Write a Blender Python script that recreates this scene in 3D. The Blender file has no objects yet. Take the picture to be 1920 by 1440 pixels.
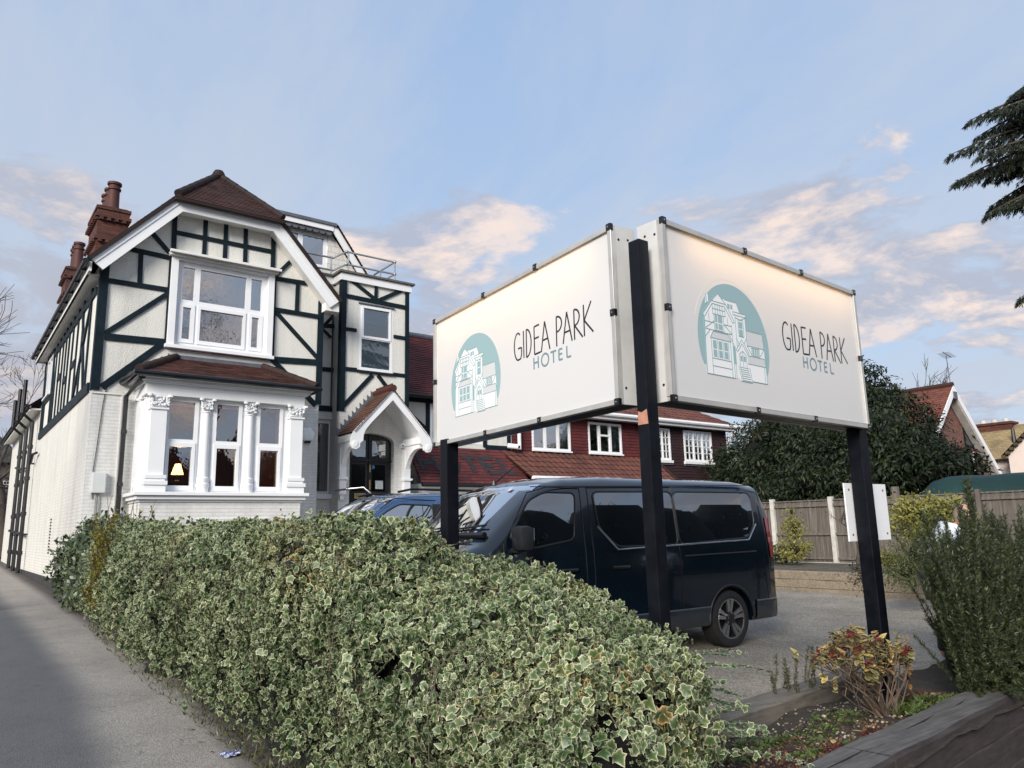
import bpy, bmesh, math, random
import numpy as np
from mathutils import Vector, Matrix, noise

# ------------------------------------------------------------------ camera, sky, sun
S = bpy.context.scene
CF, CYAW, CPITCH, CROLL, CH = 1405.96, math.radians(52.67), math.radians(10.925), math.radians(-1.321), 1.55
_f = Vector((math.cos(CPITCH)*math.cos(CYAW), math.cos(CPITCH)*math.sin(CYAW), math.sin(CPITCH)))
_r = Vector((math.sin(CYAW), -math.cos(CYAW), 0)); _u = _r.cross(_f)
CR = math.cos(CROLL)*_r + math.sin(CROLL)*_u
CU = -math.sin(CROLL)*_r + math.cos(CROLL)*_u
CFW = _f
CC = Vector((0, 0, CH))
cam = bpy.data.cameras.new("camera"); camo = bpy.data.objects.new("camera", cam)
S.collection.objects.link(camo)
cam.sensor_width = 36; cam.lens = CF/1920*36; cam.clip_start = .05; cam.clip_end = 3000
camo.matrix_world = Matrix(((CR.x, CU.x, -CFW.x, CC.x), (CR.y, CU.y, -CFW.y, CC.y), (CR.z, CU.z, -CFW.z, CC.z), (0, 0, 0, 1)))
S.camera = camo
S.view_settings.view_transform = 'Standard'; S.view_settings.look = 'None'
S.view_settings.exposure = 0.74; S.view_settings.gamma = 1.0
S.cycles.max_bounces = 8; S.cycles.transparent_max_bounces = 12
S.cycles.use_denoising = True
try: S.cycles.caustics_reflective = False; S.cycles.caustics_refractive = False
except Exception: pass

SUN_EL, SUN_AZ = math.radians(25), math.radians(212)     # direction TO the sun, azimuth from +X counter clockwise
sun_dir = Vector((math.cos(SUN_EL)*math.cos(SUN_AZ), math.cos(SUN_EL)*math.sin(SUN_AZ), math.sin(SUN_EL)))
sl = bpy.data.lights.new("sun", 'SUN'); so = bpy.data.objects.new("sun", sl); S.collection.objects.link(so)
sl.energy = 3.0; sl.angle = math.radians(24); sl.color = (1.0, .94, .86)
so.rotation_euler = sun_dir.to_track_quat('Z', 'Y').to_euler(); so.location = (-20, -10, 30)

W = bpy.data.worlds.new("World"); S.world = W; W.use_nodes = True
def build_world():
    nt = W.node_tree; N = nt.nodes; L = nt.links; N.clear()
    out = N.new('ShaderNodeOutputWorld'); bg = N.new('ShaderNodeBackground'); bg.inputs[1].default_value = .1
    sky = N.new('ShaderNodeTexSky'); sky.sky_type = 'NISHITA'; sky.sun_disc = False
    sky.sun_elevation = SUN_EL; sky.sun_rotation = math.pi/2 - SUN_AZ
    sky.air_density = 1.0; sky.dust_density = .8; sky.ozone_density = 1.6; sky.altitude = 0
    tc = N.new('ShaderNodeTexCoord')
    sep = N.new('ShaderNodeSeparateXYZ'); L.new(tc.outputs['Generated'], sep.inputs[0])
    def m(op, a, b=None, c=None, clamp=False):
        n = N.new('ShaderNodeMath'); n.operation = op; n.use_clamp = clamp
        for i, x in enumerate((a, b, c)):
            if x is None: continue
            if isinstance(x, (int, float)): n.inputs[i].default_value = x
            else: L.new(x, n.inputs[i])
        return n.outputs[0]
    def ramp(v, pts):
        n = N.new('ShaderNodeValToRGB'); L.new(v, n.inputs[0]); e = n.color_ramp.elements
        while len(e) > 1: e.remove(e[0])
        for i, (p, c) in enumerate(pts):
            q = e[0] if i == 0 else e.new(p)
            q.position = p; q.color = (c, c, c, 1) if isinstance(c, (int, float)) else (*c, 1)
        return n.outputs[0]
    def mix(f, a, b):
        n = N.new('ShaderNodeMix'); n.data_type = 'RGBA'
        if isinstance(f, (int, float)): n.inputs[0].default_value = f
        else: L.new(f, n.inputs[0])
        for k, x in ((6, a), (7, b)):
            if isinstance(x, tuple): n.inputs[k].default_value = (*x, 1)
            else: L.new(x, n.inputs[k])
        return n.outputs[2]
    z = m('MAXIMUM', sep.outputs[2], 0.0)
    inv = m('DIVIDE', 1.0, m('ADD', z, .22))
    cx = m('MULTIPLY', sep.outputs[0], inv); cy = m('MULTIPLY', sep.outputs[1], inv)
    def noise_tex(sx, sy, sz, rot, scale, detail, rough, dist=0.0, off=(0, 0, 0)):
        c = N.new('ShaderNodeCombineXYZ'); L.new(cx, c.inputs[0]); L.new(cy, c.inputs[1]); L.new(z, c.inputs[2])
        mp = N.new('ShaderNodeMapping'); mp.inputs['Scale'].default_value = (sx, sy, sz)
        mp.inputs['Rotation'].default_value = (0, 0, rot); mp.inputs['Location'].default_value = off
        L.new(c.outputs[0], mp.inputs[0])
        n = N.new('ShaderNodeTexNoise'); n.inputs['Scale'].default_value = scale; n.inputs['Detail'].default_value = detail
        n.inputs['Roughness'].default_value = rough; n.inputs['Distortion'].default_value = dist
        L.new(mp.outputs[0], n.inputs['Vector']); return n.outputs[0]
    # high thin veil, streaky
    veil = noise_tex(1.0, .35, 0, .55, 1.6, 7, .6, .9, (3.1, 1.7, 0))
    veil_f = ramp(veil, [(.32, 0.0), (.68, .95)])
    # low banks of cumulus: denser towards the horizon
    low = noise_tex(.9, .9, 2.5, .2, 2.1, 9, .62, .35, (0.6, 9.3, .4))
    hz = ramp(z, [(.04, .40), (.14, .38), (.24, .35), (.33, .33), (.39, .26), (.45, .13), (.52, .03), (.62, 0.0)])
    lf = m('ADD', m('MULTIPLY', sep.outputs[0], -.22), m('MULTIPLY', sep.outputs[1], .97)); lfb = m('MULTIPLY', ramp(lf, [(.80, 0.0), (.93, .14)]), ramp(z, [(.50, 1.0), (.62, 0.0)]))
    lowv = m('ADD', m('ADD', m('MULTIPLY_ADD', low, 1.6, -.30), lfb), m('SUBTRACT', hz, .32))
    low_f = ramp(lowv, [(.47, 0.0), (.56, .72), (.72, .97)])
    # shading inside the banks: a shifted copy of the same field (towards the sun = lit)
    low2 = noise_tex(.9, .9, 2.5, .2, 2.1, 9, .62, .35, (0.6 + .10, 9.3 + .07, .4 - .10))
    lit = ramp(m('SUBTRACT', low, low2), [(.42 - .5 + .02, 0.0), (.12, 1.0)])
    bigtone = noise_tex(.5, .5, 1, .9, 1.1, 3, .5, 0, (1, 8, 0))
    cshade = mix(lit, (2.85, 3.0, 3.6), (5.9, 4.9, 4.35))
    cshade = mix(ramp(bigtone, [(.4, 0.0), (.62, .55)]), cshade, (3.0, 3.1, 3.5))
    base = mix(ramp(z, [(0, 0.0), (.22, .30), (.7, .82)]), (3.2, 4.1, 5.2), (2.15, 3.1, 4.9))
    skyc = mix(.85, sky.outputs[0], base)
    c1 = mix(veil_f, skyc, (3.5, 3.85, 4.5))
    c2 = mix(low_f, c1, cshade)
    L.new(c2, bg.inputs[0]); L.new(bg.outputs[0], out.inputs[0])
build_world()

# ------------------------------------------------------------------ helpers
def at(axis, val, p):
    """point of the real plane axis = val that the photograph shows at pixel p (1920 x 1440)"""
    d = CR*((p[0]-960)/CF) - CU*((p[1]-720)/CF) + CFW
    t = (val-CC[axis])/d[axis]
    return CC + d*t
def r1(x, y): return (x/4, 300+y/4)
def r2(x, y): return (x/4, 640+y/4)
def r3(x, y): return (280+x/3.692, 300+y/3.692)
def r4(x, y): return (400+x/4.364, 600+y/4.364)
def gz(x, y): return .007*max(-20, min(30, x)) + .018*max(-12, min(42, y))

class MB:
    def __init__(s): s.v = []; s.f = []; s.m = []; s.u = []
    def face(s, pts, m=0, uv=None):
        n = len(s.v); s.v += [tuple(p) for p in pts]; s.f.append(tuple(range(n, n+len(pts)))); s.m.append(m)
        s.u.append(uv or [(0, 0)]*len(pts)); return s
    def add(s, vs, fs, m=0):
        n = len(s.v); s.v += [tuple(p) for p in vs]
        for f in fs: s.f.append(tuple(n+i for i in f)); s.m.append(m); s.u.append([(0, 0)]*len(f))
        return s
    def obox(s, c, ax, ay, az, m=0):
        c, ax, ay, az = map(Vector, (c, ax, ay, az))
        vs = [c+ax*i+ay*j+az*k for k in (-1, 1) for j in (-1, 1) for i in (-1, 1)]
        return s.add(vs, [(0, 2, 3, 1), (4, 5, 7, 6), (0, 1, 5, 4), (2, 6, 7, 3), (0, 4, 6, 2), (1, 3, 7, 5)], m)
    def box(s, x0, x1, y0, y1, z0, z1, m=0):
        return s.obox(((x0+x1)/2, (y0+y1)/2, (z0+z1)/2), ((x1-x0)/2, 0, 0), (0, (y1-y0)/2, 0), (0, 0, (z1-z0)/2), m)
    def prism(s, poly, ext, m=0):
        p = [Vector(q) for q in poly]; e = Vector(ext); n = len(p)
        return s.add(p+[q+e for q in p], [tuple(range(n))[::-1], tuple(range(n, 2*n))]+[(i, (i+1) % n, n+(i+1) % n, n+i) for i in range(n)], m)
    def bar(s, a, b, w, d, n, m=0, sink=.004):
        """beam from a to b, w wide in the plane with normal n, standing d proud of it"""
        a, b, n = Vector(a), Vector(b), Vector(n).normalized(); t = (b-a); L = t.length; t.normalize(); x = t.cross(n).normalized()
        return s.obox((a+b)/2+n*(d-sink)/2, t*L/2, x*w/2, n*(d+sink)/2, m)
    def tube(s, pts, r, n=8, m=0, cap=True):
        P = [Vector(p) for p in pts]; R = r if isinstance(r, (list, tuple)) else [r]*len(P)
        t0 = (P[1]-P[0]).normalized(); ref = Vector((0, 0, 1)) if abs(t0.z) < .9 else Vector((1, 0, 0))
        x = t0.cross(ref).normalized(); vs = []
        for i, p in enumerate(P):
            t = (P[min(i+1, len(P)-1)]-P[max(i-1, 0)])
            t = t.normalized() if t.length > 1e-9 else t0
            x = (x-t*x.dot(t)); x = x.normalized() if x.length > 1e-6 else t.orthogonal().normalized(); y = t.cross(x)
            vs += [p+(x*math.cos(k*2*math.pi/n)+y*math.sin(k*2*math.pi/n))*R[i] for k in range(n)]
        fs = [(i*n+k, i*n+(k+1) % n, (i+1)*n+(k+1) % n, (i+1)*n+k) for i in range(len(P)-1) for k in range(n)]
        if cap: fs += [tuple(range(n))[::-1], tuple((len(P)-1)*n+k for k in range(n))]
        return s.add(vs, fs, m)
    def lathe(s, c, prof, n=16, m=0, axis=(0, 0, 1), caps=True):
        c = Vector(c); z = Vector(axis).normalized(); x = z.orthogonal().normalized(); y = z.cross(x); vs = []
        if abs(z.z) > .99: x, y = Vector((1, 0, 0)), Vector((0, 1, 0))
        for r, h in prof:
            for k in range(n):
                a = (k+.5)*2*math.pi/n
                vs.append(c+z*h+(x*math.cos(a)+y*math.sin(a))*r)
        fs = [(i*n+k, i*n+(k+1) % n, (i+1)*n+(k+1) % n, (i+1)*n+k) for i in range(len(prof)-1) for k in range(n)]
        if caps: fs += [tuple(range(n))[::-1], tuple((len(prof)-1)*n+k for k in range(n))]
        return s.add(vs, fs, m)
    def ball(s, c, r, m=0, n=8, k=5, sc=(1, 1, 1)):
        c = Vector(c); vs = [c+Vector((0, 0, -r*sc[2]))]
        for i in range(1, k):
            th = math.pi*i/k
            for j in range(n):
                ph = 2*math.pi*j/n
                vs.append(c+Vector((r*sc[0]*math.sin(th)*math.cos(ph), r*sc[1]*math.sin(th)*math.sin(ph), -r*sc[2]*math.cos(th))))
        vs.append(c+Vector((0, 0, r*sc[2]))); fs = []
        for j in range(n):
            fs.append((0, 1+(j+1) % n, 1+j)); fs.append((len(vs)-1, 1+(k-2)*n+j, 1+(k-2)*n+(j+1) % n))
            for i in range(k-2): fs.append((1+i*n+j, 1+i*n+(j+1) % n, 1+(i+1)*n+(j+1) % n, 1+(i+1)*n+j))
        return s.add(vs, fs, m)
    def holes(s, axis, val, u0, u1, z0, z1, hs, depth, m=0, back=True):
        """wall slab in the plane axis = val (outside towards -axis) with rectangular openings (u0,u1,z0,z1) and their reveals"""
        us = sorted({u0, u1, *[h[0] for h in hs], *[h[1] for h in hs]}); zs = sorted({z0, z1, *[h[2] for h in hs], *[h[3] for h in hs]})
        us = [u for u in us if u0 <= u <= u1]; zs = [z for z in zs if z0 <= z <= z1]
        def P(u, d, z): return (u, val+d, z) if axis == 1 else (val+d, u, z)
        def q(pts): s.face([P(*p) for p in (pts if axis == 1 else pts[::-1])], m)
        solid = lambda uc, zc: u0 < uc < u1 and z0 < zc < z1 and not any(h[0] < uc < h[1] and h[2] < zc < h[3] for h in hs)
        for i in range(len(us)-1):
            for j in range(len(zs)-1):
                a, b, c, d = us[i], us[i+1], zs[j], zs[j+1]; uc, zc = (a+b)/2, (c+d)/2
                if not solid(uc, zc): continue
                q([(a, 0, c), (b, 0, c), (b, 0, d), (a, 0, d)])
                if back: q([(a, depth, d), (b, depth, d), (b, depth, c), (a, depth, c)])
                E = 1e-5
                if not solid(a-E, zc): q([(a, depth, c), (a, 0, c), (a, 0, d), (a, depth, d)])
                if not solid(b+E, zc): q([(b, 0, c), (b, depth, c), (b, depth, d), (b, 0, d)])
                if not solid(uc, c-E): q([(a, 0, c), (a, depth, c), (b, depth, c), (b, 0, c)])
                if not solid(uc, d+E): q([(a, depth, d), (a, 0, d), (b, 0, d), (b, depth, d)])
        return s
    def build(s, name, mats, parent=None, smooth=None, bevel=0):
        me = bpy.data.meshes.new(name); me.from_pydata(s.v, [], s.f)
        if not isinstance(mats, (list, tuple)): mats = [mats]
        for x in mats: me.materials.append(x)
        me.polygons.foreach_set('material_index', s.m)
        if any(any(c != (0, 0) for c in u) for u in s.u):
            uv = me.uv_layers.new(name='UVMap'); uv.data.foreach_set('uv', [c for u in s.u for p in u for c in p])
        return finish(name, me, parent, smooth, bevel)

def finish(name, me, parent=None, smooth=None, bevel=0):
    if bevel or smooth is not None:
        bm = bmesh.new(); bm.from_mesh(me); bmesh.ops.remove_doubles(bm, verts=bm.verts, dist=2e-4)
        bmesh.ops.recalc_face_normals(bm, faces=bm.faces)
        if bevel: bmesh.ops.bevel(bm, geom=[e for e in bm.edges if e.is_manifold and e.calc_face_angle(0) > .6], offset=bevel, segments=2, affect='EDGES', profile=.6)
        bm.to_mesh(me); bm.free()
    me.update()
    o = bpy.data.objects.new(name, me); S.collection.objects.link(o)
    if smooth is not None:
        me.polygons.foreach_set('use_smooth', [True]*len(me.polygons)); me.set_sharp_from_angle(angle=math.radians(smooth))
    if parent is not None: attach(o, parent)
    return o
def attach(o, parent):
    o.parent = parent
    L = Vector(parent.location) if parent.parent is None else Vector((0, 0, 0))
    o.matrix_parent_inverse = Matrix.Translation(-L)
def tag(o, label, cat, group=None, kind=None):
    if label: o['label'] = label
    if cat: o['category'] = cat
    if group: o['group'] = group
    if kind: o['kind'] = kind
    return o
def thing(name, label, cat, loc=(0, 0, 0), group=None):
    o = bpy.data.objects.new(name, None); S.collection.objects.link(o); o.location = loc; o.empty_display_size = .2
    return tag(o, label, cat, group)
def arrays(name, V, F, mats, UV=None, parent=None, smooth=False, mi=None):
    """mesh from numpy arrays: V (n,3), F (m,k) and per-vertex UV (n,2)"""
    me = bpy.data.meshes.new(name); m, k = F.shape
    me.vertices.add(len(V)); me.vertices.foreach_set('co', V.astype(np.float32).ravel())
    me.loops.add(m*k); me.loops.foreach_set('vertex_index', F.astype(np.int32).ravel())
    me.polygons.add(m); me.polygons.foreach_set('loop_start', (np.arange(m)*k).astype(np.int32))
    if not isinstance(mats, (list, tuple)): mats = [mats]
    for x in mats: me.materials.append(x)
    if mi is not None: me.polygons.foreach_set('material_index', mi.astype(np.int32))
    if UV is not None:
        uv = me.uv_layers.new(name='UVMap'); uv.data.foreach_set('uv', UV[F.ravel()].astype(np.float32).ravel())
    if smooth: me.polygons.foreach_set('use_smooth', [True]*m)
    me.update(calc_edges=True)
    o = bpy.data.objects.new(name, me); S.collection.objects.link(o)
    if parent is not None: attach(o, parent)
    return o
def scatter(pos, tip, nrm, size, tv, tf, tu, rng, wob=.0):
    """copies of a leaf template (x across, y along tip, z normal) as one vertex/face/uv set"""
    n = len(pos); t = tip/np.linalg.norm(tip, axis=1, keepdims=True)
    x = np.cross(t, nrm); x /= np.linalg.norm(x, axis=1, keepdims=True)+1e-9; z = np.cross(x, t)
    k = len(tv); sz = np.asarray(size).reshape(-1, 1, 1)
    V = pos[:, None, :]+sz*(tv[None, :, 0:1]*x[:, None]+tv[None, :, 1:2]*t[:, None]+tv[None, :, 2:3]*z[:, None])
    if wob: V += rng.normal(0, wob, V.shape)*sz
    F = (tf[None]+(np.arange(n)*k)[:, None, None]).reshape(-1, tf.shape[1])
    U = np.repeat(rng.random(n), k).reshape(n, k, 1); U = np.concatenate([np.tile(tu[None, :, None], (n, 1, 1)), U], 2)
    return V.reshape(-1, 3), F, U.reshape(-1, 2)

# ------------------------------------------------------------------ materials
def nm(name):
    m = bpy.data.materials.new(name); m.use_nodes = True; nt = m.node_tree
    return m, nt, nt.nodes, nt.links, nt.nodes['Principled BSDF']
def tex_noise(N, L, vec, scale, detail=4, rough=.6):
    n = N.new('ShaderNodeTexNoise'); n.inputs['Scale'].default_value = scale; n.inputs['Detail'].default_value = detail
    n.inputs['Roughness'].default_value = rough
    if vec is not None: L.new(vec, n.inputs['Vector'])
    return n.outputs[0]
def ramp_n(N, L, v, pts):
    n = N.new('ShaderNodeValToRGB'); L.new(v, n.inputs[0]); e = n.color_ramp.elements
    while len(e) > 1: e.remove(e[0])
    for i, (p, c) in enumerate(pts):
        q = e[0] if i == 0 else e.new(p)
        q.position = p; q.color = (c, c, c, 1) if isinstance(c, (int, float)) else (*c, 1)
    return n.outputs[0]
def mixc(N, L, f, a, b, mode='MIX'):
    n = N.new('ShaderNodeMix'); n.data_type = 'RGBA'; n.blend_type = mode
    for k, x in ((0, f), (6, a), (7, b)):
        if isinstance(x, (int, float)): n.inputs[k].default_value = x
        elif isinstance(x, tuple): n.inputs[k].default_value = (*x, 1)
        else: L.new(x, n.inputs[k])
    return n.outputs[2]
def bump_n(N, L, h, strength, dist, p, chain=None):
    b = N.new('ShaderNodeBump'); b.inputs['Strength'].default_value = strength; b.inputs['Distance'].default_value = dist
    L.new(h, b.inputs['Height'])
    if chain is not None: L.new(chain, b.inputs['Normal'])
    L.new(b.outputs[0], p.inputs['Normal']); return b.outputs[0]
def coords(N): return N.new('ShaderNodeTexCoord').outputs['Object']
def swiz(N, L, vec, a, b):
    s = N.new('ShaderNodeSeparateXYZ'); L.new(vec, s.inputs[0]); c = N.new('ShaderNodeCombineXYZ')
    L.new(s.outputs[a], c.inputs[0]); L.new(s.outputs[b], c.inputs[1]); return c.outputs[0]
def mat(name, col, rough=.6, metal=0.0, spec=.5, var=(3, .12), bump=None, coat=0.0):
    m, nt, N, L, p = nm(name); v = coords(N)
    if var:
        f = tex_noise(N, L, v, var[0], 6); lo = tuple(c*(1-var[1]) for c in col); hi = tuple(min(1, c*(1+var[1])) for c in col)
        L.new(ramp_n(N, L, f, [(.3, lo), (.7, hi)]), p.inputs['Base Color'])
        L.new(ramp_n(N, L, f, [(.3, max(0, rough-.07)), (.7, min(1, rough+.07))]), p.inputs['Roughness'])
    else:
        p.inputs['Base Color'].default_value = (*col, 1); p.inputs['Roughness'].default_value = rough
    p.inputs['Metallic'].default_value = metal; p.inputs['Specular IOR Level'].default_value = spec
    p.inputs['Coat Weight'].default_value = coat; p.inputs['Coat Roughness'].default_value = .05
    if bump: bump_n(N, L, tex_noise(N, L, v, bump[0], 6), bump[1], bump[2], p)
    return m
def brick_mat(name, a, col, mortar, cw=.225, ch=.075, var=.25, strength=.8, dist=.006, rough=.75, mort=.008, dirt=.0):
    """brickwork on a vertical face; a = the horizontal axis of that face (0 x, 1 y)"""
    m, nt, N, L, p = nm(name); v0 = coords(N); v = swiz(N, L, v0, a, 2)
    b = N.new('ShaderNodeTexBrick'); L.new(v, b.inputs['Vector']); b.inputs['Scale'].default_value = 1
    b.inputs['Brick Width'].default_value = cw; b.inputs['Row Height'].default_value = ch; b.inputs['Mortar Size'].default_value = mort
    b.inputs['Mortar Smooth'].default_value = .3; b.inputs['Bias'].default_value = 0
    b.inputs['Color1'].default_value = (*[c*(1-var) for c in col], 1); b.inputs['Color2'].default_value = (*[min(1, c*(1+var)) for c in col], 1)
    b.inputs['Mortar'].default_value = (*mortar, 1)
    c = mixc(N, L, ramp_n(N, L, tex_noise(N, L, v0, 1.3, 8, .7), [(.35, 0.0), (.7, 1.0)]), b.outputs[0], tuple(x*(.82-dirt) for x in col), 'MIX')
    c = mixc(N, L, .35, b.outputs[0], c); mp = N.new('ShaderNodeMapping'); mp.inputs['Scale'].default_value = (2.2, 2.2, .4); L.new(v0, mp.inputs[0]); c = mixc(N, L, 1.0, c, ramp_n(N, L, tex_noise(N, L, mp.outputs[0], 1.0, 8, .7), [(.28, .80), (.55, 1.0)]), 'MULTIPLY'); L.new(c, p.inputs['Base Color']); p.inputs['Roughness'].default_value = rough
    inv = N.new('ShaderNodeInvert'); L.new(b.outputs['Fac'], inv.inputs['Color'])
    n1 = bump_n(N, L, tex_noise(N, L, v0, 45, 4), .35, .004, p)
    bump_n(N, L, inv.outputs[0], strength, dist, p, n1)
    return m
def tile_mat(name, cols, tw=.17, rough=.8, moss=.0):
    """plain tiles: uv = (metres along the course, course number)"""
    m, nt, N, L, p = nm(name); uv = N.new('ShaderNodeTexCoord').outputs['UV']; v0 = coords(N)
    s = N.new('ShaderNodeSeparateXYZ'); L.new(uv, s.inputs[0])
    def M(op, a, b=None):
        n = N.new('ShaderNodeMath'); n.operation = op
        for i, x in enumerate((a, b)):
            if x is None: continue
            if isinstance(x, (int, float)): n.inputs[i].default_value = x
            else: L.new(x, n.inputs[i])
        return n.outputs[0]
    row = M('FLOOR', s.outputs[1]); u = M('ADD', M('DIVIDE', s.outputs[0], tw), M('MULTIPLY', row, .5))
    c = N.new('ShaderNodeCombineXYZ'); L.new(M('FLOOR', u), c.inputs[0]); L.new(row, c.inputs[1])
    wn = N.new('ShaderNodeTexWhiteNoise'); wn.noise_dimensions = '2D'; L.new(c.outputs[0], wn.inputs[0])
    k = len(cols); col = ramp_n(N, L, wn.outputs[0], [(i/(k-1), x) for i, x in enumerate(cols)])
    joint = ramp_n(N, L, M('PINGPONG', M('FRACT', u), .5), [(.0, .25), (.05, 1.0)])
    big = tex_noise(N, L, v0, .9, 6, .65)
    col = mixc(N, L, 1.0, col, joint, 'MULTIPLY'); dark = mixc(N, L, 1.0, col, (.45, .45, .48), 'MULTIPLY')
    col = mixc(N, L, ramp_n(N, L, big, [(.45, 0.0), (.72, .85)]), col, dark)
    if moss: col = mixc(N, L, ramp_n(N, L, tex_noise(N, L, v0, 6, 8, .75), [(.62, 0.0), (.72, moss)]), col, (.16, .15, .11))
    L.new(col, p.inputs['Base Color']); p.inputs['Roughness'].default_value = rough
    bump_n(N, L, joint, .6, .006, p)
    return m
def glass_mat(name, tint=(.75, .8, .8), refl=.42, wave=.0, dark=None):
    m, nt, N, L, p = nm(name); N.remove(p); out = N['Material Output']; v = coords(N)
    g = N.new('ShaderNodeBsdfGlossy'); g.inputs['Roughness'].default_value = .01; g.inputs[0].default_value = (.95, .97, 1, 1)
    if dark is None:
        t = N.new('ShaderNodeBsdfTransparent'); t.inputs[0].default_value = (*tint, 1)
    else:
        t = N.new('ShaderNodeBsdfDiffuse'); t.inputs[0].default_value = (*dark, 1)
    if wave:
        b = N.new('ShaderNodeBump'); b.inputs['Strength'].default_value = wave; b.inputs['Distance'].default_value = .02
        L.new(tex_noise(N, L, v, 5, 2), b.inputs['Height']); L.new(b.outputs[0], g.inputs['Normal'])
    fr = N.new('ShaderNodeFresnel'); fr.inputs[0].default_value = 1.5
    ad = N.new('ShaderNodeMath'); ad.operation = 'ADD'; ad.use_clamp = True; L.new(fr.outputs[0], ad.inputs[0]); ad.inputs[1].default_value = refl
    mx = N.new('ShaderNodeMixShader'); L.new(ad.outputs[0], mx.inputs[0]); L.new(t.outputs[0], mx.inputs[1]); L.new(g.outputs[0], mx.inputs[2])
    L.new(mx.outputs[0], out.inputs[0]); return m
def leaf_mat(name, ramp, tone=None, rough=.45, trans=.2, spec=.4):
    """leaves: uv.x runs from midrib 0 to margin 1, uv.y is a random number per leaf"""
    m, nt, N, L, p = nm(name); uv = N.new('ShaderNodeTexCoord').outputs['UV']
    s = N.new('ShaderNodeSeparateXYZ'); L.new(uv, s.inputs[0])
    n = tex_noise(N, L, coords(N), 60, 3)
    a = N.new('ShaderNodeMath'); a.operation = 'MULTIPLY_ADD'; L.new(n, a.inputs[0]); a.inputs[1].default_value = .40; L.new(s.outputs[0], a.inputs[2])
    b = N.new('ShaderNodeMath'); b.operation = 'SUBTRACT'; L.new(a.outputs[0], b.inputs[0]); b.inputs[1].default_value = .20
    c = ramp_n(N, L, b.outputs[0], ramp)
    if tone: c = mixc(N, L, 1.0, c, ramp_n(N, L, s.outputs[1], tone), 'MULTIPLY')
    L.new(c, p.inputs['Base Color']); p.inputs['Roughness'].default_value = rough; p.inputs['Specular IOR Level'].default_value = spec
    if trans:
        out = N['Material Output']; t = N.new('ShaderNodeBsdfTranslucent'); L.new(c, t.inputs[0])
        mx = N.new('ShaderNodeMixShader'); mx.inputs[0].default_value = trans
        L.new(p.outputs[0], mx.inputs[1]); L.new(t.outputs[0], mx.inputs[2]); L.new(mx.outputs[0], out.inputs[0])
    return m
def emis(name, col, st):
    m, nt, N, L, p = nm(name); p.inputs['Base Color'].default_value = (*col, 1)
    p.inputs['Emission Color'].default_value = (*col, 1); p.inputs['Emission Strength'].default_value = st; return m

WHITE = mat('white gloss paint', (.80, .81, .82), .35, var=(2, .03))
UPVC = mat('white plastic frame', (.82, .83, .85), .28, var=(2, .02))
CREAMW = mat('off white masonry paint', (.74, .73, .70), .6, var=(1.2, .05), bump=(60, .25, .004))
TIMBER = mat('blue black timber paint', (.006, .014, .020), .55, spec=.18, var=(4, .3), bump=(25, .2, .003))
BLACKP = mat('black gloss plastic', (.006, .006, .008), .35, var=(5, .2))
LEAD = mat('grey lead', (.10, .11, .13), .55, var=(6, .25))
CONC = mat('pale concrete', (.50, .48, .44), .85, var=(5, .2), bump=(60, .4, .005))
DARKROOM = mat('unlit room shade', (.045, .040, .038), .9, var=(2, .2))  # dark colour stands in for the shade of unlit rooms
def stain(N, L, v):
    mp = N.new('ShaderNodeMapping'); mp.inputs['Scale'].default_value = (2.6, 2.6, .35); L.new(v, mp.inputs[0]); return tex_noise(N, L, mp.outputs[0], 1.0, 8, .68)
def roughcast(name, col):
    m, nt, N, L, p = nm(name); v = coords(N)
    f = stain(N, L, v)
    L.new(ramp_n(N, L, f, [(.28, tuple(c*.80 for c in col)), (.5, tuple(c*.95 for c in col)), (.7, col)]), p.inputs['Base Color']); p.inputs['Roughness'].default_value = .8
    vo = N.new('ShaderNodeTexVoronoi'); vo.inputs['Scale'].default_value = 34; L.new(v, vo.inputs['Vector'])
    n1 = bump_n(N, L, tex_noise(N, L, v, 42, 5, .6),   .65, .02, p); bump_n(N, L, vo.outputs[0], .4, .012, p, n1); return m
ROUGH = roughcast('cream roughcast', (.73, .72, .665))
WBRICK_F = brick_mat('painted brick front', 0, (.74, .735, .71), (.66, .655, .63), var=.03, strength=.75, dist=.007, rough=.55)
WBRICK_S = brick_mat('painted brick side', 1, (.75, .73, .67), (.66, .64, .58), var=.03, strength=.75, dist=.007, rough=.55)
RBRICK_F = brick_mat('red stack brick front', 0, (.095, .026, .015), (.06, .038, .029), var=.5, strength=1, dist=.012)
RBRICK_S = brick_mat('red stack brick side', 1, (.095, .026, .015), (.06, .038, .029), var=.5, strength=1, dist=.012)
TERRA = mat('terracotta', (.065, .017, .011), .7, var=(8, .3), bump=(30, .3, .004))
TILE_MAIN = tile_mat('dark red clay tiles', [(.042, .016, .014), (.062, .021, .016), (.032, .015, .015), (.075, .028, .020), (.050, .018, .015)], moss=.5)
TILE_BAY = tile_mat('red brown clay tiles', [(.055, .017, .013), (.085, .026, .018), (.042, .016, .014), (.11, .040, .026), (.068, .021, .015)], moss=.5)
TILE_PORCH = tile_mat('weathered orange tiles', [(.085, .036, .022), (.13, .055, .030), (.06, .030, .022), (.10, .042, .024), (.075, .034, .028)], moss=.7)
TILE_LINK = tile_mat('painted red tiles', [(.10, .020, .022), (.125, .025, .026), (.08, .018, .02), (.14, .033, .030), (.105, .021, .023)], moss=.35)
TILE_HUNG = tile_mat('red hung tiles', [(.10, .015, .016), (.12, .018, .018), (.085, .014, .015), (.11, .017, .017)], tw=.2)
TILE_PLUM = tile_mat('plum hung tiles', [(.030, .010, .013), (.038, .012, .014), (.026, .009, .012), (.034, .011, .013)], tw=.2)
PANTILE = tile_mat('brown pantiles', [(.115, .040, .028), (.14, .050, .034), (.095, .034, .025), (.125, .043, .029)], tw=.3, moss=.3)
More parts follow.
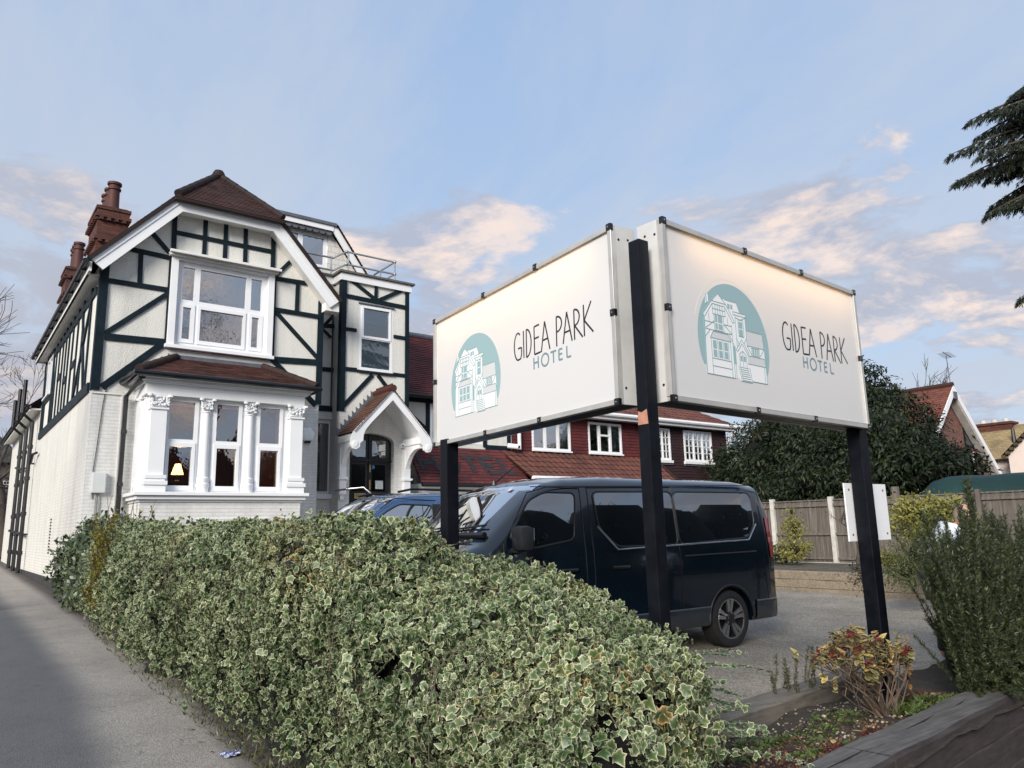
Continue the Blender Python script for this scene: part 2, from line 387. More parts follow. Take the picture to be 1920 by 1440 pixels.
GLASS = glass_mat('window glass', (.55, .60, .62), .40, .10)
GLASS_DK = glass_mat('dark window glass', (.42, .46, .47), .26, .045)
# ------------------------------------------------------------------ ground
def sheet(name, x0, x1, y0, y1, dz, m, nx=40, ny=40, fx=None, kind='structure'):
    xs = np.linspace(x0, x1, nx); ys = np.linspace(y0, y1, ny); V = []; F = []
    for j, y in enumerate(ys):
        for i, x in enumerate(xs): V.append((x, y, gz(x, y)+dz+(fx(x, y) if fx else 0)))
    for j in range(ny-1):
        for i in range(nx-1): a = j*nx+i; F.append((a, a+1, a+nx+1, a+nx))
    o = arrays(name, np.array(V), np.array(F), m, smooth=True); o['kind'] = kind; return o
def asphalt(name, c0, c1, speck, sc=220, big=.7, grit=60):
    m, nt, N, L, p = nm(name); v = coords(N)
    a = ramp_n(N, L, tex_noise(N, L, v, big, 7, .65), [(.3, c0), (.7, c1)])
    vo = N.new('ShaderNodeTexVoronoi'); vo.inputs['Scale'].default_value = sc; L.new(v, vo.inputs['Vector'])
    c = mixc(N, L, ramp_n(N, L, vo.outputs['Color'], [(.60, 0.0), (.9, .6)]), a, speck)
    c = mixc(N, L, ramp_n(N, L, tex_noise(N, L, v, 9, 6, .8), [(.60, 0.0), (.75, .5)]), c, tuple(x*.55 for x in c0))
    c = mixc(N, L, 1.0, c, ramp_n(N, L, tex_noise(N, L, v, grit, 5, .85), [(.34, .45), (.5, 1.0), (.66, 1.55)]), 'MULTIPLY')
    L.new(c, p.inputs['Base Color']); p.inputs['Roughness'].default_value = .85
    n1 = bump_n(N, L, vo.outputs['Distance'], .6, .006, p); bump_n(N, L, tex_noise(N, L, v, 2.5, 5), .25, .02, p, n1); return m, nt, N, L, p, v, c
GROUND = asphalt('worn asphalt', (.045, .045, .046), (.075, .074, .072), (.16, .15, .14))[0]
FORE = asphalt('gravelled tarmac', (.15, .13, .102), (.30, .265, .215), (.62, .56, .47), 105, 1.6, 34)[0]
def pave_mat():
    m, nt, N, L, p, v, c = asphalt('footway asphalt', (.215, .192, .168), (.295, .268, .238), (.46, .44, .40), 130, .5)
    s = N.new('ShaderNodeSeparateXYZ'); L.new(v, s.inputs[0])
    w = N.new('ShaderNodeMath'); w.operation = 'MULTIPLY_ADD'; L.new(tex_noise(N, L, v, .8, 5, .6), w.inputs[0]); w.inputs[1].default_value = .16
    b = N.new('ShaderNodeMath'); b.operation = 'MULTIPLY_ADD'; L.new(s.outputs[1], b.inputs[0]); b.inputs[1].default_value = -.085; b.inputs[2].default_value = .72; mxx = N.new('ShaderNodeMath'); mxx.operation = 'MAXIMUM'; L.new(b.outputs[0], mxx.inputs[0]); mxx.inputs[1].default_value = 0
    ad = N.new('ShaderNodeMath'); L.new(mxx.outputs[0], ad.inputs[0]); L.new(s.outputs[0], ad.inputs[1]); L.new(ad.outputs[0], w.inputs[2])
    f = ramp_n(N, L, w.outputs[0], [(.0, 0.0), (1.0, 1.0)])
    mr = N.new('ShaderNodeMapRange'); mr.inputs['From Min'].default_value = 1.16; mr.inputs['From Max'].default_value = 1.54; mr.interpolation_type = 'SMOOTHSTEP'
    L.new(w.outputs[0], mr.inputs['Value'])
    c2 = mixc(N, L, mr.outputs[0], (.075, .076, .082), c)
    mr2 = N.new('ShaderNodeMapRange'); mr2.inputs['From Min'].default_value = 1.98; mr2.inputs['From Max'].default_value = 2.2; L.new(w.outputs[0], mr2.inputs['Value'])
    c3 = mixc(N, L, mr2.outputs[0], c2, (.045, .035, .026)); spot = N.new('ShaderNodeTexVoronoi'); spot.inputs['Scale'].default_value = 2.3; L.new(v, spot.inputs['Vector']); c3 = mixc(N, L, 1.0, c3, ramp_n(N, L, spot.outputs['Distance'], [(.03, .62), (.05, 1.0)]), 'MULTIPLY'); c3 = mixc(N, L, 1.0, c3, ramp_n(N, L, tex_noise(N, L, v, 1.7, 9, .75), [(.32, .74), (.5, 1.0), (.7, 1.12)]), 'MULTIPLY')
    c3 = mixc(N, L, ramp_n(N, L, tex_noise(N, L, v, 130, 3), [(.4, 0.0), (.75, .35)]), c3, (.32, .31, .29))
    L.new(c3, p.inputs['Base Color']); return m
sheet('ground', -400, 600, -400, 600, -.40, GROUND, 90, 90)
sheet('road', -16, -1.6, -60, 90, -.12, GROUND, 12, 80)
def dip(x, y): t = max(0, min(1, (x-2.35)/1.3)); return -.34*t*t*(3-2*t)
sheet('driveway', 2.35, 16, -10, 2.35, .002, GROUND, 60, 20, fx=dip)
sheet('yard', 17.5, 60, -10, 40, -.02, GROUND, 20, 20); sheet('garden', 8.8, 17.5, -10, 3.1, -.01, GROUND, 10, 10, fx=lambda x, y: -.34 if y < 2.2 and x < 16 else 0)
sheet('forecourt', 1.9, 17.5, 3.1, 19.2, .0, FORE, 60, 60)
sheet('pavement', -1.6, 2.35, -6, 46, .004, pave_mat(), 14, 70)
# ------------------------------------------------------------------ roof builders
def lerp(a, b, t): return Vector(a)+(Vector(b)-Vector(a))*t
def slope(mb, A, B, C, D, gauge=.1, lift=.016, m=0, seed=1, seg=.34, row0=0):
    """plain tiles laid in courses on A-B (eave) .. D-C (top)"""
    rg = random.Random(seed); A, B, C, D = map(Vector, (A, B, C, D))
    N = (B-A).cross(D-A).normalized()
    if N.z < 0: N = -N
    E = (B-A).normalized(); n = max(1, round(max((D-A).length, (C-B).length)/gauge))
    for i in range(n):
        p0, p1 = lerp(A, D, i/n), lerp(B, C, i/n); q0, q1 = lerp(A, D, (i+1)/n), lerp(B, C, (i+1)/n)
        k = max(1, int((p1-p0).length/seg)); ro = row0+i+.5
        for j in range(k):
            a, b, c, d = lerp(p0, p1, j/k), lerp(p0, p1, (j+1)/k), lerp(q0, q1, (j+1)/k), lerp(q0, q1, j/k)
            h = lift*rg.uniform(.75, 1.35); ua, ub = a.dot(E), b.dot(E)
            mb.face([a+N*h, b+N*h, c+N*.003, d+N*.003], m, [(ua, ro), (ub, ro), (c.dot(E), ro), (d.dot(E), ro)])
            mb.face([a-N*.004, b-N*.004, b+N*h, a+N*h], m, [(ua, ro), (ub, ro), (ub, ro), (ua, ro)])
    mb.face([A-N*.03, D-N*.03, C-N*.03, B-N*.03], m, [(0, .5)]*4)
def pantiles(mb, A, B, C, D, gauge=.3, tw=.24, m=0):
    A, B, C, D = map(Vector, (A, B, C, D)); N = (B-A).cross(D-A).normalized()
    if N.z < 0: N = -N
    E = (B-A).normalized(); n = max(1, round((D-A).length/gauge)); k = int((B-A).length/tw)*5
    for i in range(n):
        lo = [(lerp(lerp(A, D, i/n), lerp(B, C, i/n), j/k)) for j in range(k+1)]; hi = [(lerp(lerp(A, D, (i+1)/n), lerp(B, C, (i+1)/n), j/k)) for j in range(k+1)]
        for j in range(k):
            f = lambda q: .032*(.5-.5*math.cos(2*math.pi*((q % 5)/5)))**1.4+.006
            h0, h1 = f(j)+.022, f(j+1)+.022; g0, g1 = f(j), f(j+1); ro = i+.5; u0, u1 = lo[j].dot(E), lo[j+1].dot(E)
            mb.face([lo[j]+N*h0, lo[j+1]+N*h1, hi[j+1]+N*g1, hi[j]+N*g0], m, [(u0, ro), (u1, ro), (u1, ro), (u0, ro)])
            mb.face([lo[j]+N*(h0-.03), lo[j+1]+N*(h1-.03), lo[j+1]+N*h1, lo[j]+N*h0], m, [(u0, ro)]*4)
    mb.face([A-N*.03, D-N*.03, C-N*.03, B-N*.03], m, [(0, .5)]*4)
def ridge(mb, a, b, r=.10, m=0, step=.32):
    a, b = Vector(a), Vector(b); n = max(1, round((b-a).length/step))
    for i in range(n):
        mb.tube([lerp(a, b, i/n), lerp(a, b, (i+1)/n+.01)], [r*1.06, r*.97], 10, m)
def hung(mb, axis, val, u0, u1, z0, z1, hs, m=0, gauge=.11, seed=1):
    """vertical tile hanging in courses around openings"""
    n = round((z1-z0)/gauge)
    for i in range(n):
        a, b = z0+(z1-z0)*i/n, z0+(z1-z0)*(i+1)/n; cuts = sorted([(h[0], h[1]) for h in hs if h[2] < b-.02 and h[3] > a+.02]); u = u0
        for c0, c1 in cuts+[(u1, u1)]:
            if c0 > u+.01:
                p = lambda uu, d, z: (uu, val-d, z) if axis == 1 else (val-d, uu, z)
                uv = [(u, i+.5), (c0, i+.5)]
                mb.face([p(u, .03, a), p(c0, .03, a), p(c0, .012, b), p(u, .012, b)], m, [uv[0], uv[1], uv[1], uv[0]])
                mb.face([p(u, 0, a), p(c0, 0, a), p(c0, .03, a), p(u, .03, a)], m, [uv[0], uv[1], uv[1], uv[0]])
            u = max(u, c1)

def window(parent, axis, val, u0, u1, z0, z1, panes, sashes=(), depth=.09, inset=.06, glass=None, blind=None, bars=None, frame=None):
    """u/z in world; panes are fractions (a0,a1,b0,b1) of the opening; the frame front lies 'inset' behind the wall plane"""
    fw = lambda r: (u0+(u1-u0)*r[0], u0+(u1-u0)*r[1], z0+(z1-z0)*r[2], z0+(z1-z0)*r[3])
    mb = MB(); v = val+inset
    mb.holes(axis, v, u0, u1, z0, z1, [fw(p) for p in panes], depth)
    for s_, pi in sashes:
        a = fw(s_); mb.holes(axis, v-.018, a[0], a[1], a[2], a[3], [fw(panes[pi])], .02)
    for b in (bars or []):
        a = fw(b)
        mb.holes(axis, v+.018, a[0], a[1], a[2], a[3], [], .02)
    f = mb.build('window', frame or UPVC, parent)
    g = MB()
    for p in panes:
        a = fw(p); y = v+.04
        pts = [(a[0], y, a[2]), (a[1], y, a[2]), (a[1], y, a[3]), (a[0], y, a[3])]
        g.face(pts if axis == 1 else [(q[1], q[0], q[2]) for q in pts])
    g.build('pane', glass or GLASS, f)
    return f
def wavy(mb, axis, val, u0, u1, z0, z1, amp=.035, n=40, m=0, seed=0):
    rg = random.Random(seed); ph = rg.uniform(0, 6)
    for i in range(n):
        a, b = i/n, (i+1)/n; fa = amp*math.sin(a*n*.9+ph+math.sin(a*9)); fb = amp*math.sin(b*n*.9+ph+math.sin(b*9))
        ua, ub = u0+(u1-u0)*a, u0+(u1-u0)*b
        pts = [(ua, val+fa, z0), (ub, val+fb, z0), (ub, val+fb*.6, z1), (ua, val+fa*.6, z1)]
        mb.face(pts if axis == 1 else [(q[1], q[0], q[2]) for q in pts], m)
NET = mat('net curtain', (.72, .73, .74), .9, var=(3, .06))
BLIND = mat('pale blue roller blind', (.50, .66, .72), .8, var=(3, .05))
SHEEN = mat('pale pane sheen', (.46, .55, .56), .7, var=(2, .05))
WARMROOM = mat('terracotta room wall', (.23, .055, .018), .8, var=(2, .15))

# ------------------------------------------------------------------ the hotel
YF, XS, YT, YR = 17.52, 2.333, 18.0, 18.5
hotel = thing('hotel_house', 'tall cream half-timbered house with white bay window and dark red hipped gable', 'house', (5, 18, .35))
GF = lambda x, y, w, f=r1, Y=YF: at(1, Y, f(x, y))

def build_walls():
    mb = MB()
    # front: painted brick below, roughcast above
    mb.holes(1, YF, XS, 7.31, .2, 4.62, [(3.45, 6.35, 2.46, 4.44)], .28, 0)
    mb.holes(1, YF, 3.70, 6.06, 4.62, 5.66, [], .28, 0)
    mb.build('brick_wall', WBRICK_F, hotel)
    mb = MB()
    def pz(x): return min(7.33+1.08*(x-2.09), 7.33+1.08*(7.61-x), 9.06)-.07
    mb.prism([(XS, YF, 4.62), (3.70, YF, 4.62), (3.70, YF, pz(3.70)), (XS, YF, pz(XS))], (0, .28, 0))
    mb.prism([(6.06, YF, 4.62), (7.31, YF, 4.62), (7.31, YF, pz(7.31)), (6.06, YF, pz(6.06))], (0, .28, 0))
    mb.prism([(3.70, YF, 7.80), (6.06, YF, 7.80), (6.06, YF, 8.98), (3.70, YF, 8.98)], (0, .28, 0))
    # tower front and side, recess
    tl, tr = at(1, YT, r3(1445, 998)), at(1, YT, r4(1470, 436))
    mb.holes(1, YT, 8.09, 10.08, 4.75, 8.22, [TWIN], .25, 0)
    mb.holes(0, 8.09, YT+.25, YR+.6, 4.75, 8.22, [], .25, 0)
    mb.holes(1, YR, 7.31, 8.09, 4.75, 8.22, [], .25, 0)
    mb.box(9.86, 10.08, 18.25, 26, .3, 8.2)
    mb.build('roughcast_wall', ROUGH, hotel)
    # side wall
    mb = MB(); mb.holes(0, XS, YF+.28, 27.4, .62, 4.62, [], .28, 0)
    mb.holes(0, XS, 27.4, 38.5, .62, 5.75, [], .28, 0); mb.build('brick_wall', WBRICK_S, hotel)
    mb = MB(); mb.holes(0, XS, YF+.28, 27.4, 4.62, 7.45, [(25.3, 26.6, 5.75, 6.95)], .28, 0); mb.build('roughcast_wall', ROUGH, hotel)
    mb = MB(); mb.box(XS-.05, XS+.2, YF-.05, 38.4, .1, .64); mb.box(XS-.05, 7.3, YF-.05, YF+.2, .1, .62)
    mb.build('plinth', mat('dark plinth render', (.035, .032, .032), .85, var=(3, .3), bump=(20, .4, .006)), hotel)
    for q in ((38.2, 38.5, .3, 5.8), (27.2, 27.4, 5, 10)):
        mb = MB(); mb.box(XS+.3, 10.0, *q); mb.build('rear_wall', CREAMW, hotel)
    # ground floor beside the porch, in brick
    mb = MB()
    mb.holes(1, YT, 8.09, 10.08, .3, 4.75, [DOOR], .3, 0)
    mb.holes(1, YR, 7.31, 8.09, .3, 4.75, [NARROW], .25, 0)
    mb.holes(0, 8.09, YT+.3, YR+.3, .3, 4.75, [], .25, 0)
    x0, x1, z1 = DOOR[0], DOOR[1], DOOR[3]      # segmental head of the doorway
    xc, rise = (x0+x1)/2, .22; arc = [(xc+(x1-x0)/2*math.cos(a), YT, z1-rise+rise*math.sin(a)) for a in [math.pi*i/14 for i in range(15)]]
    for i in range(14):
        p, q = arc[i], arc[i+1]
        mb.prism([p, q, (q[0], YT, z1+.001), (p[0], YT, z1+.001)], (0, .28, 0))
    mb.build('brick_wall', WBRICK_F, hotel)
TWIN = (at(1, YT, r3(1452, 1300))[0], at(1, YT, r3(1682, 1240))[0], at(1, YT, r4(1320, 425))[2], at(1, YT, r3(1560, 1012))[2])
DOOR = (8.39, 9.67, 1.75, 4.12)
NARROW = (7.36, at(1, YR, r4(968, 1100))[0], at(1, YR, r4(920, 1425))[2], at(1, YR, r4(930, 812))[2])
build_walls()

def build_interior():
    mb = MB()
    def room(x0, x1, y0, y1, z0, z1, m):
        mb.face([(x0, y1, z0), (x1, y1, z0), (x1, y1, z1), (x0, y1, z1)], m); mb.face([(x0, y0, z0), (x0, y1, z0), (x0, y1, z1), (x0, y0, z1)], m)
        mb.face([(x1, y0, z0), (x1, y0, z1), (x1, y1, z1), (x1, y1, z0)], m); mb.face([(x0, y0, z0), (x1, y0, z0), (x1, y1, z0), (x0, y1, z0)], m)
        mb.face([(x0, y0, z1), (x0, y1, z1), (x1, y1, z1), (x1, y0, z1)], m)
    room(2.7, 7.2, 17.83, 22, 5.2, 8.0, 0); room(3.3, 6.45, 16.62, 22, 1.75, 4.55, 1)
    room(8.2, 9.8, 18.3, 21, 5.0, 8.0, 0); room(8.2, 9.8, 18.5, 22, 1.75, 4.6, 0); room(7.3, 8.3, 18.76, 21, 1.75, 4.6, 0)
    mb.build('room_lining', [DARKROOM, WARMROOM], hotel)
build_interior()

def build_timbers():
    n = (0, -1, 0); k = [0]
    mb = MB()
    def fb(a, b, w, f=r1, Y=YF, g=None):
        k[0] += 1; mb.bar(at(1, Y, f(*a)), at(1, Y, (g or f)(*b)), w*.80, .028+.0016*(k[0] % 9), n)
    # left part of the main gable
    mb.box(XS-.03, XS+.14, YF-.045, YF+.14, 4.60, 7.42)
    fb((965, 666), (1290, 738), .13); fb((1057, 690), (1046, 932), .12); fb((815, 905), (1262, 975), .13)
    fb((1262, 1000), (788, 1300), .13); fb((785, 1325), (1245, 1368), .18); fb((1133, 540), (1272, 700), .12)
    fb((1312, 395), (1300, 690), .13); fb((1287, 715), (1245, 1380), .11)
    # centre panel
    fb((188, 503), (848, 636), .13, r3)
    for a, b in (((392, 395), (377, 672)), ((532, 430), (520, 702)), ((668, 462), (660, 732))): fb(a, b, .12, r3)
    fb((859, 505), (852, 770), .13, r3)
    # right part
    fb((990, 690), (880, 795), .12, r3); fb((868, 820), (1130, 862), .13, r3); fb((1026, 860), (1018, 1045), .12, r3)
    fb((860, 1034), (1185, 1088), .13, r3); fb((872, 1050), (1172, 1382), .13, r3); fb((866, 800), (845, 1385), .12, r3)
    fb((1190, 960), (855, 690), .19, r3, g=r4)
    fb((130, 1288), (840, 1378), .10, r3); fb((840, 1380), (1165, 1402), .18, r3)
    fb((485, 330), (835, 700), .16, r4); fb((1228, 12), (762, 345), .18, r2)
    # recess
    for y in (45, 402): fb((885, y), (1020, y+10), .14, r4, YR)
    fb((860, 720), (1040, 735), .19, r4, YR)
    # tower
    TLX, TRX = 8.09, 10.08
    mb.box(TLX-.03, TLX+.11, YT-.05, YT+.14, 4.66, 8.2); mb.box(TRX-.09, TRX+.02, YT-.05, YT+.2, 4.9, 8.2)
    fb((1345, 800), (1785, 890), .11, r3, YT); fb((1348, 938), (1770, 1022), .14, r3, YT)
    fb((1362, 805), (1565, 968), .13, r3, YT); fb((1770, 892), (1580, 975), .13, r3, YT); fb((1570, 850), (1565, 965), .11, r3, YT)
    fb((1348, 1168), (1432, 1180), .11, r3, YT); fb((1690, 1222), (1775, 1235), .11, r3, YT)
    fb((1062, 398), (1170, 408), .12, r4, YT); fb((1470, 445), (1570, 457), .12, r4, YT)
    fb((1300, 450), (1048, 718), .14, r4, YT); fb((1345, 455), (1455, 600), .13, r4, YT)
    mb.build('timber_frame', TIMBER, hotel)
    mb = MB(); n2 = (-1, 0, 0); c = lambda x, y: (x/4.235, 420+y/4.235)
    def sb(a, b, w, f=c):
        k[0] += 1; mb.bar(at(0, XS, f(*a)), at(0, XS, f(*b)), w, .028+.0016*(k[0] % 9), n2)
    mb.bar((XS, YF+.3, 4.70), (XS, 27.4, 4.70), .20, .05, n2); mb.bar((XS, YF+.3, 6.85), (XS, 25.2, 6.85), .15, .04, n2)
    ys = [18.5, 19.6, 20.4, 21.2, 21.9, 22.5, 23.1, 23.8, 24.5, 25.2, 26.7, 27.35]
    for y in ys: mb.bar((XS, y, 4.8), (XS, y, 7.3), .14, .03+.001*(int(y*10) % 7), n2)
    for a, b in (((18.45, 6.8), (20.3, 4.8)), ((19.7, 6.8), (18.7, 4.8)), ((25.1, 6.8), (24.6, 4.8)), ((27.3, 6.9), (26.75, 4.8))):
        mb.bar((XS, a[0], a[1]), (XS, b[0], b[1]), .13, .044, n2)
    for y0, y1, z in ((20.4, 21.2, 5.75), (21.9, 22.5, 5.6), (23.1, 23.8, 5.9), (25.2, 26.7, 5.66), (25.2, 26.7, 7.05)): mb.bar((XS, y0, z), (XS, y1, z), .13, .041, n2)
    mb.build('timber_frame', TIMBER, hotel)
build_timbers()

def build_roof():
    mb = MB(); E0, C0, AP = 7.36, 9.19, Vector((4.85, 18.35, 10.46)); YB_ = 17.12; BK = 27.7
    L0, L1 = (2.03, YB_, E0), (3.69, YB_, C0); R0, R1 = (7.67, YB_, E0), (6.01, YB_, C0)
    slope(mb, (2.03, BK, E0), L0, L1, (3.69, BK, C0), seed=2); slope(mb, (3.69, BK, C0), L1, AP, (4.85, BK, AP.z), seed=3, row0=24)
    slope(mb, R0, (7.67, 18.4, E0), (6.01, 18.4, C0), R1, seed=4); slope(mb, (7.2, 18.4, 7.79), (7.2, BK, 7.79), (6.01, BK, C0), (6.01, 18.4, C0), seed=41); slope(mb, R1, (6.01, BK, C0), (4.85, BK, AP.z), AP, seed=5, row0=24)
    slope(mb, (3.58, 16.98, 9.05), (6.12, 16.98, 9.05), AP, AP+Vector((.001, 0, 0)), seed=6)
    for a_, c_ in ((L0, L1), (R0, R1)): mb.bar(Vector(a_)+Vector((0, 0, -.05)), Vector(c_)+Vector((0, 0, -.05)), .09, .02, (0, -1, 0), sink=.30)
    mb.bar((3.6, 16.99, 9.03), (6.1, 16.99, 9.03), .08, .012, (0, -1, 0), sink=.10)
    ridge(mb, (3.64, 17.02, 9.14), AP, .085); ridge(mb, (6.06, 17.02, 9.14), AP, .085); ridge(mb, AP, (4.85, BK, AP.z), .10)
    mb.lathe(AP-Vector((0, 0, .06)), [(.16, 0), (.15, .10), (.11, .17), (.03, .2)], 12)
    # lower rear wing roof
    slope(mb, (2.0, 27.7, 5.72), (2.0, 38.7, 5.72), (4.6, 38.7, 7.9), (4.6, 27.7, 7.9), seed=7); slope(mb, (7.2, 38.7, 5.72), (7.2, 27.7, 5.72), (4.6, 27.7, 7.9), (4.6, 38.7, 7.9), seed=8)
    roof = mb.build('roof', TILE_MAIN, hotel)
    # barge boards
    mb = MB(); Y = 17.16; th = .045
    bo = [(2.07, 7.31), (3.69, 9.07), (6.01, 9.07), (7.63, 7.31)]; w = .27
    dx, dz = .68*w, .735*w
    bi = [(2.07+.235, 7.31-.19), (3.69+.115, 9.07-w), (6.01-.115, 9.07-w), (7.63-.235, 7.31-.19)]
    for a, b in ((0, 1), (1, 2), (2, 3)):
        mb.prism([(bo[a][0], Y, bo[a][1]), (bo[b][0], Y, bo[b][1]), (bi[b][0], Y, bi[b][1]), (bi[a][0], Y, bi[a][1])], (0, th, 0))
        # raised outer moulding
        f = .36; ma = (bo[a][0]+(bi[a][0]-bo[a][0])*f, bo[a][1]+(bi[a][1]-bo[a][1])*f); mb_ = (bo[b][0]+(bi[b][0]-bo[b][0])*f, bo[b][1]+(bi[b][1]-bo[b][1])*f)
        mb.prism([(bo[a][0], Y-.018, bo[a][1]), (bo[b][0], Y-.018, bo[b][1]), (mb_[0], Y-.018, mb_[1]), (ma[0], Y-.018, ma[1])], (0, .017, 0))
    mb.build('bargeboard', WHITE, hotel)
    mb = MB()
    for a, b in ((0, 1), (1, 2), (2, 3)):
        q = [(bi[a][0], 17.21, bi[a][1]+.05), (bi[b][0], 17.21, bi[b][1]+.05), (bi[b][0], YF+.02, bi[b][1]+.05), (bi[a][0], YF+.02, bi[a][1]+.05)]
        mb.face(q); mb.face([(p[0], p[1], p[2]+.03) for p in q][::-1])
    mb.box(2.06, XS, YF, 27.6, 7.06, 7.10); mb.box(2.05, 2.10, 17.2, 27.7, 7.06, 7.26)
    mb.box(2.02, XS, 27.8, 38.6, 5.60, 5.64); mb.box(2.02, 2.06, 27.8, 38.6, 5.56, 5.74)
    mb.prism([(7.31, 17.22, 7.05), (7.66, 17.22, 7.05), (7.66, 17.22, 7.3), (7.31, 17.22, 7.55)], (0, .4, 0))
    mb.build('soffit', CREAMW, hotel)
    # gutters and pipes
    mb = MB()
    mb.tube([(1.97, 17.1, 7.24), (1.97, 27.75, 7.24)], .06, 8); mb.tube([(1.94, 27.7, 5.70), (1.94, 38.7, 5.70)], .055, 8)
    for y in np.arange(17.6, 27.6, .95): mb.box(1.95, 2.07, y-.02, y+.02, 7.16, 7.3)
    mb.build('gutter', BLACKP, hotel)
    px_ = [(28.2, 6.6), (30.1, 6.6), (32.0, 6.5)]
    for y, zt in px_:
        mb = MB(); mb.tube([(2.17, y, .55), (2.17, y, 5.25), (1.88, y, 5.52), (1.88, y, zt)], .058, 8)
        for z in (1.1, 2.3, 3.4, 4.4): mb.tube([(2.17, y, z), (2.17, y, z+.12)], .078, 8)
        for z in (1.7, 3.9): mb.box(2.17, XS, y-.03, y+.03, z, z+.05)
        mb.build('soil_pipe', BLACKP, hotel)
    mb = MB(); mb.tube([(2.20, 27.9, 3.9), (2.20, 27.4, 4.15), (2.25, 26.9, 4.15)], .04, 8); mb.tube([(2.2, 33.5, 1.9), (2.2, 28.4, 1.72)], .05, 8); mb.tube([(2.2, 33.6, 4.2), (2.2, 30.2, 3.9)], .04, 8)
    mb.build('waste_pipe', BLACKP, hotel)
    mb = MB()
    for i in range(12): mb.box(XS-.012, XS+.0, 22.30, 22.52, 1.20+i*.075, 1.24+i*.075)
    mb.build('air_brick', BLACKP, hotel)
    mb = MB()   # downpipe in the corner of bay and wall
    x = at(1, YF-.08, r2(968, 600))[0]
    mb.tube([(3.06, 16.4, 4.72), (3.02, 16.9, 4.62), (2.98, YF-.10, 4.5), (2.98, YF-.10, .4)], .045, 8)
    for z in (1.4, 2.6, 3.7): mb.tube([(2.98, YF-.10, z), (2.98, YF-.10, z+.08)], .062, 8)
    mb.lathe((3.06, 16.36, 4.70), [(.05, 0), (.09, .1), (.1, .2)], 8)
    mb.build('downpipe', BLACKP, hotel)
    mb = MB(); xd = at(1, YR-.1, r4(1010, 400))[0]
    mb.tube([(xd, YR-.09, .4), (xd, YR-.09, 7.95)], .05, 8); mb.tube([(7.62, 17.5, 7.0), (7.62, 18.2, 6.85), (xd-.2, YR-.1, 6.7)], .045, 8)
    mb.tube([(xd-.12, YR-.06, 4.8), (xd-.12, YR-.06, 7.9)], .022, 6)
    mb.build('downpipe', BLACKP, hotel)
    return roof
ROOF = build_roof()

def chimney(x0, x1, y0, y1, zb, zt, npots, zp):
    mb = MB()
    def ring(g, a, b, m0=0):
        mb.face([(x0-g, y0-g, a), (x1+g, y0-g, a), (x1+g, y0-g, b), (x0-g, y0-g, b)], 0); mb.face([(x1+g, y1+g, a), (x0-g, y1+g, a), (x0-g, y1+g, b), (x1+g, y1+g, b)], 0)
        mb.face([(x0-g, y1+g, a), (x0-g, y0-g, a), (x0-g, y0-g, b), (x0-g, y1+g, b)], 1); mb.face([(x1+g, y0-g, a), (x1+g, y1+g, a), (x1+g, y1+g, b), (x1+g, y0-g, b)], 1)
        for z, fl in ((a, 1), (b, 0)):
            q = [(x0-g, y0-g, z), (x1+g, y0-g, z), (x1+g, y1+g, z), (x0-g, y1+g, z)]; mb.face(q[::-1] if fl else q, 2)
    H = zt-zb
    ring(0, zb, zt-.95); ring(.05, zt-.95, zt-.87); ring(.0, zt-.87, zt-.42); ring(.03, zt-.42, zt-.34); ring(.065, zt-.34, zt-.26); ring(.02, zt-.26, zt-.12); ring(.05, zt-.12, zt-.04); ring(-.02, zt-.04, zt)
    for z in (zt-.34, zt-.95):        # dentil course
        k = int((x1-x0)/.15)
        for i in range(k):
            a = x0+(x1-x0)*(i+.2)/k; mb.box(a, a+.08, y0-.10, y0-.03, z-.09, z, 0)
        k = int((y1-y0)/.15)
        for i in range(k):
            a = y0+(y1-y0)*(i+.2)/k; mb.box(x0-.10, x0-.03, a, a+.08, z-.09, z, 1)
    c = mb.build('chimney', [RBRICK_F, RBRICK_S, LEAD], ROOF)
    for i in range(npots):
        p = MB(); y = y0+(y1-y0)*(i+.5)/npots; h = zp-zt
        p.lathe(((x0+x1)/2, y, zt-.02), [(.17, 0), (.165, h*.1), (.145, h*.15), (.135, h*.72), (.165, h*.74), (.165, h*.8), (.14, h*.82), (.14, h*.9), (.175, h*.92), (.175, h), (.12, h), (.11, h*.9)], 16)
        p.build('chimney_pot', TERRA, hotel, smooth=35)
chimney(2.60, 3.32, 21.0, 22.4, 7.7, 10.12, 3, 10.9)
chimney(2.60, 3.22, 27.0, 28.1, 7.2, 10.25, 3, 11.15)

def build_front_window():
    mb = MB(); x0, x1, z0, z1 = 3.70, 6.06, 5.69, 7.80
    mb.box(x0, x0+.15, YF-.10, YF+.1, z0+.06, z1); mb.box(x1-.15, x1, YF-.10, YF+.1, z0+.06, z1)
    mb.box(x0-.04, x1+.04, YF-.14, YF+.1, z0-.02, z0+.06); mb.box(x0+.15, x1-.15, YF-.09, YF+.1, z1-.06, z1)
    mb.build('window_casing', WHITE, hotel, bevel=.006)
    mb = MB(); mb.box(x0-.07, x1+.07, YF-.30, YF+.02, z1+.045, z1+.08); mb.box(x0-.09, x1+.09, YF-.32, YF-.26, z1+.03, z1+.09); mb.box(x0-.06, x1+.06, YF-.2, YF+.0, z1, z1+.05)
    mb.build('window_canopy', CREAMW, hotel, bevel=.006)
    P = [(.06, .185, .55, .94), (.245, .755, .55, .94), (.815, .935, .55, .94), (.08, .165, .09, .46), (.265, .735, .09, .46), (.835, .915, .09, .46)]
    f = window(hotel, 1, YF-.03, x0+.15, x1-.15, z0+.06, z1-.06, P, [((.035, .205, .045, .50), 3), ((.235, .765, .045, .50), 4), ((.80, .96, .045, .50), 5)], inset=.03)
    mb = MB(); wavy(mb, 1, YF+.3, 5.35, 5.95, z0+.1, z1-.1, .03, 24, seed=3); mb.build('curtain', NET, f)
build_front_window()

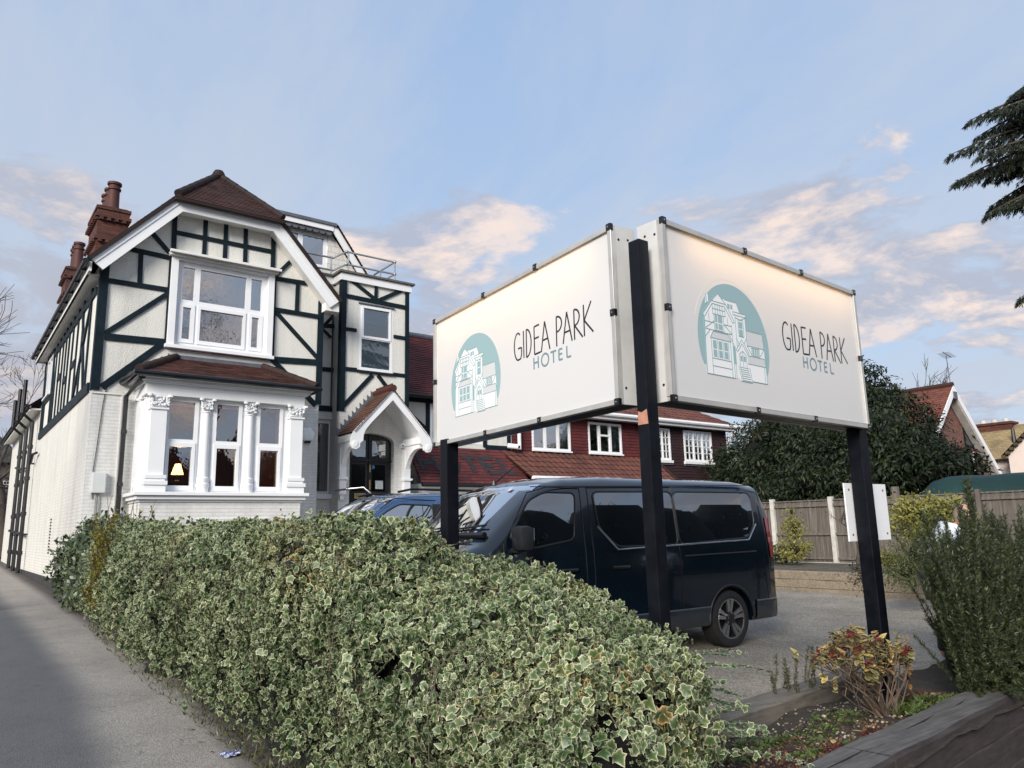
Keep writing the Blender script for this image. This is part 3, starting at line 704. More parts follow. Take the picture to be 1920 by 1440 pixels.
def build_bay():
    X0, X1, YB, ZS, ZW, ZT = 3.16, 6.52, 16.43, 2.44, 4.42, 4.75
    bay = MB()
    bay.holes(1, YB+.03, X0+.03, X1-.03, .25, ZS-.13, [], .2, 0); bay.holes(0, X0+.03, YB+.23, YF, .25, ZS-.13, [], .2, 0); bay.box(X1-.23, X1-.03, YB+.23, YF, .25, ZS-.13)
    bay.box(X0+.75, X1-.75, YB+.005, YB+.05, .9, 1.9)
    b = bay.build('bay_window', WBRICK_F, hotel)
    mb = MB()   # sill, side cheeks, entablature
    mb.box(X0-.12, X1+.12, YB-.12, YF, ZS-.07, ZS); mb.box(X0-.06, X1+.06, YB-.06, YF, ZS-.15, ZS-.07); mb.box(X0-.0, X1+.0, YB-.0, YF, ZS-.20, ZS-.15)
    mb.box(X0+.04, X0+.16, YB+.5, YF, ZS, ZW); mb.box(X1-.16, X1-.04, YB+.5, YF, ZS, ZW)
    mb.box(X0+.0, X1-.0, YB, YB+.26, ZW, ZT-.10); mb.box(X0, X0+.26, YB+.26, YF, ZW, ZT-.10); mb.box(X1-.26, X1, YB+.26, YF, ZW, ZT-.10)
    for g, a, c in ((.05, ZT-.10, ZT-.06), (.10, ZT-.06, ZT-.0), (.16, ZT-.0, ZT+.05)): mb.box(X0-g, X1+g, YB-g, YF, a, c)
    mb.box(X0+.26, X1-.26, YB+.26, YF+.1, ZT-.14, ZT-.10)
    mb.build('bay_surround', WHITE, hotel, bevel=.008)
    # panes between the columns, their edges read from the photograph's front plane
    e = [at(1, YB+.12, p)[0] for p in (r2(1228, 800), r2(1478, 800), r2(1590, 800), r2(1808, 800), r4(352, 1000), r4(566, 1000))]
    for a, c in ((e[0], e[1]), (e[2], e[3]), (e[4], e[5])):
        f = window(hotel, 1, YB+.08, a, c, ZS, ZW, [(.12, .88, .555, .955), (.16, .84, .07, .475)], [((.06, .94, .02, .52), 1)], inset=.05, glass=GLASS_DK)
    # pilasters and slender columns
    def capital(mb, x, y, z, w):
        for i, (g, h) in enumerate(((.0, .0), (.01, .05), (.025, .12), (.045, .18))):
            mb.box(x-w-g, x+w+g, y-w-g, y+w+g, z+h-.001*i, z+h+.07)
        rg = random.Random(int(x*100))
        for k in range(70):
            s_ = rg.choice((-1, 1)); u = rg.uniform(-1, 1); hh = rg.uniform(.03, .2); g = w+.01+.16*hh
            if rg.random() < .5: mb.ball((x+u*(w+.04), y-g, z+hh), rg.uniform(.016, .028), 0, 6, 4)
            else: mb.ball((x+s_*g, y+u*(w+.04), z+hh), rg.uniform(.016, .028), 0, 6, 4)
        for sx in (-1, 1):
            for sy in (-1, 1): mb.lathe((x+sx*(w+.06), y+sy*(w+.06), z+.21), [(.02, -.02), (.05, -.01), (.05, .03), (.02, .04)], 8)
    def column(x, y, w, rnd, parent):
        mb = MB()
        if rnd:
            mb.lathe((x, y, ZS), [(w*1.35, 0), (w*1.35, .10), (w*1.5, .13), (w*1.5, .18), (w*1.2, .2), (w*1.35, .26), (w*1.35, .3), (w*1.05, .33), (w*.95, ZW-ZS-.36), (w*.9, ZW-ZS-.30), (w*1.1, ZW-ZS-.28), (w*.9, ZW-ZS-.26)], 16)
        else:
            H = ZW-ZS
            for a, c, g in ((0, .14, .05), (.14, .22, .075), (.22, .27, .03), (.27, .34, .05), (.34, H-.3, 0), (H-.3, H-.26, .03)): mb.box(x-w-g, x+w+g, y-w-g, y+w+g, ZS+a, ZS+c)
        capital(mb, x, y, ZW-.24, w*.72 if rnd else w*.92)
        mb.build('column' if rnd else 'pilaster', WHITE, parent, smooth=40)
    column(at(1, YB+.15, r2(1165, 800))[0], YB+.16, .15, False, hotel); column(at(1, YB+.15, r4(660, 1000))[0], YB+.16, .145, False, hotel)
    column((e[1]+e[2])/2, YB+.15, .095, True, hotel); column((e[3]+e[4])/2, YB+.15, .095, True, hotel); column(X0+.14, YB+.62, .09, True, hotel)
    # solid fill between pilaster and first/last window
    mb = MB()
    for a, c in ((X0+.2, e[0]), (e[1], e[2]), (e[3], e[4]), (e[5], X1-.2)): mb.box(a, c, YB+.16, YB+.3, ZS, ZW)
    mb.box(X0+.06, X0+.2, YB+.2, YB+.5, ZS, ZW); mb.box(X1-.2, X1-.06, YB+.2, YB+.5, ZS, ZW)
    mb.build('mullion', WHITE, hotel)
    # tiled roof with two hips
    mb = MB(); A, B = (X0-.20, YB-.22, ZT+.09), (X1+.20, YB-.22, ZT+.09)
    tl, tr = at(1, YF-.02, (330, 671)), at(1, YF-.02, (487, 690)); zt = (tl.z+tr.z)/2; TL, TR = (tl.x, YF, zt), (tr.x+.1, YF, zt)
    slope(mb, A, B, TR, TL, seed=11); slope(mb, (A[0], YF, A[2]), A, TL, Vector(TL)+Vector((0, .001, 0)), seed=12); slope(mb, B, (B[0], YF, B[2]), Vector(TR)+Vector((0, .001, 0)), TR, seed=13)
    br = mb.build('bay_roof', TILE_BAY, hotel)
    up = Vector((0, 0, .03))
    for a_, c_ in ((A, TL), (B, TR)):
        mb = MB(); ridge(mb, Vector(a_)+up, Vector(c_)+up, .09); mb.build('hip_tile', TILE_BAY, br, smooth=40)
    mb = MB(); mb.bar(Vector(TL)+Vector((0, -.0, .03)), Vector(TR)+Vector((0, 0, .03)), .10, .03, (0, -1, 0))
    nst = 7
    for i in range(nst):
        a, c = lerp((A[0], YF, A[2]), TL, i/nst), lerp((A[0], YF, A[2]), TL, (i+1)/nst)
        mb.prism([(a.x-.02, YF-.02, a.z-.03), (c.x+.02, YF-.02, c.z-.02), (a.x-.03, YF-.02, c.z+.10)], (0, .019, 0))
        a, c = lerp((B[0], YF, B[2]), TR, i/nst), lerp((B[0], YF, B[2]), TR, (i+1)/nst)
    mb.build('lead_flashing', LEAD, br)
    mb = MB(); g = .27
    mb.tube([(X0-g, YF, ZT+.05), (X0-g, YB-g, ZT+.05), (X1+g, YB-g, ZT+.05), (X1+g, YF, ZT+.05)], .06, 8); mb.build('gutter', BLACKP, br)
build_bay()

def build_tower():
    # window
    f = window(hotel, 1, YT, *TWIN, [(.12, .90, .525, .945), (.07, .94, .05, .475)], [((.06, .95, .49, .985), 0)], inset=.0, depth=.12, glass=glass_mat('tower glass', (.85, .9, .92), .12, .02))
    x0, x1, z0, z1 = TWIN; zm = z0+(z1-z0)*.72
    mb = MB(); mb.box(x0, x1, YT+.050, YT+.056, zm, z1); mb.build('blind', BLIND, f)
    mb = MB(); mb.box(x0+.02, x1-.02, YT+.060, YT+.066, z0, z1); mb.build('pane_sheen', SHEEN, f)  # pale sheet behind the panes imitates their sky reflection
    mb = MB(); mb.box(x0-.05, x1+.05, YT-.06, YT+.1, z0-.06, z0); mb.build('sill', BLACKP, f)
    mb = MB(); mb.box(x0-.04, x1+.04, YT-.05, YT+.02, z1, z1+.03); mb.build('drip_rail', LEAD, f)
    # flat roof, fascia
    mb = MB(); mb.box(7.1, 8.09, YR-.06, 19.6, 8.20, 8.40); mb.box(8.02, 10.16, YT-.08, 19.6, 8.20, 8.40)
    mb.build('fascia', WHITE, hotel)
    mb = MB(); mb.box(7.1, 7.96, YR-.12, 19.55, 8.405, 8.46); mb.box(7.96, 10.24, YT-.14, 19.55, 8.405, 8.46); mb.box(9.0, 9.6, YT+.3, YT+.9, 8.46, 8.52)
    mb.build('flat_roof', mat('grey roofing felt', (.11, .10, .085), .9, var=(4, .25), bump=(30, .3, .006)), hotel)
    # dormer on top
    Y0 = 19.5; zt = 10.30; mb = MB()
    wx0, wx1, wz0, wz1 = 7.25, 8.28, 9.18, 9.98
    mb.holes(1, Y0, 6.2, 8.42, 8.45, 10.1, [(6.75, wx1, wz0-.15, wz1)], .15); mb.prism([(8.42, Y0, 8.45), (9.62, Y0, 8.45), (9.3, Y0, 8.9), (8.42, Y0, 10.05)], (0, .15, 0))
    mb.build('dormer_wall', brick_mat('white dormer tiles', 0, (.72, .70, .66), (.45, .44, .42), cw=.24, ch=.18, var=.04, strength=.6, dist=.01), hotel)
    mb = MB(); mb.box(6.3, 8.36, Y0-.22, 22, 10.1, 10.25); mb.box(6.3, 8.44, Y0-.26, 22, 10.25, 10.34, 1)
    mb.prism([(8.36, Y0-.2, 10.25), (8.50, Y0-.2, 10.25), (9.72, Y0-.2, 8.55), (9.52, Y0-.2, 8.5), (8.36, Y0-.2, 10.1)], (0, .05, 0), 0)
    mb.build('dormer_fascia', [WHITE, LEAD], hotel)
    mb = MB(); slope(mb, (9.8, Y0-.25, 8.5), (9.8, 22, 8.5), (8.46, 22, 10.32), (8.46, Y0-.25, 10.32), seed=21); mb.build('dormer_roof', TILE_MAIN, hotel)
    mb = MB()
    for i in range(8): mb.lathe((6.85+i*.2, Y0-.15, 10.06), [(.09, -.02), (.10, 0), (.09, .02)], 10, axis=(0, 1, 0))
    mb.build('valance', LEAD, hotel)
    f = window(hotel, 1, Y0, 6.75, wx1, wz0-.15, wz1, [(.05, .43, .08, .92), (.52, .93, .08, .92)], inset=.03)
    mb = MB(); wavy(mb, 1, Y0+.2, 6.8, 7.3, wz0-.1, wz1, .03, 20); mb.build('curtain', NET, f)
    # guard rail of scaffold tube
    mb = MB(); G = mat('galvanised tube', (.33, .36, .38), .45, .6, var=(6, .2)); r = .028
    for z in (9.02, 8.66):
        mb.tube([(6.6, YR+.12, z), (8.08, YR+.12, z), (8.24, YT+.12, z+.06), (9.72, YT+.12, z+.06), (9.72, 19.4, z+.06)], r, 8)
    for x, y in ((8.02, YR+.12), (8.3, YT+.12), (9.72, YT+.12), (9.72, 19.0), (7.0, YR+.12)): mb.tube([(x, y, 8.46), (x, y, 9.06)], r*.9, 8)
    for x, y in ((8.24, YT+.12), (9.72, YT+.12)):
        for z in (9.08, 8.72): mb.ball((x, y, z), .05, 0, 8, 5)
    mb.build('guard_rail', G, hotel, smooth=40)
build_tower()

def build_porch():
    xc, y0, yb = 9.08, 17.02, YT; za, ze = 5.16, 4.0; hw = 1.06
    mb = MB(); slope(mb, (xc-hw, yb, ze), (xc-hw, y0-.08, ze), (xc, y0-.08, za), (xc, yb, za), seed=31); slope(mb, (xc+hw, y0-.08, ze), (xc+hw, yb, ze), (xc, yb, za), (xc, y0-.08, za), seed=32)
    pr = mb.build('porch_roof', TILE_PORCH, hotel)
    mb = MB(); ridge(mb, (xc, y0-.1, za+.02), (xc, yb, za+.02), .085, step=.16)
    for i in range(6): mb.box(xc-.02, xc+.02, y0-.02+i*.16, y0+.07+i*.16, za+.09, za+.15)
    mb.build('ridge_tile', TERRA, pr)
    mb = MB()
    for i in range(10):
        a, c = lerp((xc-hw, yb, ze), (xc, yb, za), i/10), lerp((xc-hw, yb, ze), (xc, yb, za), (i+1)/10)
        mb.prism([(a.x-.01, yb-.025, a.z+.01), (c.x+.01, yb-.025, c.z+.01), (a.x-.02, yb-.025, c.z+.10)], (0, .02, 0))
    mb.bar((xc-hw, yb-.02, ze+.03), (xc, yb-.02, za+.03), .10, .02, (0, -1, 0)); mb.build('lead_flashing', LEAD, pr)
    mb = MB()
    prof = [(0, za-.02), (-hw-.02, ze-.0), (-hw-.09, ze-.18), (-hw-.10, ze-.34), (-hw-.05, ze-.42), (-hw+.06, ze-.44), (-hw+.15, ze-.38), (-hw+.16, ze-.28), (-hw+.24, ze-.22), (-hw+.25, ze-.08), (-hw+.31, ze+.07), (-hw+.46, ze+.25), (0, za-.29)]
    for sgn in (-1, 1):
        P = [(xc+sgn*-x, y0-.06, z) for x, z in prof]
        mb.prism(P if sgn > 0 else P[::-1], (0, .05, 0)); mb.lathe((xc+sgn*(hw-.02), y0-.06, ze-.31), [(.085, 0), (.085, -.012), (.05, -.02)], 14, axis=(0, 1, 0))
    for sgn in (-1, 1):   # side beams and curved brackets on the wall
        x = xc+sgn*(hw-.13)
        mb.box(x-.09, x+.09, y0, yb, ze-.20, ze-.02); mb.box(x-.06, x+.06, y0+.1, yb, ze-.32, ze-.20)
        pts = []
        for i in range(9):
            a = math.pi/2*i/8; pts.append((x-.06, yb-.75+.70*math.sin(a), ze-.32-.95*(1-math.cos(a))))
        mb.prism([(x-.06, yb-.85, ze-.32)]+pts+[(x-.06, yb, ze-1.30), (x-.06, yb, ze-.32)], (.12, 0, 0))
        mb.box(x-.09, x+.09, yb-.14, yb, ze-1.5, ze-.3); mb.box(x-.12, x+.12, yb-.18, yb, ze-1.12, ze-1.06); mb.box(x-.05, x+.05, yb-.10, yb, ze-1.62, ze-1.5)
    for sgn in (-1, 1):   # boarded lining
        mb.face([(xc+sgn*(hw-.04), y0, ze-.02), (xc, y0, za-.06), (xc, yb, za-.06), (xc+sgn*(hw-.04), yb, ze-.02)])
    mb.build('porch_frame', WHITE, hotel)
    mb = MB(); x0, x1, z0, z1 = DOOR; yd = YT+.16
    P = [(.10, .44, .36, .66), (.56, .90, .36, .66), (.10, .44, .74, .93), (.56, .90, .74, .93)]
    fw = lambda r: (x0+(x1-x0)*r[0], x0+(x1-x0)*r[1], z0+(z1-z0)*r[2], z0+(z1-z0)*r[3])
    mb.holes(1, yd, x0, x1, z0, z1, [fw(p) for p in P], .08); xm = (x0+x1)/2
    mb.box(xm-.03, xm+.03, yd-.03, yd+.01, z0, z1-.05); mb.box(x0, x1, yd-.04, yd, z0+(z1-z0)*.69, z0+(z1-z0)*.71)
    for s_ in (-1, 1): mb.box(xm+s_*.27-.17, xm+s_*.27+.17, yd-.015, yd, z0+.2, z0+.62)
    d = mb.build('door', mat('black door paint', (.010, .010, .014), .3, var=(4, .2)), hotel)
    g = MB()
    for p in P: a = fw(p); g.face([(a[0], yd+.04, a[2]), (a[1], yd+.04, a[2]), (a[1], yd+.04, a[3]), (a[0], yd+.04, a[3])])
    g.build('pane', GLASS_DK, d)
    mb = MB(); B = mat('worn brass', (.45, .33, .16), .35, .8, var=(12, .3))
    for s_ in (-1, 1): q_ = MB(); q_.box(xm+s_*.27-.16, xm+s_*.27+.16, yd-.035, yd-.016, z0+.66, z0+.80); q_.build('letter_plate', B, d, bevel=.006)
    for q_ in ((1.35, 1.55), (.9, 1.15)):
        mb = MB(); mb.box(xm-.02, xm+.02, yd-.05, yd-.03, z0+q_[0], z0+q_[1]); mb.build('handle', B, d, bevel=.006)
    mb = MB(); mb.lathe((xm+.12, yd+.03, z0+1.5), [(.055, 0), (.055, -.006)], 16, axis=(0, 1, 0)); mb.build('sticker', mat('blue sticker', (.06, .22, .45), .4, var=None), d)
    mb = MB(); mb.box(xm+.2, xm+.42, yd+.025, yd+.035, z0+.92, z0+1.14); mb.build('notice', mat('grey notice', (.45, .5, .5), .5, var=(40, .3)), d)
    # steps and landing
    mb = MB()
    for i in range(9):
        h = (z0-.35)/9; mb.box(x0-.15, x1+.2, YT-.9-.28*(8-i), YT+.2, .35+h*i, .35+h*(i+1))
    for x in (x0-.35, x1+.2): mb.prism([(x, YT, .3), (x, YT, z0+.15), (x, YT-.9, z0+.15), (x, YT-3.3, .6), (x, YT-3.3, .3)], (.2, 0, 0))
    mb.build('entrance_steps', CONC, hotel)
    mb = MB(); hp = at(1, YT-.75, (651, 917)); mb.tube([(hp.x, YT-.05, hp.z), (hp.x, YT-.75, hp.z), (hp.x+.32, YT-1.0, hp.z+.03), (hp.x+.5, YT-1.35, hp.z-.25), (hp.x+.5, YT-3, z0-.7)], .024, 8); mb.ball((hp.x, YT-.75, hp.z), .045)
    mb.build('handrail', mat('stainless tube', (.30, .30, .30), .35, .9, var=None), hotel, smooth=40)
    f = window(hotel, 1, YR, *NARROW, [(.1, .93, .04, .95)], inset=.10, glass=GLASS_DK, frame=CREAMW)
    mb = MB(); mb.box(NARROW[0], NARROW[1]+.12, YR-.10, YR+.05, NARROW[2]-.12, NARROW[2]); mb.build('sill', WHITE, f)
build_porch()

def side_window():
    f = window(hotel, 0, XS, 25.3, 26.6, 5.75, 6.95, [(.08, .46, .08, .92), (.54, .92, .08, .92)], inset=-.03)
    mb = MB(); mb.box(XS-.1, XS, 25.2, 26.7, 5.70, 5.75); mb.build('sill', CREAMW, f)
side_window()

# things fixed on the front wall
ab = at(1, YF, r4(765, 940)); t = thing('alarm_box', 'white hexagonal alarm box on the painted brick right of the bay', 'alarm box', ab)
mb = MB(); mb.lathe((ab.x, YF, ab.z), [(.19, 0), (.19, -.05), (.14, -.09), (.06, -.10)], 6, axis=(0, 1, 0)); mb.build('cover', UPVC, t)
mb = MB(); mb.box(ab.x-.07, ab.x+.07, YF-.08, YF-.005, ab.z-.21, ab.z-.15); mb.build('strobe', mat('blue strobe', (.01, .012, .03), .2, var=None), t)
cb = at(1, YT, r4(1535, 1030)); t = thing('security_camera', 'small white dome security camera under the porch, right of the black door', 'camera', cb)
mb = MB(); mb.box(cb.x-.06, cb.x+.06, YT-.05, YT, cb.z-.06, cb.z+.06); mb.ball((cb.x, YT-.09, cb.z), .065); mb.build('housing', UPVC, t, smooth=40)
mb = MB(); mb.ball((cb.x-.02, YT-.14, cb.z-.01), .025); mb.build('lens', BLACKP, t, smooth=40)
kb = at(1, YT, r4(1617, 1305)); t = thing('key_box', 'black key box on the cream wall right of the porch', 'key box', kb)
mb = MB(); mb.box(kb.x-.06, kb.x+.06, YT-.07, YT, kb.z-.12, kb.z+.12); mb.build('case', BLACKP, t, bevel=.01)
mb = MB(); mb.lathe((kb.x, YT-.07, kb.z), [(.018, 0), (.018, -.01)], 10, axis=(0, 1, 0)); mb.build('button', UPVC, t)
ub = at(1, YF, r2(735, 1062)); t = thing('meter_box', 'pale grey meter box on the painted brick left of the bay', 'meter box', ub)
mb = MB(); mb.box(ub.x-.13, ub.x+.13, YF-.12, YF, ub.z-.21, ub.z+.21); mb.build('case', mat('pale grey plastic', (.55, .58, .58), .45, var=(3, .04)), t, bevel=.02)
mb = MB(); mb.tube([(ub.x-.03, YF-.03, ub.z-.2), (ub.x-.03, YF-.03, .7)], .012, 6); mb.tube([(ub.x+.03, YF-.03, ub.z-.2), (ub.x+.03, YF-.03, .7)], .012, 6); mb.build('cable', mat('grey cable', (.3, .3, .3), .6, var=None), t)
mb = MB(); c0 = [at(1, YF-.02, r2(*p)) for p in ((808, 330), (790, 380), (770, 480), (750, 620), (725, 800), (700, 950), (688, 1120), (690, 1180))]
mb.tube(c0, .009, 5); o = mb.build('wall_cable', mat('dark cable', (.05, .05, .05), .6, var=None)); tag(o, 'thin dark cable hanging down the painted corner of the hotel', 'cable')
mb = MB(); mb.box(XS, 2.95, YF-.03, YF, 4.53, 4.56); mb.box(2.90, 2.93, YF-.03, YF, 1.0, 4.53); mb.build('conduit', CREAMW, hotel)

# lamp behind the bay glass
lp = at(1, 18.4, (333, 879)); ltab = thing('side_table', 'dark side table seen through the left bay pane', 'table', (lp.x, 18.4, 1.76))
zt = lp.z-.30; mb = MB(); mb.box(lp.x-.55, lp.x+.35, 18.15, 18.65, zt-.04, zt); mb.build('tabletop', mat('dark oak', (.05, .022, .012), .4), ltab)
for dx in (-.5, .3):
    for dy in (18.2, 18.6):
        mb = MB(); mb.box(lp.x+dx-.02, lp.x+dx+.02, dy-.02, dy+.02, 1.76, zt-.04); mb.build('leg', mat('dark oak leg', (.05, .022, .012), .4), ltab)
tl_ = thing('table_lamp', 'lit table lamp glowing in the left bay window', 'lamp', (lp.x, 18.4, zt))
mb = MB(); mb.lathe((lp.x, 18.4, zt), [(.08, 0), (.08, .02), (.02, .05), (.02, .2)], 12); mb.build('lamp_base', BLACKP, tl_, smooth=40)
mb = MB(); mb.lathe((lp.x, 18.4, zt+.17), [(.135, 0), (.06, .24)], 16); mb.build('lamp_shade', emis('lit lamp shade', (1.0, .62, .22), 5.5), tl_, smooth=40)
pl = bpy.data.lights.new('lamp_bulb', 'POINT'); pl.energy = 14; pl.color = (1, .5, .2); pl.shadow_soft_size = .1
plo = bpy.data.objects.new('lamp_bulb', pl); S.collection.objects.link(plo); plo.location = (lp.x, 18.25, zt+.5); attach(plo, tl_); plo.location = (lp.x, 18.25, zt+.5)

# ------------------------------------------------------------------ the low timbered wing beside the tower
YL = 19.0
link = thing('timbered_wing', 'low half-timbered wing with steep red tile roof and HOTEL on its lower slope', 'building', (12, 19.3, .35))
def build_link():
    X0, X1 = 10.08, 14.42
    wz0, wz1 = 4.12, 5.22; w0, w1 = at(1, YL, (806, 800))[0], at(1, YL, (905, 838))[0]
    mb = MB(); mb.holes(1, YL, X0, X1, .3, 5.42, [(w0, w1, wz0, wz1)], .25); mb.build('wall', ROUGH, link); mb = MB(); mb.box(X0, X1, 24, 24.3, .3, 5.4); mb.build('rear_wall', ROUGH, link)
    mb = MB(); n = (0, -1, 0)
    mb.bar((w0-.08, YL, 4.05), (w0-.08, YL, 5.4), .13, .03, n); mb.bar((X0+.1, YL, 5.3), (w0-.1, YL, 4.45), .13, .034, n); mb.bar((X0, YL, 4.05), (w0-.1, YL, 4.05), .14, .036, n)
    mb.bar((w1+.08, YL, 4.05), (w1+.08, YL, 5.4), .13, .03, n); mb.bar((w1+.1, YL, 4.05), (X1-.05, YL, 4.05), .15, .036, n); mb.bar((X1-.12, YL, 4.1), (X1-.12, YL, 5.4), .13, .03, n)
    mb.bar((X0, YL, 5.33), (X1, YL, 5.33), .12, .04, n); mb.build('timber_frame', TIMBER, link)
    window(link, 1, YL, w0, w1, wz0, wz1, [(.04, .30, .08, .92), (.37, .64, .08, .92), (.71, .96, .08, .92)], inset=-.01)
    mb = MB(); slope(mb, (X0-.1, YL-.35, 5.42), (X1+.3, YL-.35, 5.42), (X1+.3, 20.75, 7.78), (X0-.1, 20.75, 7.78), seed=51); slope(mb, (X1+.3, 23.2, 5.4), (X0-.1, 23.2, 5.4), (X0-.1, 20.75, 7.78), (X1+.3, 20.75, 7.78), seed=52)
    mb.build('roof', TILE_LINK, link)
    mb = MB(); ridge(mb, (X0-.1, 20.75, 7.8), (X1+.3, 20.75, 7.8), .1); mb.build('ridge_tile', LEAD, link)
    mb = MB(); mb.tube([(X0+.05, YL-.40, 5.40), (X1+.3, YL-.40, 5.40)], .06, 8); mb.tube([(X0+.12, YL-.40, 5.36), (X0+.12, YL-.25, 5.15), (X0+.12, YL-.08, 5.05), (X0+.12, YL-.08, 4.2)], .04, 8); mb.build('gutter', BLACKP, link)
    # lower lean-to slope with the painted letters
    a, b = at(1, 18.15, (790, 906)), at(1, 18.15, (997, 900)); c, d = at(1, YL-.04, (958, 849)), at(1, YL-.04, (778, 838))
    A, B, C, D = (a.x, 18.15, 2.86), (b.x, 18.15, 2.86), (c.x, YL-.03, 3.98), (a.x, YL-.03, 3.98)
    mb = MB(); slope(mb, A, B, C, D, gauge=.115, seed=53); lo = mb.build('lean_to_roof', TILE_LINK, link)
    mb = MB(); mb.box(a.x, b.x, 18.3, YL, .3, 2.84); mb.build('lean_to_wall', CREAMW, link)
    mb = MB(); mb.tube([(a.x, 18.1, 2.80), (b.x, 18.1, 2.80)], .055, 8); mb.build('gutter', BLACKP, lo)
    ups = (Vector(D)-Vector(A)); nrm = Vector((1, 0, 0)).cross(ups).normalized()
    q = lambda x, y: (740+x/6, 780+y/6)
    def onroof(p):
        dd = CR*((p[0]-960)/CF)-CU*((p[1]-720)/CF)+CFW; t = (Vector(A)-CC).dot(nrm)/dd.dot(nrm); return CC+dd*t
    mb = MB(); wd = .15
    def st(*pts):
        for i in range(len(pts)-1): mb.bar(onroof(q(*pts[i])), onroof(q(*pts[i+1])), wd, .026, nrm)
    st((405, 450), (500, 618)); st((240, 440), (330, 600)); st((300, 530), (450, 535))
    cx, cy = 625, 540; st(*[(cx+75*math.cos(t)+.55*85*math.sin(t), cy+85*math.sin(t)) for t in [2*math.pi*i/14 for i in range(15)]])
    st((735, 468), (890, 472)); st((810, 470), (905, 640)); st((935, 478), (1090, 482)); st((945, 480), (1055, 642), (1195, 640)); st((1000, 560), (1110, 562)); st((1155, 485), (1250, 645), (1370, 650))
    mb.build('roof_lettering', mat('black roof paint', (.022, .022, .025), .7, var=(6, .2)), lo)
    cb = at(1, YL, (953, 838)); t = thing('security_camera', 'white bullet security camera on the corner of the timbered wing, above the roof letters', 'camera', cb)
    mb = MB(); mb.tube([(cb.x-.12, YL-.12, cb.z+.02), (cb.x+.16, YL-.3, cb.z-.02)], .085, 10); mb.box(cb.x-.05, cb.x+.05, YL-.14, YL, cb.z-.04, cb.z+.04); mb.build('housing', UPVC, t, smooth=40)
    mb = MB(); mb.ball((cb.x+.18, YL-.31, cb.z-.02), .05); mb.build('lens', BLACKP, t)
build_link()

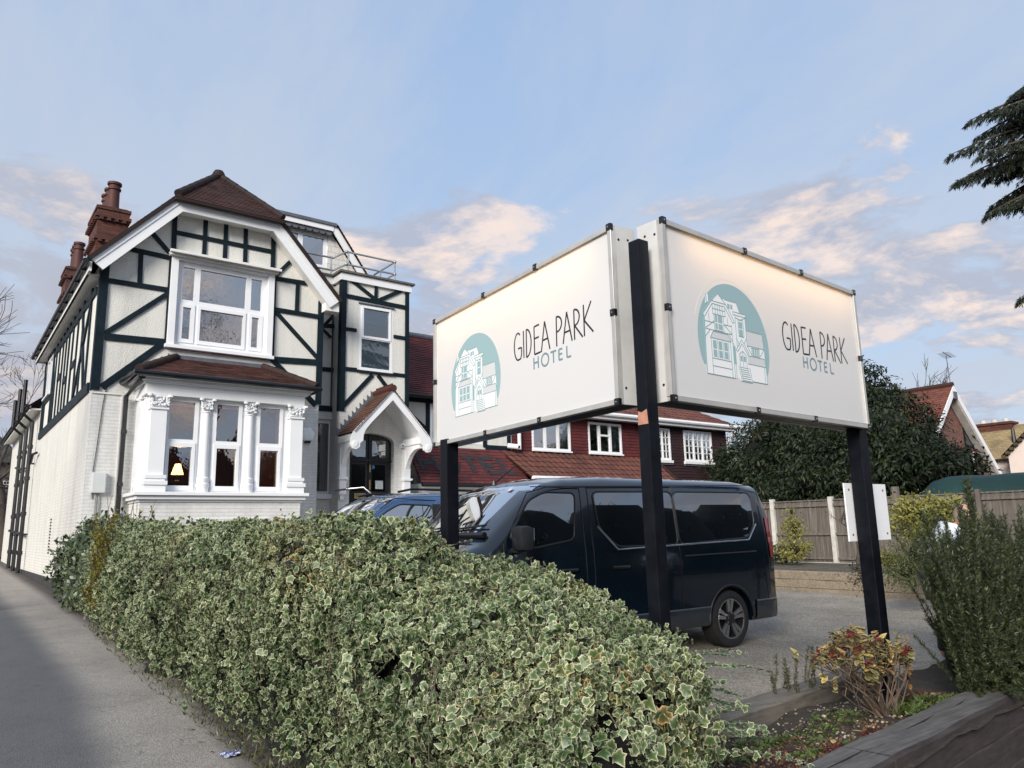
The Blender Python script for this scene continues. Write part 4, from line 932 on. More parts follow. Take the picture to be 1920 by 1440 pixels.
# ------------------------------------------------------------------ the tile-hung wing
wing = thing('tile_hung_wing', 'long wing hung with red and plum tiles, white windows and brown pantile roofs', 'building', (20, 20, .3))
def build_wing():
    X0, XM, X1, Y = 14.42, 20.35, 25.3, 19.0
    def rect(p, q): a, b = at(1, Y, p), at(1, Y, q); return (a.x, b.x, b.z, a.z)
    q6 = lambda x, y: (920+x/4, 700+y/4)
    w1 = (at(1, Y, q6(305, 480))[0], at(1, Y, q6(592, 480))[0], 4.06, 5.14); w2 = (at(1, Y, q6(728, 480))[0], at(1, Y, q6(975, 480))[0], 4.06, 5.14)
    w3 = (20.62, at(1, Y, q6(1335, 540))[0], 3.94, 5.14); w4 = (at(1, Y, q6(1438, 550))[0], at(1, Y, q6(1645, 550))[0], 3.94, 5.14)
    mb = MB(); mb.holes(1, Y, X0, X1, .2, 5.4, [w1, w2, w3, w4], .25); mb.box(X1-.25, X1, Y+.25, 25, .2, 5.4); mb.box(X0, X1, 25, 25.2, .2, 5.4); mb.build('wall', mat('dark wall render', (.05, .02, .02), .9), wing)
    mb = MB(); hung(mb, 1, Y, X0, XM, 3.6, 5.32, [w1, w2]); mb.build('tile_hanging', TILE_HUNG, wing)
    mb = MB(); hung(mb, 1, Y-.05, XM, X1+.02, 2.0, 5.32, [w3, w4]); mb.box(XM-.03, XM, Y-.09, Y, 2.0, 5.32); mb.build('tile_hanging', TILE_PLUM, wing)
    three = [(.04, .30, .07, .93), (.36, .64, .07, .93), (.70, .96, .07, .93)]
    for w in (w1, w2):
        P = three if w is w1 else [(.04, .29, .07, .93), (.35, .62, .62, .93), (.35, .62, .07, .56), (.68, .96, .07, .93)]
        f = window(wing, 1, Y, *w, P, inset=-.05, glass=GLASS)
        mb = MB(); mb.box(w[0]-.02, w[1]+.02, Y-.11, Y-.04, w[2]-.05, w[2]); mb.build('sill', WHITE, f)
        mb = MB()
        if w is w1: wavy(mb, 1, Y+.16, w[0], w[1], w[2], w[3], .02, 60)
        else: wavy(mb, 1, Y+.16, w[0]+(w[1]-w[0])*.66, w[1], w[2], w[3], .04, 20)
        mb.build('curtain', NET, f)
    for w in (w3, w4):
        P = []; B = []
        for k in range(3):
            a, b = .05+k*.315, .05+k*.315+.27; P.append((a, b, .07, .93)); B.append(((a+b)/2-.012, (a+b)/2+.012, .07, .93))
            for j in (1, 2, 3): B.append((a, b, .07+.215*j-.012, .07+.215*j+.012))
        f = window(wing, 1, Y-.05, *w, P, inset=-.05, bars=B)
        mb = MB(); mb.box(w[0]-.05, w[1]+.05, Y-.16, Y-.05, w[2]-.10, w[2]); mb.build('sill', WHITE, f); mb = MB(); wavy(mb, 1, Y+.16, w[0], w[1], w[2], w[3], .02, 50); mb.build('curtain', NET, f)
        mb = MB(); mb.box(w[0]-.05, w[1]+.08, Y-.12, Y-.06, w[2]-.17, w[2]-.10); mb.build('lead_apron', LEAD, f)
    mb = MB(); pantiles(mb, (X0, Y-.42, 5.42), (X1+.45, Y-.42, 5.42), (X1-2.4, 21.8, 7.25), (X0, 21.8, 7.25)); slope(mb, (X1+.45, Y-.42, 5.42), (X1+.45, 25, 5.42), (X1-2.4, 21.9, 7.25), (X1-2.4, 21.8, 7.25), gauge=.3, seed=61); slope(mb, (X1+.4, 25, 5.42), (X0, 25, 5.42), (X0, 21.8, 7.25), (X1-2.4, 21.8, 7.25), gauge=.3, seed=62)
    mb.build('roof', PANTILE, wing)
    mb = MB(); mb.tube([(X0+.3, Y-.48, 5.38), (X1+.5, Y-.48, 5.38)], .075, 8); mb.box(X0+.2, X1+.4, Y-.42, Y, 5.24, 5.30); mb.box(X0+.2, X1+.4, Y-.43, Y-.39, 5.22, 5.40); mb.build('gutter', WHITE, wing)
    mb = MB(); mb.tube([(X1+.25, Y-.46, 5.3), (X1+.12, Y-.25, 5.05), (X1+.05, Y-.12, 4.9), (X1+.05, Y-.12, .4)], .06, 8); mb.build('downpipe', WHITE, wing)
    xx = at(1, Y, q6(198, 500))[0]; mb = MB(); mb.tube([(xx, Y-.12, 5.3), (xx, Y-.12, 4.02)], .06, 8); mb.build('downpipe', WHITE, wing)
    a, b = at(1, 17.9, (997, 897)), at(1, 17.9, (1270, 901)); zb = (a.z+b.z)/2; zt = 3.96
    mb = MB(); pantiles(mb, (a.x, 17.9, zb), (b.x, 17.9, zb), (b.x, Y-.03, zt), (a.x-.35, Y-.03, zt)); mb.build('lean_to_roof', PANTILE, wing)
    mb = MB(); mb.tube([(a.x, 17.83, zb-.02), (b.x, 17.83, zb-.02)], .07, 8); mb.box(a.x, b.x, 17.88, 17.92, zb-.2, zb-.03); mb.build('gutter', WHITE, wing)
    mb = MB(); mb.box(a.x, b.x, 18.1, Y, .3, zb-.05); mb.build('lean_to_wall', CREAMW, wing)
    mb = MB(); mb.bar((b.x-.02, 17.9, zb+.04), (b.x-.02, Y, zt+.06), .12, .05, (0, -.67, .74)); mb.build('verge_tile', PANTILE, wing)
build_wing()
# ------------------------------------------------------------------ the sign: two light boxes on three posts
SIGNW = None
def sign_face():
    m, nt, N, L, p = nm('white acrylic sign face'); p.inputs['Base Color'].default_value = (.80, .80, .80, 1); p.inputs['Roughness'].default_value = .28
    t = N.new('ShaderNodeBsdfTranslucent'); t.inputs[0].default_value = (.80, .80, .80, 1); mx = N.new('ShaderNodeMixShader'); mx.inputs[0].default_value = .24
    out = N['Material Output']; L.new(p.outputs[0], mx.inputs[1]); L.new(t.outputs[0], mx.inputs[2]); L.new(mx.outputs[0], out.inputs[0]); return m
FACE = sign_face()
ALU = mat('weathered aluminium', (.50, .49, .47), .45, .35, var=(5, .12))
ALUW = mat('off white box side', (.50, .50, .49), .45, var=(3, .15), bump=(14, .1, .004))
POSTM = mat('black post paint', (.004, .005, .008), .42, spec=.2, var=(9, .4), bump=(30, .2, .003))
TEAL = mat('teal print', (.29, .43, .445), .4, var=None); TEALD = mat('teal line print', (.24, .37, .39), .4, var=None)
INKM = mat('black print', (.012, .012, .016), .4, var=None); GREYP = mat('grey lettering print', (.17, .25, .29), .4, var=None); PALEP = mat('pale grey print', (.60, .61, .61), .4, var=None); WHITEP = mat('white print', (.80, .80, .80), .35, var=None)
sign = thing('hotel_sign', 'white light boxes at a right angle on black posts, with hotel name and teal emblem', 'sign', (3.2, 2.95, .2))
ZB, ZT2 = 2.257, 3.381

def sign_box(O, E, back, lit):
    """O: left end of the face seen from the front, E: right end; back: depth vector away from the viewer"""
    O, E, back = Vector((*O, ZB)), Vector((*E, ZB)), Vector(back); ux = (E-O); Lw = ux.length; ux.normalize(); n = -back.normalized(); D = back.length; Hh = ZT2-ZB; Z = Vector((0, 0, 1))
    P = lambda u, v, w=0: O+ux*u+Z*v+n*w
    mb = MB()   # case: back, ends, top and underside
    t = .02
    mb.obox(P(Lw/2, Hh/2, -D+t/2), ux*Lw/2, Z*Hh/2, n*t/2, 0)
    for u in (t/2, Lw-t/2): mb.obox(P(u, Hh/2, -D/2), ux*t/2, Z*Hh/2, n*(D/2-t), 0)
    mb.obox(P(Lw/2, Hh-t/2, -D/2), ux*(Lw/2-t), Z*t/2, n*(D/2-t), 0); mb.obox(P(Lw/2, t/2, -D/2), ux*(Lw/2-t), Z*t/2, n*(D/2-t), 1)
    box = mb.build('sign_box', [ALUW, POSTM], sign)
    mb = MB(); fw = .032
    for a, b, c, d in ((0, Lw, 0, fw), (0, Lw, Hh-fw, Hh), (0, fw, fw, Hh-fw), (Lw-fw, Lw, fw, Hh-fw)):
        mb.obox(P((a+b)/2, (c+d)/2, .0), ux*(b-a)/2, Z*(d-c)/2, n*.022, 0)
    mb.build('trim', ALU, box, bevel=.004)
    mb = MB(); mb.face([P(fw, fw, .004), P(Lw-fw, fw, .004), P(Lw-fw, Hh-fw, .004), P(fw, Hh-fw, .004)]); mb.build('face', FACE, box)
    def clip(u, v):
        c = MB(); c.obox(P(u, v, .014), ux*.020, Z*.022, n*.014, 0); c.ball(P(u, v, .028), .006, 1, 6, 4); c.build('clip', [BLACKP, ALU], box, bevel=.004)
    for u in (.016, Lw*.36, Lw*.66, Lw-.016):
        clip(u, .014); clip(u, Hh-.014)
    for u in (.016, Lw-.016): clip(u, Hh*.50)
    mb = MB()
    for u, v in ((.04, .10), (.04, Hh-.09), (D-.06, Hh-.08), (D-.05, .08)):
        for e, s_ in ((0, -1), (Lw, 1)): mb.lathe(O+ux*e+Z*v-n*u, [(.008, 0), (.008, .003)], 8, axis=ux*s_)
    mb.build('rivet', BLACKP, box)
    # lettering: hand-drawn capitals as flat printed strokes
    def stroke(mb, pts, w, m, h):
        for i in range(len(pts)-1):
            a, b = P(*pts[i], .004), P(*pts[i+1], .004); mb.bar(a, b, w, h, n, m, sink=0)
    def arc(cx, cy, rx, ry, a0, a1, k=14): return [(cx+rx*math.cos(math.radians(a0+(a1-a0)*i/k)), cy+ry*math.sin(math.radians(a0+(a1-a0)*i/k))) for i in range(k+1)]
    mb = MB(); w = .0125; b, h = .487, .692
    S_ = lambda pts: stroke(mb, pts, w, 0, .0012)
    S_(arc(1.352, .59, .05, .10, 55, 270)+[(1.385, .495), (1.398, .53), (1.398, .575), (1.352, .575)])
    S_([(1.427, b+.004), (1.427, h)])
    S_([(1.465, h), (1.462, b)]); S_([(1.465, h)]+arc(1.468, .59, .056, .10, 85, -88)+[(1.462, b)])
    S_([(1.63, .690), (1.565, .687), (1.565, b), (1.640, b+.004)]); S_([(1.565, .60), (1.622, .603)])
    S_([(1.648, b), (1.697, .695), (1.752, b)]); S_([(1.668, .565), (1.732, .568)])
    S_([(1.832, b), (1.836, .690)]+arc(1.843, .638, .052, .052, 85, -90)+[(1.836, .586)])
    S_([(1.905, b), (1.955, .695), (2.005, b)]); S_([(1.925, .56), (1.988, .562)])
    S_([(2.032, b), (2.034, .688)]+arc(2.040, .635, .05, .053, 85, -88)+[(2.036, .583), (2.118, b)])
    S_([(2.137, b), (2.137, .695)]); S_([(2.218, .70), (2.140, .59), (2.228, .496)])
    w = .0135; T_ = lambda pts: stroke(mb, pts, w, 1, .0014); b, h = .383, .466
    T_([(1.553, b), (1.553, h)]); T_([(1.607, b), (1.607, h)]); T_([(1.553, .427), (1.607, .427)])
    T_(arc(1.690, .425, .043, .043, 0, 360, 24))
    T_([(1.757, h-.005), (1.822, h-.005)]); T_([(1.79, b), (1.79, h)])
    T_([(1.893, h-.006), (1.853, h-.006), (1.853, b+.006), (1.893, b+.006)]); T_([(1.853, .427), (1.889, .427)])
    T_([(1.943, h), (1.943, b+.006), (1.988, b+.006)])
    mb.build('lettering', [INKM, GREYP], box)
    # emblem: disc, house silhouette cut over its lower part, line drawing
    mb = MB(); cx, cy, R = .703, .440, .398
    disc = [P(x, y, .0046) for x, y in arc(cx, cy, R, R, 0, 360, 64)[:-1] ]
    low = []
    for i in range(65):
        a = -math.pi/2+2*math.pi*i/64; low.append((cx+R*math.cos(a), max(cy+R*math.sin(a), .262)))
    mb.face([P(x, y, .0046) for x, y in low[:-1]], 0)
    stroke(mb, arc(cx-.02, cy+.012, R+.012, R+.012, 15, 165, 40), .003, 4, .0006)
    def fill(pts, m, hgt): mb.face([P(x, y, hgt) for x, y in pts], m)
    fill([(.375, .207), (.672, .207), (.672, .56), (.711, .585), (.626, .69), (.543, .750), (.468, .69), (.365, .585), (.388, .56)], 1, .0052)
    fill([(.40, .66), (.44, .68), (.44, .725), (.415, .725)], 1, .0052)
    fill([(.60, .60), (.779, .66), (.748, .722), (.60, .722)], 1, .0053)
    fill([(.665, .207), (.835, .207), (.835, .635), (.851, .656), (.70, .656), (.665, .60)], 1, .0054)
    fill([(.82, .207), (1.044, .207), (1.036, .445), (.835, .445)], 1, .0052); fill([(.835, .445), (1.04, .445), (1.025, .549), (.835, .549)], 3, .0053)
    fill([(.83, .322), (1.045, .322), (1.03, .378), (.835, .378)], 3, .0056)
    fill([(.72, .197), (.866, .197), (.845, .297), (.72, .297)], 1, .0058)
    fill([(.43, .443), (.655, .443), (.625, .488), (.465, .488)], 3, .0056)
    def pane(a, b, c, d): fill([(a, c), (b, c), (b, d), (a, d)], 0, .0060)
    for a, b in ((.495, .520), (.528, .575)): pane(a, b, .508, .545); pane(a, b, .553, .60)
    for a in (.455, .515, .575): pane(a, a+.038, .322, .368); pane(a, a+.038, .376, .430)
    pane(.757, .80, .50, .545); pane(.757, .80, .552, .597); pane(.672, .70, .30, .42)
    for a in (.895, .922, .950): pane(a, a+.020, .392, .430)
    for a in (.748, .785): pane(a, a+.024, .33, .366)
    for a, b in ((.645, .67), (.678, .70)): pane(a, b, .668, .70)
    def ln(*pts): stroke(mb, pts, .0042, 2, .0030)
    ln((.375, .207), (.375, .56)); ln((.375, .207), (.672, .207)); ln((.672, .207), (.672, .56)); ln((.365, .585), (.468, .69), (.543, .750), (.626, .69), (.711, .585), (.69, .575), (.61, .672), (.475, .672), (.385, .572), (.365, .585)); ln((.468, .69), (.626, .69))
    for x in (.505, .53, .555, .58): ln((x, .612), (x, .672))
    ln((.475, .640), (.61, .640)); ln((.475, .672), (.475, .605), (.61, .605), (.61, .672)); ln((.485, .605), (.485, .50), (.585, .50), (.585, .605)); ln((.388, .545), (.485, .545)); ln((.388, .50), (.485, .56)); ln((.388, .495), (.672, .495)); ln((.585, .55), (.672, .55)); ln((.59, .55), (.672, .497)); ln((.632, .55), (.632, .60)); ln((.43, .545), (.43, .60)); ln((.375, .44), (.43, .49)); ln((.64, .49), (.69, .42))
    ln((.43, .443), (.655, .443), (.625, .488), (.465, .488), (.43, .443)); ln((.437, .443), (.437, .207)); ln((.645, .443), (.645, .207)); ln((.437, .312), (.645, .312)); ln((.437, .262), (.645, .262))
    for x in (.503, .563, .62): ln((x, .318), (x, .437))
    ln((.616, .722), (.748, .722), (.779, .66)); ln((.70, .656), (.851, .656), (.851, .636), (.70, .636), (.70, .656)); ln((.835, .636), (.835, .44)); ln((.72, .636), (.72, .42)); ln((.75, .61), (.808, .61), (.808, .497), (.75, .497), (.75, .61)); ln((.72, .62), (.775, .61), (.83, .63)); ln((.72, .48), (.75, .43)); ln((.83, .49), (.80, .45))
    ln((.705, .400), (.777, .478), (.850, .395), (.835, .385), (.777, .450), (.722, .39), (.705, .400)); ln((.738, .295), (.738, .375), (.777, .40), (.815, .375), (.815, .295)); ln((.777, .295), (.777, .40)); ln((.69, .207), (.69, .385))
    for k in range(7): ln((.735+.004*k, .288-.014*k), (.832+.004*k, .288-.014*k))
    ln((.72, .297), (.745, .197), (.866, .197), (.845, .297)); ln((.735, .297), (.758, .2))
    ln((.835, .549), (1.025, .549), (1.036, .445), (.835, .445)); ln((.885, .436), (.978, .436), (.978, .386), (.885, .386), (.885, .436)); ln((.84, .44), (.88, .39)); ln((1.03, .44), (.985, .39)); ln((.835, .378), (1.03, .378), (1.045, .322), (.83, .322)); ln((1.044, .445), (1.044, .207), (.866, .207)); ln((1.022, .32), (1.022, .21)); ln((.415, .725), (.415, .66)); ln((.44, .725), (.44, .69))
    mb.build('emblem', [TEAL, WHITEP, TEALD, PALEP, mat('faint ring print', (.70, .69, .66), .4, var=None)], box)
    # tubes inside, along the top
    for u0_, u1_ in lit:
        al = bpy.data.lights.new('sign_tube', 'AREA'); al.shape = 'RECTANGLE'; al.size = Lw*(u1_-u0_); al.size_y = .05; al.energy = 4.0*(u1_-u0_); al.color = (1.0, .56, .20)
        ao = bpy.data.objects.new('sign_tube', al); S.collection.objects.link(ao)
        d = (n*.45-Z*1.0).normalized(); x = ux.normalized(); y = x.cross(d)
        p = P(Lw*(u0_+u1_)/2, Hh-.05, -.125)
        M4 = Matrix((( x.x, y.x, -d.x, p.x), (x.y, y.y, -d.y, p.y), (x.z, y.z, -d.z, p.z), (0, 0, 0, 1)))
        ao.parent = box; ao.matrix_basis = M4
    return P
s9 = .92
PR = sign_box((3.616*s9, 3.101*s9), (6.276*s9, 3.235*s9), (-.009, .175, 0), [(.10, .97)])
PL = sign_box((3.67*s9, 6.01*s9), (3.435*s9, 3.35*s9), (.175, -.015, 0), [(.04, .90)])
def post(x, y, zt, w=.055, lean=(0, 0), chip=False):
    mb = MB(); zb = .0
    mb.prism([(x-w+lean[0], y-w+lean[1], zb), (x+w+lean[0], y-w+lean[1], zb), (x+w+lean[0], y+w+lean[1], zb), (x-w+lean[0], y+w+lean[1], zb)], (-lean[0], -lean[1], zt-zb))
    o = mb.build('post', POSTM, sign, bevel=.006)
    if chip:
        c = MB(); c.prism([(x-w-.002, y-w+.004, 2.12), (x-w-.002, y+w*.9, 2.12), (x-w-.002, y+w*.8, 2.20), (x-w-.002, y+w*.2, 2.19), (x-w-.002, y-w+.01, 2.205)], (.003, 0, 0)); pass
        c.build('bare_patch', mat('pink primer', (.42, .20, .14), .7, var=(20, .2)), o)
    return o
post(3.222, 2.937, 3.235, .043, chip=True); post(3.385, 5.33, 2.30, .056); post(5.775, 3.07, 2.30, .056)
mb = MB(); a, b, c, d = [at(1, 3.14, p) for p in ((1585, 907), (1668, 903), (1677, 1016), (1597, 1017))]
zt_, zb_ = 1.842, 1.395
nb = thing('notice_board', 'blank white board back fixed behind the right black post', 'board', (5.7, 3.14, 1.4))
mb.box(5.625, 6.265, 3.135, 3.147, zb_, zt_); mb.build('board', UPVC, nb)
for x, z in ((5.68, zt_-.05), (6.21, zt_-.05), (5.68, zb_+.05), (6.21, zb_+.05)):
    mb = MB(); mb.lathe((x, 3.135, z), [(.009, 0), (.007, -.006)], 8, axis=(0, 1, 0)); mb.build('screw', mat('rusty screw', (.16, .07, .03), .7, var=None), nb)
# ------------------------------------------------------------------ vehicles
def paint(name, col, rough=.22, flake=.0):
    m, nt, N, L, p = nm(name); v = coords(N); f = tex_noise(N, L, v, 2.2, 6, .7)
    L.new(ramp_n(N, L, f, [(.3, tuple(c*.8 for c in col)), (.75, tuple(min(1, c*1.25) for c in col))]), p.inputs['Base Color'])
    p.inputs['Metallic'].default_value = .25; p.inputs['Coat Weight'].default_value = 1.0; p.inputs['Coat Roughness'].default_value = .04
    L.new(ramp_n(N, L, tex_noise(N, L, v, 7, 6, .7), [(.35, rough), (.8, rough+.07)]), p.inputs['Roughness']); return m
CARGLASS = glass_mat('car glass', (.16, .20, .21), .10, 0)
VANGLASS = glass_mat('blacked out glass', refl=.20, dark=(.004, .006, .009))
SCREEN = glass_mat('windscreen glass', (.40, .50, .50), .66, 0)
RUBBER = mat('tyre rubber', (.014, .014, .015), .8, var=(20, .3), bump=(60, .3, .003))
TRIMB = mat('black bumper plastic', (.010, .011, .013), .5, var=(12, .2), bump=(90, .2, .002))
RIMM = mat('silver alloy', (.42, .42, .42), .3, .85, var=(8, .1)); RIMD = mat('dark alloy', (.02, .02, .022), .4, .3, var=None)

class Van:
    """shell in its own frame: t runs from the nose (0) to the tail (Ln); y is the half width; z height"""
    def __init__(s, d): s.__dict__.update(d)
    def top(s, t): return float(np.interp(t, s.tt, s.tz))
    def wid(s, t): return float(np.interp(t, s.wt, s.ww))
    def side(s, t, z): return s.wid(t)*float(np.interp(z, s.sz, s.sw))
    def shell(s):
        st = sorted(set(np.linspace(0, s.Ln, 46).tolist()+list(s.tt)+list(s.wt))); V = []; rows = []
        for t in st:
            zt = s.top(t); zb = s.zb; half = []; r = min(.17, (zt-zb)*.25)
            zs = zb+(zt-r-zb)*np.array([0, .06, .15, .3, .45, .6, .72, .84, .93, 1])
            half += [(s.side(t, z), z) for z in zs]; y0 = s.side(t, zt-r)
            for a in (22, 45, 68, 84): half.append((y0-r*1.1*(1-math.cos(math.radians(a))), zt-r+r*math.sin(math.radians(a))*.96))
            yy = half[-1][0]
            for f in (.75, .45, 0): half.append((yy*f, zt-.0+.035*(1-f*f)*(.4 if zt < s.top(s.Ln*.6)-.1 else 1)))
            ring = [(t, -y, z) for y, z in half]+[(t, y, z) for y, z in half[::-1][1:]]
            rows.append(ring)
        k = len(rows[0]); mb = MB(); vs = [p for r in rows for p in r]; fs = []
        for i in range(len(rows)-1):
            for j in range(k-1): fs.append((i*k+j, i*k+j+1, (i+1)*k+j+1, (i+1)*k+j))
            fs.append((i*k+k-1, i*k, (i+1)*k, (i+1)*k+k-1))
        fs.append(tuple(range(k))); fs.append(tuple((len(rows)-1)*k+j for j in range(k))[::-1])
        mb.add(vs, fs); return mb
    def W(s, t, y, z): return s.M @ Vector((t, y, z))
    def patch(s, mb, left, right, z0, z1, off=.006, sgn=-1, nz=10, nt=14, m=0, zs=None):
        """panel on the flank between the curves t = left(z) and t = right(z)"""
        Z = zs if zs is not None else [z0+(z1-z0)*i/nz for i in range(nz+1)]; G = []
        for z in Z:
            a, b = left(z), right(z); G.append([s.W(a+(b-a)*j/nt, sgn*(s.side(a+(b-a)*j/nt, z)+off), z) for j in range(nt+1)])
        for i in range(len(Z)-1):
            for j in range(nt): mb.face([G[i][j], G[i][j+1], G[i+1][j+1], G[i+1][j]], m)
    def outline(s, mb, pts, r, off=.006, sgn=-1, m=0, closed=True, n=6):
        P = []
        Q = pts+[pts[0]] if closed else pts
        for i in range(len(Q)-1):
            a, b = Q[i], Q[i+1]; k = max(1, int(math.hypot(b[0]-a[0], b[1]-a[1])/.12))
            P += [(a[0]+(b[0]-a[0])*j/k, a[1]+(b[1]-a[1])*j/k) for j in range(k)]
        P.append(Q[-1]); mb.tube([s.W(t, sgn*(s.side(t, z)+off), z) for t, z in P], r, n, m, cap=False)
def rnd_poly(pts, r=.07, k=5):
    """round the corners of a t/z outline"""
    out = []; n = len(pts)
    for i in range(n):
        p0, p, p1 = Vector(pts[i-1]), Vector(pts[i]), Vector(pts[(i+1) % n]); a = (p0-p); b = (p1-p); q = min(r, a.length*.45, b.length*.45)
        A, B = p+a.normalized()*q, p+b.normalized()*q
        for j in range(k+1):
            t = j/k; out.append(tuple(A*(1-t)**2+p*2*t*(1-t)+B*t*t))
    return out
def spans(poly):
    zs = [p[1] for p in poly]
    def cross(z):
        X = []
        for i in range(len(poly)):
            a, b = poly[i], poly[(i+1) % len(poly)]
            if (a[1]-z)*(b[1]-z) <= 0 and abs(a[1]-b[1]) > 1e-9: X.append(a[0]+(b[0]-a[0])*(z-a[1])/(b[1]-a[1]))
        return X
    e = 1e-4; z0, z1 = min(zs)+e, max(zs)-e
    u = sorted({min(max(z, z0), z1) for z in zs}|set(np.linspace(z0, z1, 9).tolist()))
    return (lambda z: min(cross(z)), lambda z: max(cross(z)), u)
def wheel(par, C, ax, R, wd, spokes=5, name='wheel'):
    """C centre of the outer face, ax outward axle direction"""
    C, ax = Vector(C), Vector(ax).normalized(); mb = MB()
    mb.lathe(C, [(R*.62, -wd), (R*.9, -wd), (R*.985, -wd*.9), (R, -wd*.75), (R, -wd*.2), (R*.97, -wd*.06), (R*.88, 0), (R*.74, -.004), (R*.70, -.015), (R*.66, -wd*.5)], 40, 0, axis=ax)
    w = mb.build('wheel', RUBBER, par, smooth=35)
    mb = MB(); mb.lathe(C, [(R*.70, -.012), (R*.675, -.006), (R*.64, -.014), (R*.62, -.07), (R*.15, -.085)], 36, 1, axis=ax, caps=False)
    mb.lathe(C, [(R*.715, -.018), (R*.70, -.006), (R*.665, -.006), (R*.65, -.02)], 40, 0, axis=ax, caps=False)
    x = ax.orthogonal().normalized(); y = ax.cross(x)
    if abs(ax.z) < .5: y = Vector((0, 0, 1)); x = y.cross(ax).normalized()
    for i in range(spokes):
        for dl in (-.17, .17):
            a = 2*math.pi*i/spokes+.3; d0 = x*math.cos(a+dl*1.3)+y*math.sin(a+dl*1.3); d1 = x*math.cos(a+dl)+y*math.sin(a+dl); s0 = (x*-math.sin(a)+y*math.cos(a))
            p0, p1 = C+d0*R*.2-ax*.035, C+d1*R*.68-ax*.016
            t = (p1-p0); L_ = t.length; t.normalize(); wv = s0*R*.045; wv2 = s0*R*.075; h = ax*.012
            vs = [p0-wv-h, p0+wv-h, p0+wv+h, p0-wv+h, p1-wv2-h, p1+wv2-h, p1+wv2+h, p1-wv2+h]
            mb.add(vs, [(0, 1, 5, 4), (1, 2, 6, 5), (2, 3, 7, 6), (3, 0, 4, 7), (0, 3, 2, 1), (4, 5, 6, 7)], 0)
    mb.lathe(C, [(R*.26, -.05), (R*.25, -.02), (R*.16, -.012), (R*.15, -.006), (R*.02, -.004)], 20, 1, axis=ax)
    for i in range(5): a = 2*math.pi*i/5; mb.lathe(C+(x*math.cos(a)+y*math.sin(a))*R*.205, [(.011, -.03), (.011, -.012)], 6, 0, axis=ax)
    mb.build('rim', [RIMM, RIMD], w, smooth=30)
    return w

def make_vehicle(v, root, body_m, wheels, R, cut=.05):
    """body with round wheel arches cut out of it"""
    o = v.shell(); o.v = [tuple(v.M @ Vector(p)) for p in o.v]
    bo = o.build('body', body_m, root, smooth=38)
    cs = []
    for t in wheels:
        for sg in (-1, 1):
            m = MB(); c = v.W(t, sg*v.wid(t)*1.2, R-.01); ax = (v.W(t, 0, R)-v.W(t, sg, R)).normalized()
            m.lathe(c, [(R+cut, 0), (R+cut, .52*v.wid(t))], 40, axis=ax); k = m.build('cutter', body_m)
            md = bo.modifiers.new('arch', 'BOOLEAN'); md.object = k; md.operation = 'DIFFERENCE'; md.solver = 'EXACT'; cs.append(k)
    dg = bpy.context.evaluated_depsgraph_get(); me = bpy.data.meshes.new_from_object(bo.evaluated_get(dg)); bo.modifiers.clear(); old = bo.data; bo.data = me; bpy.data.meshes.remove(old)
    for k in cs:
        d = k.data; bpy.data.objects.remove(k); bpy.data.meshes.remove(d)
    me.polygons.foreach_set('use_smooth', [True]*len(me.polygons)); me.set_sharp_from_angle(angle=math.radians(32)); me.name = 'body'
    return bo

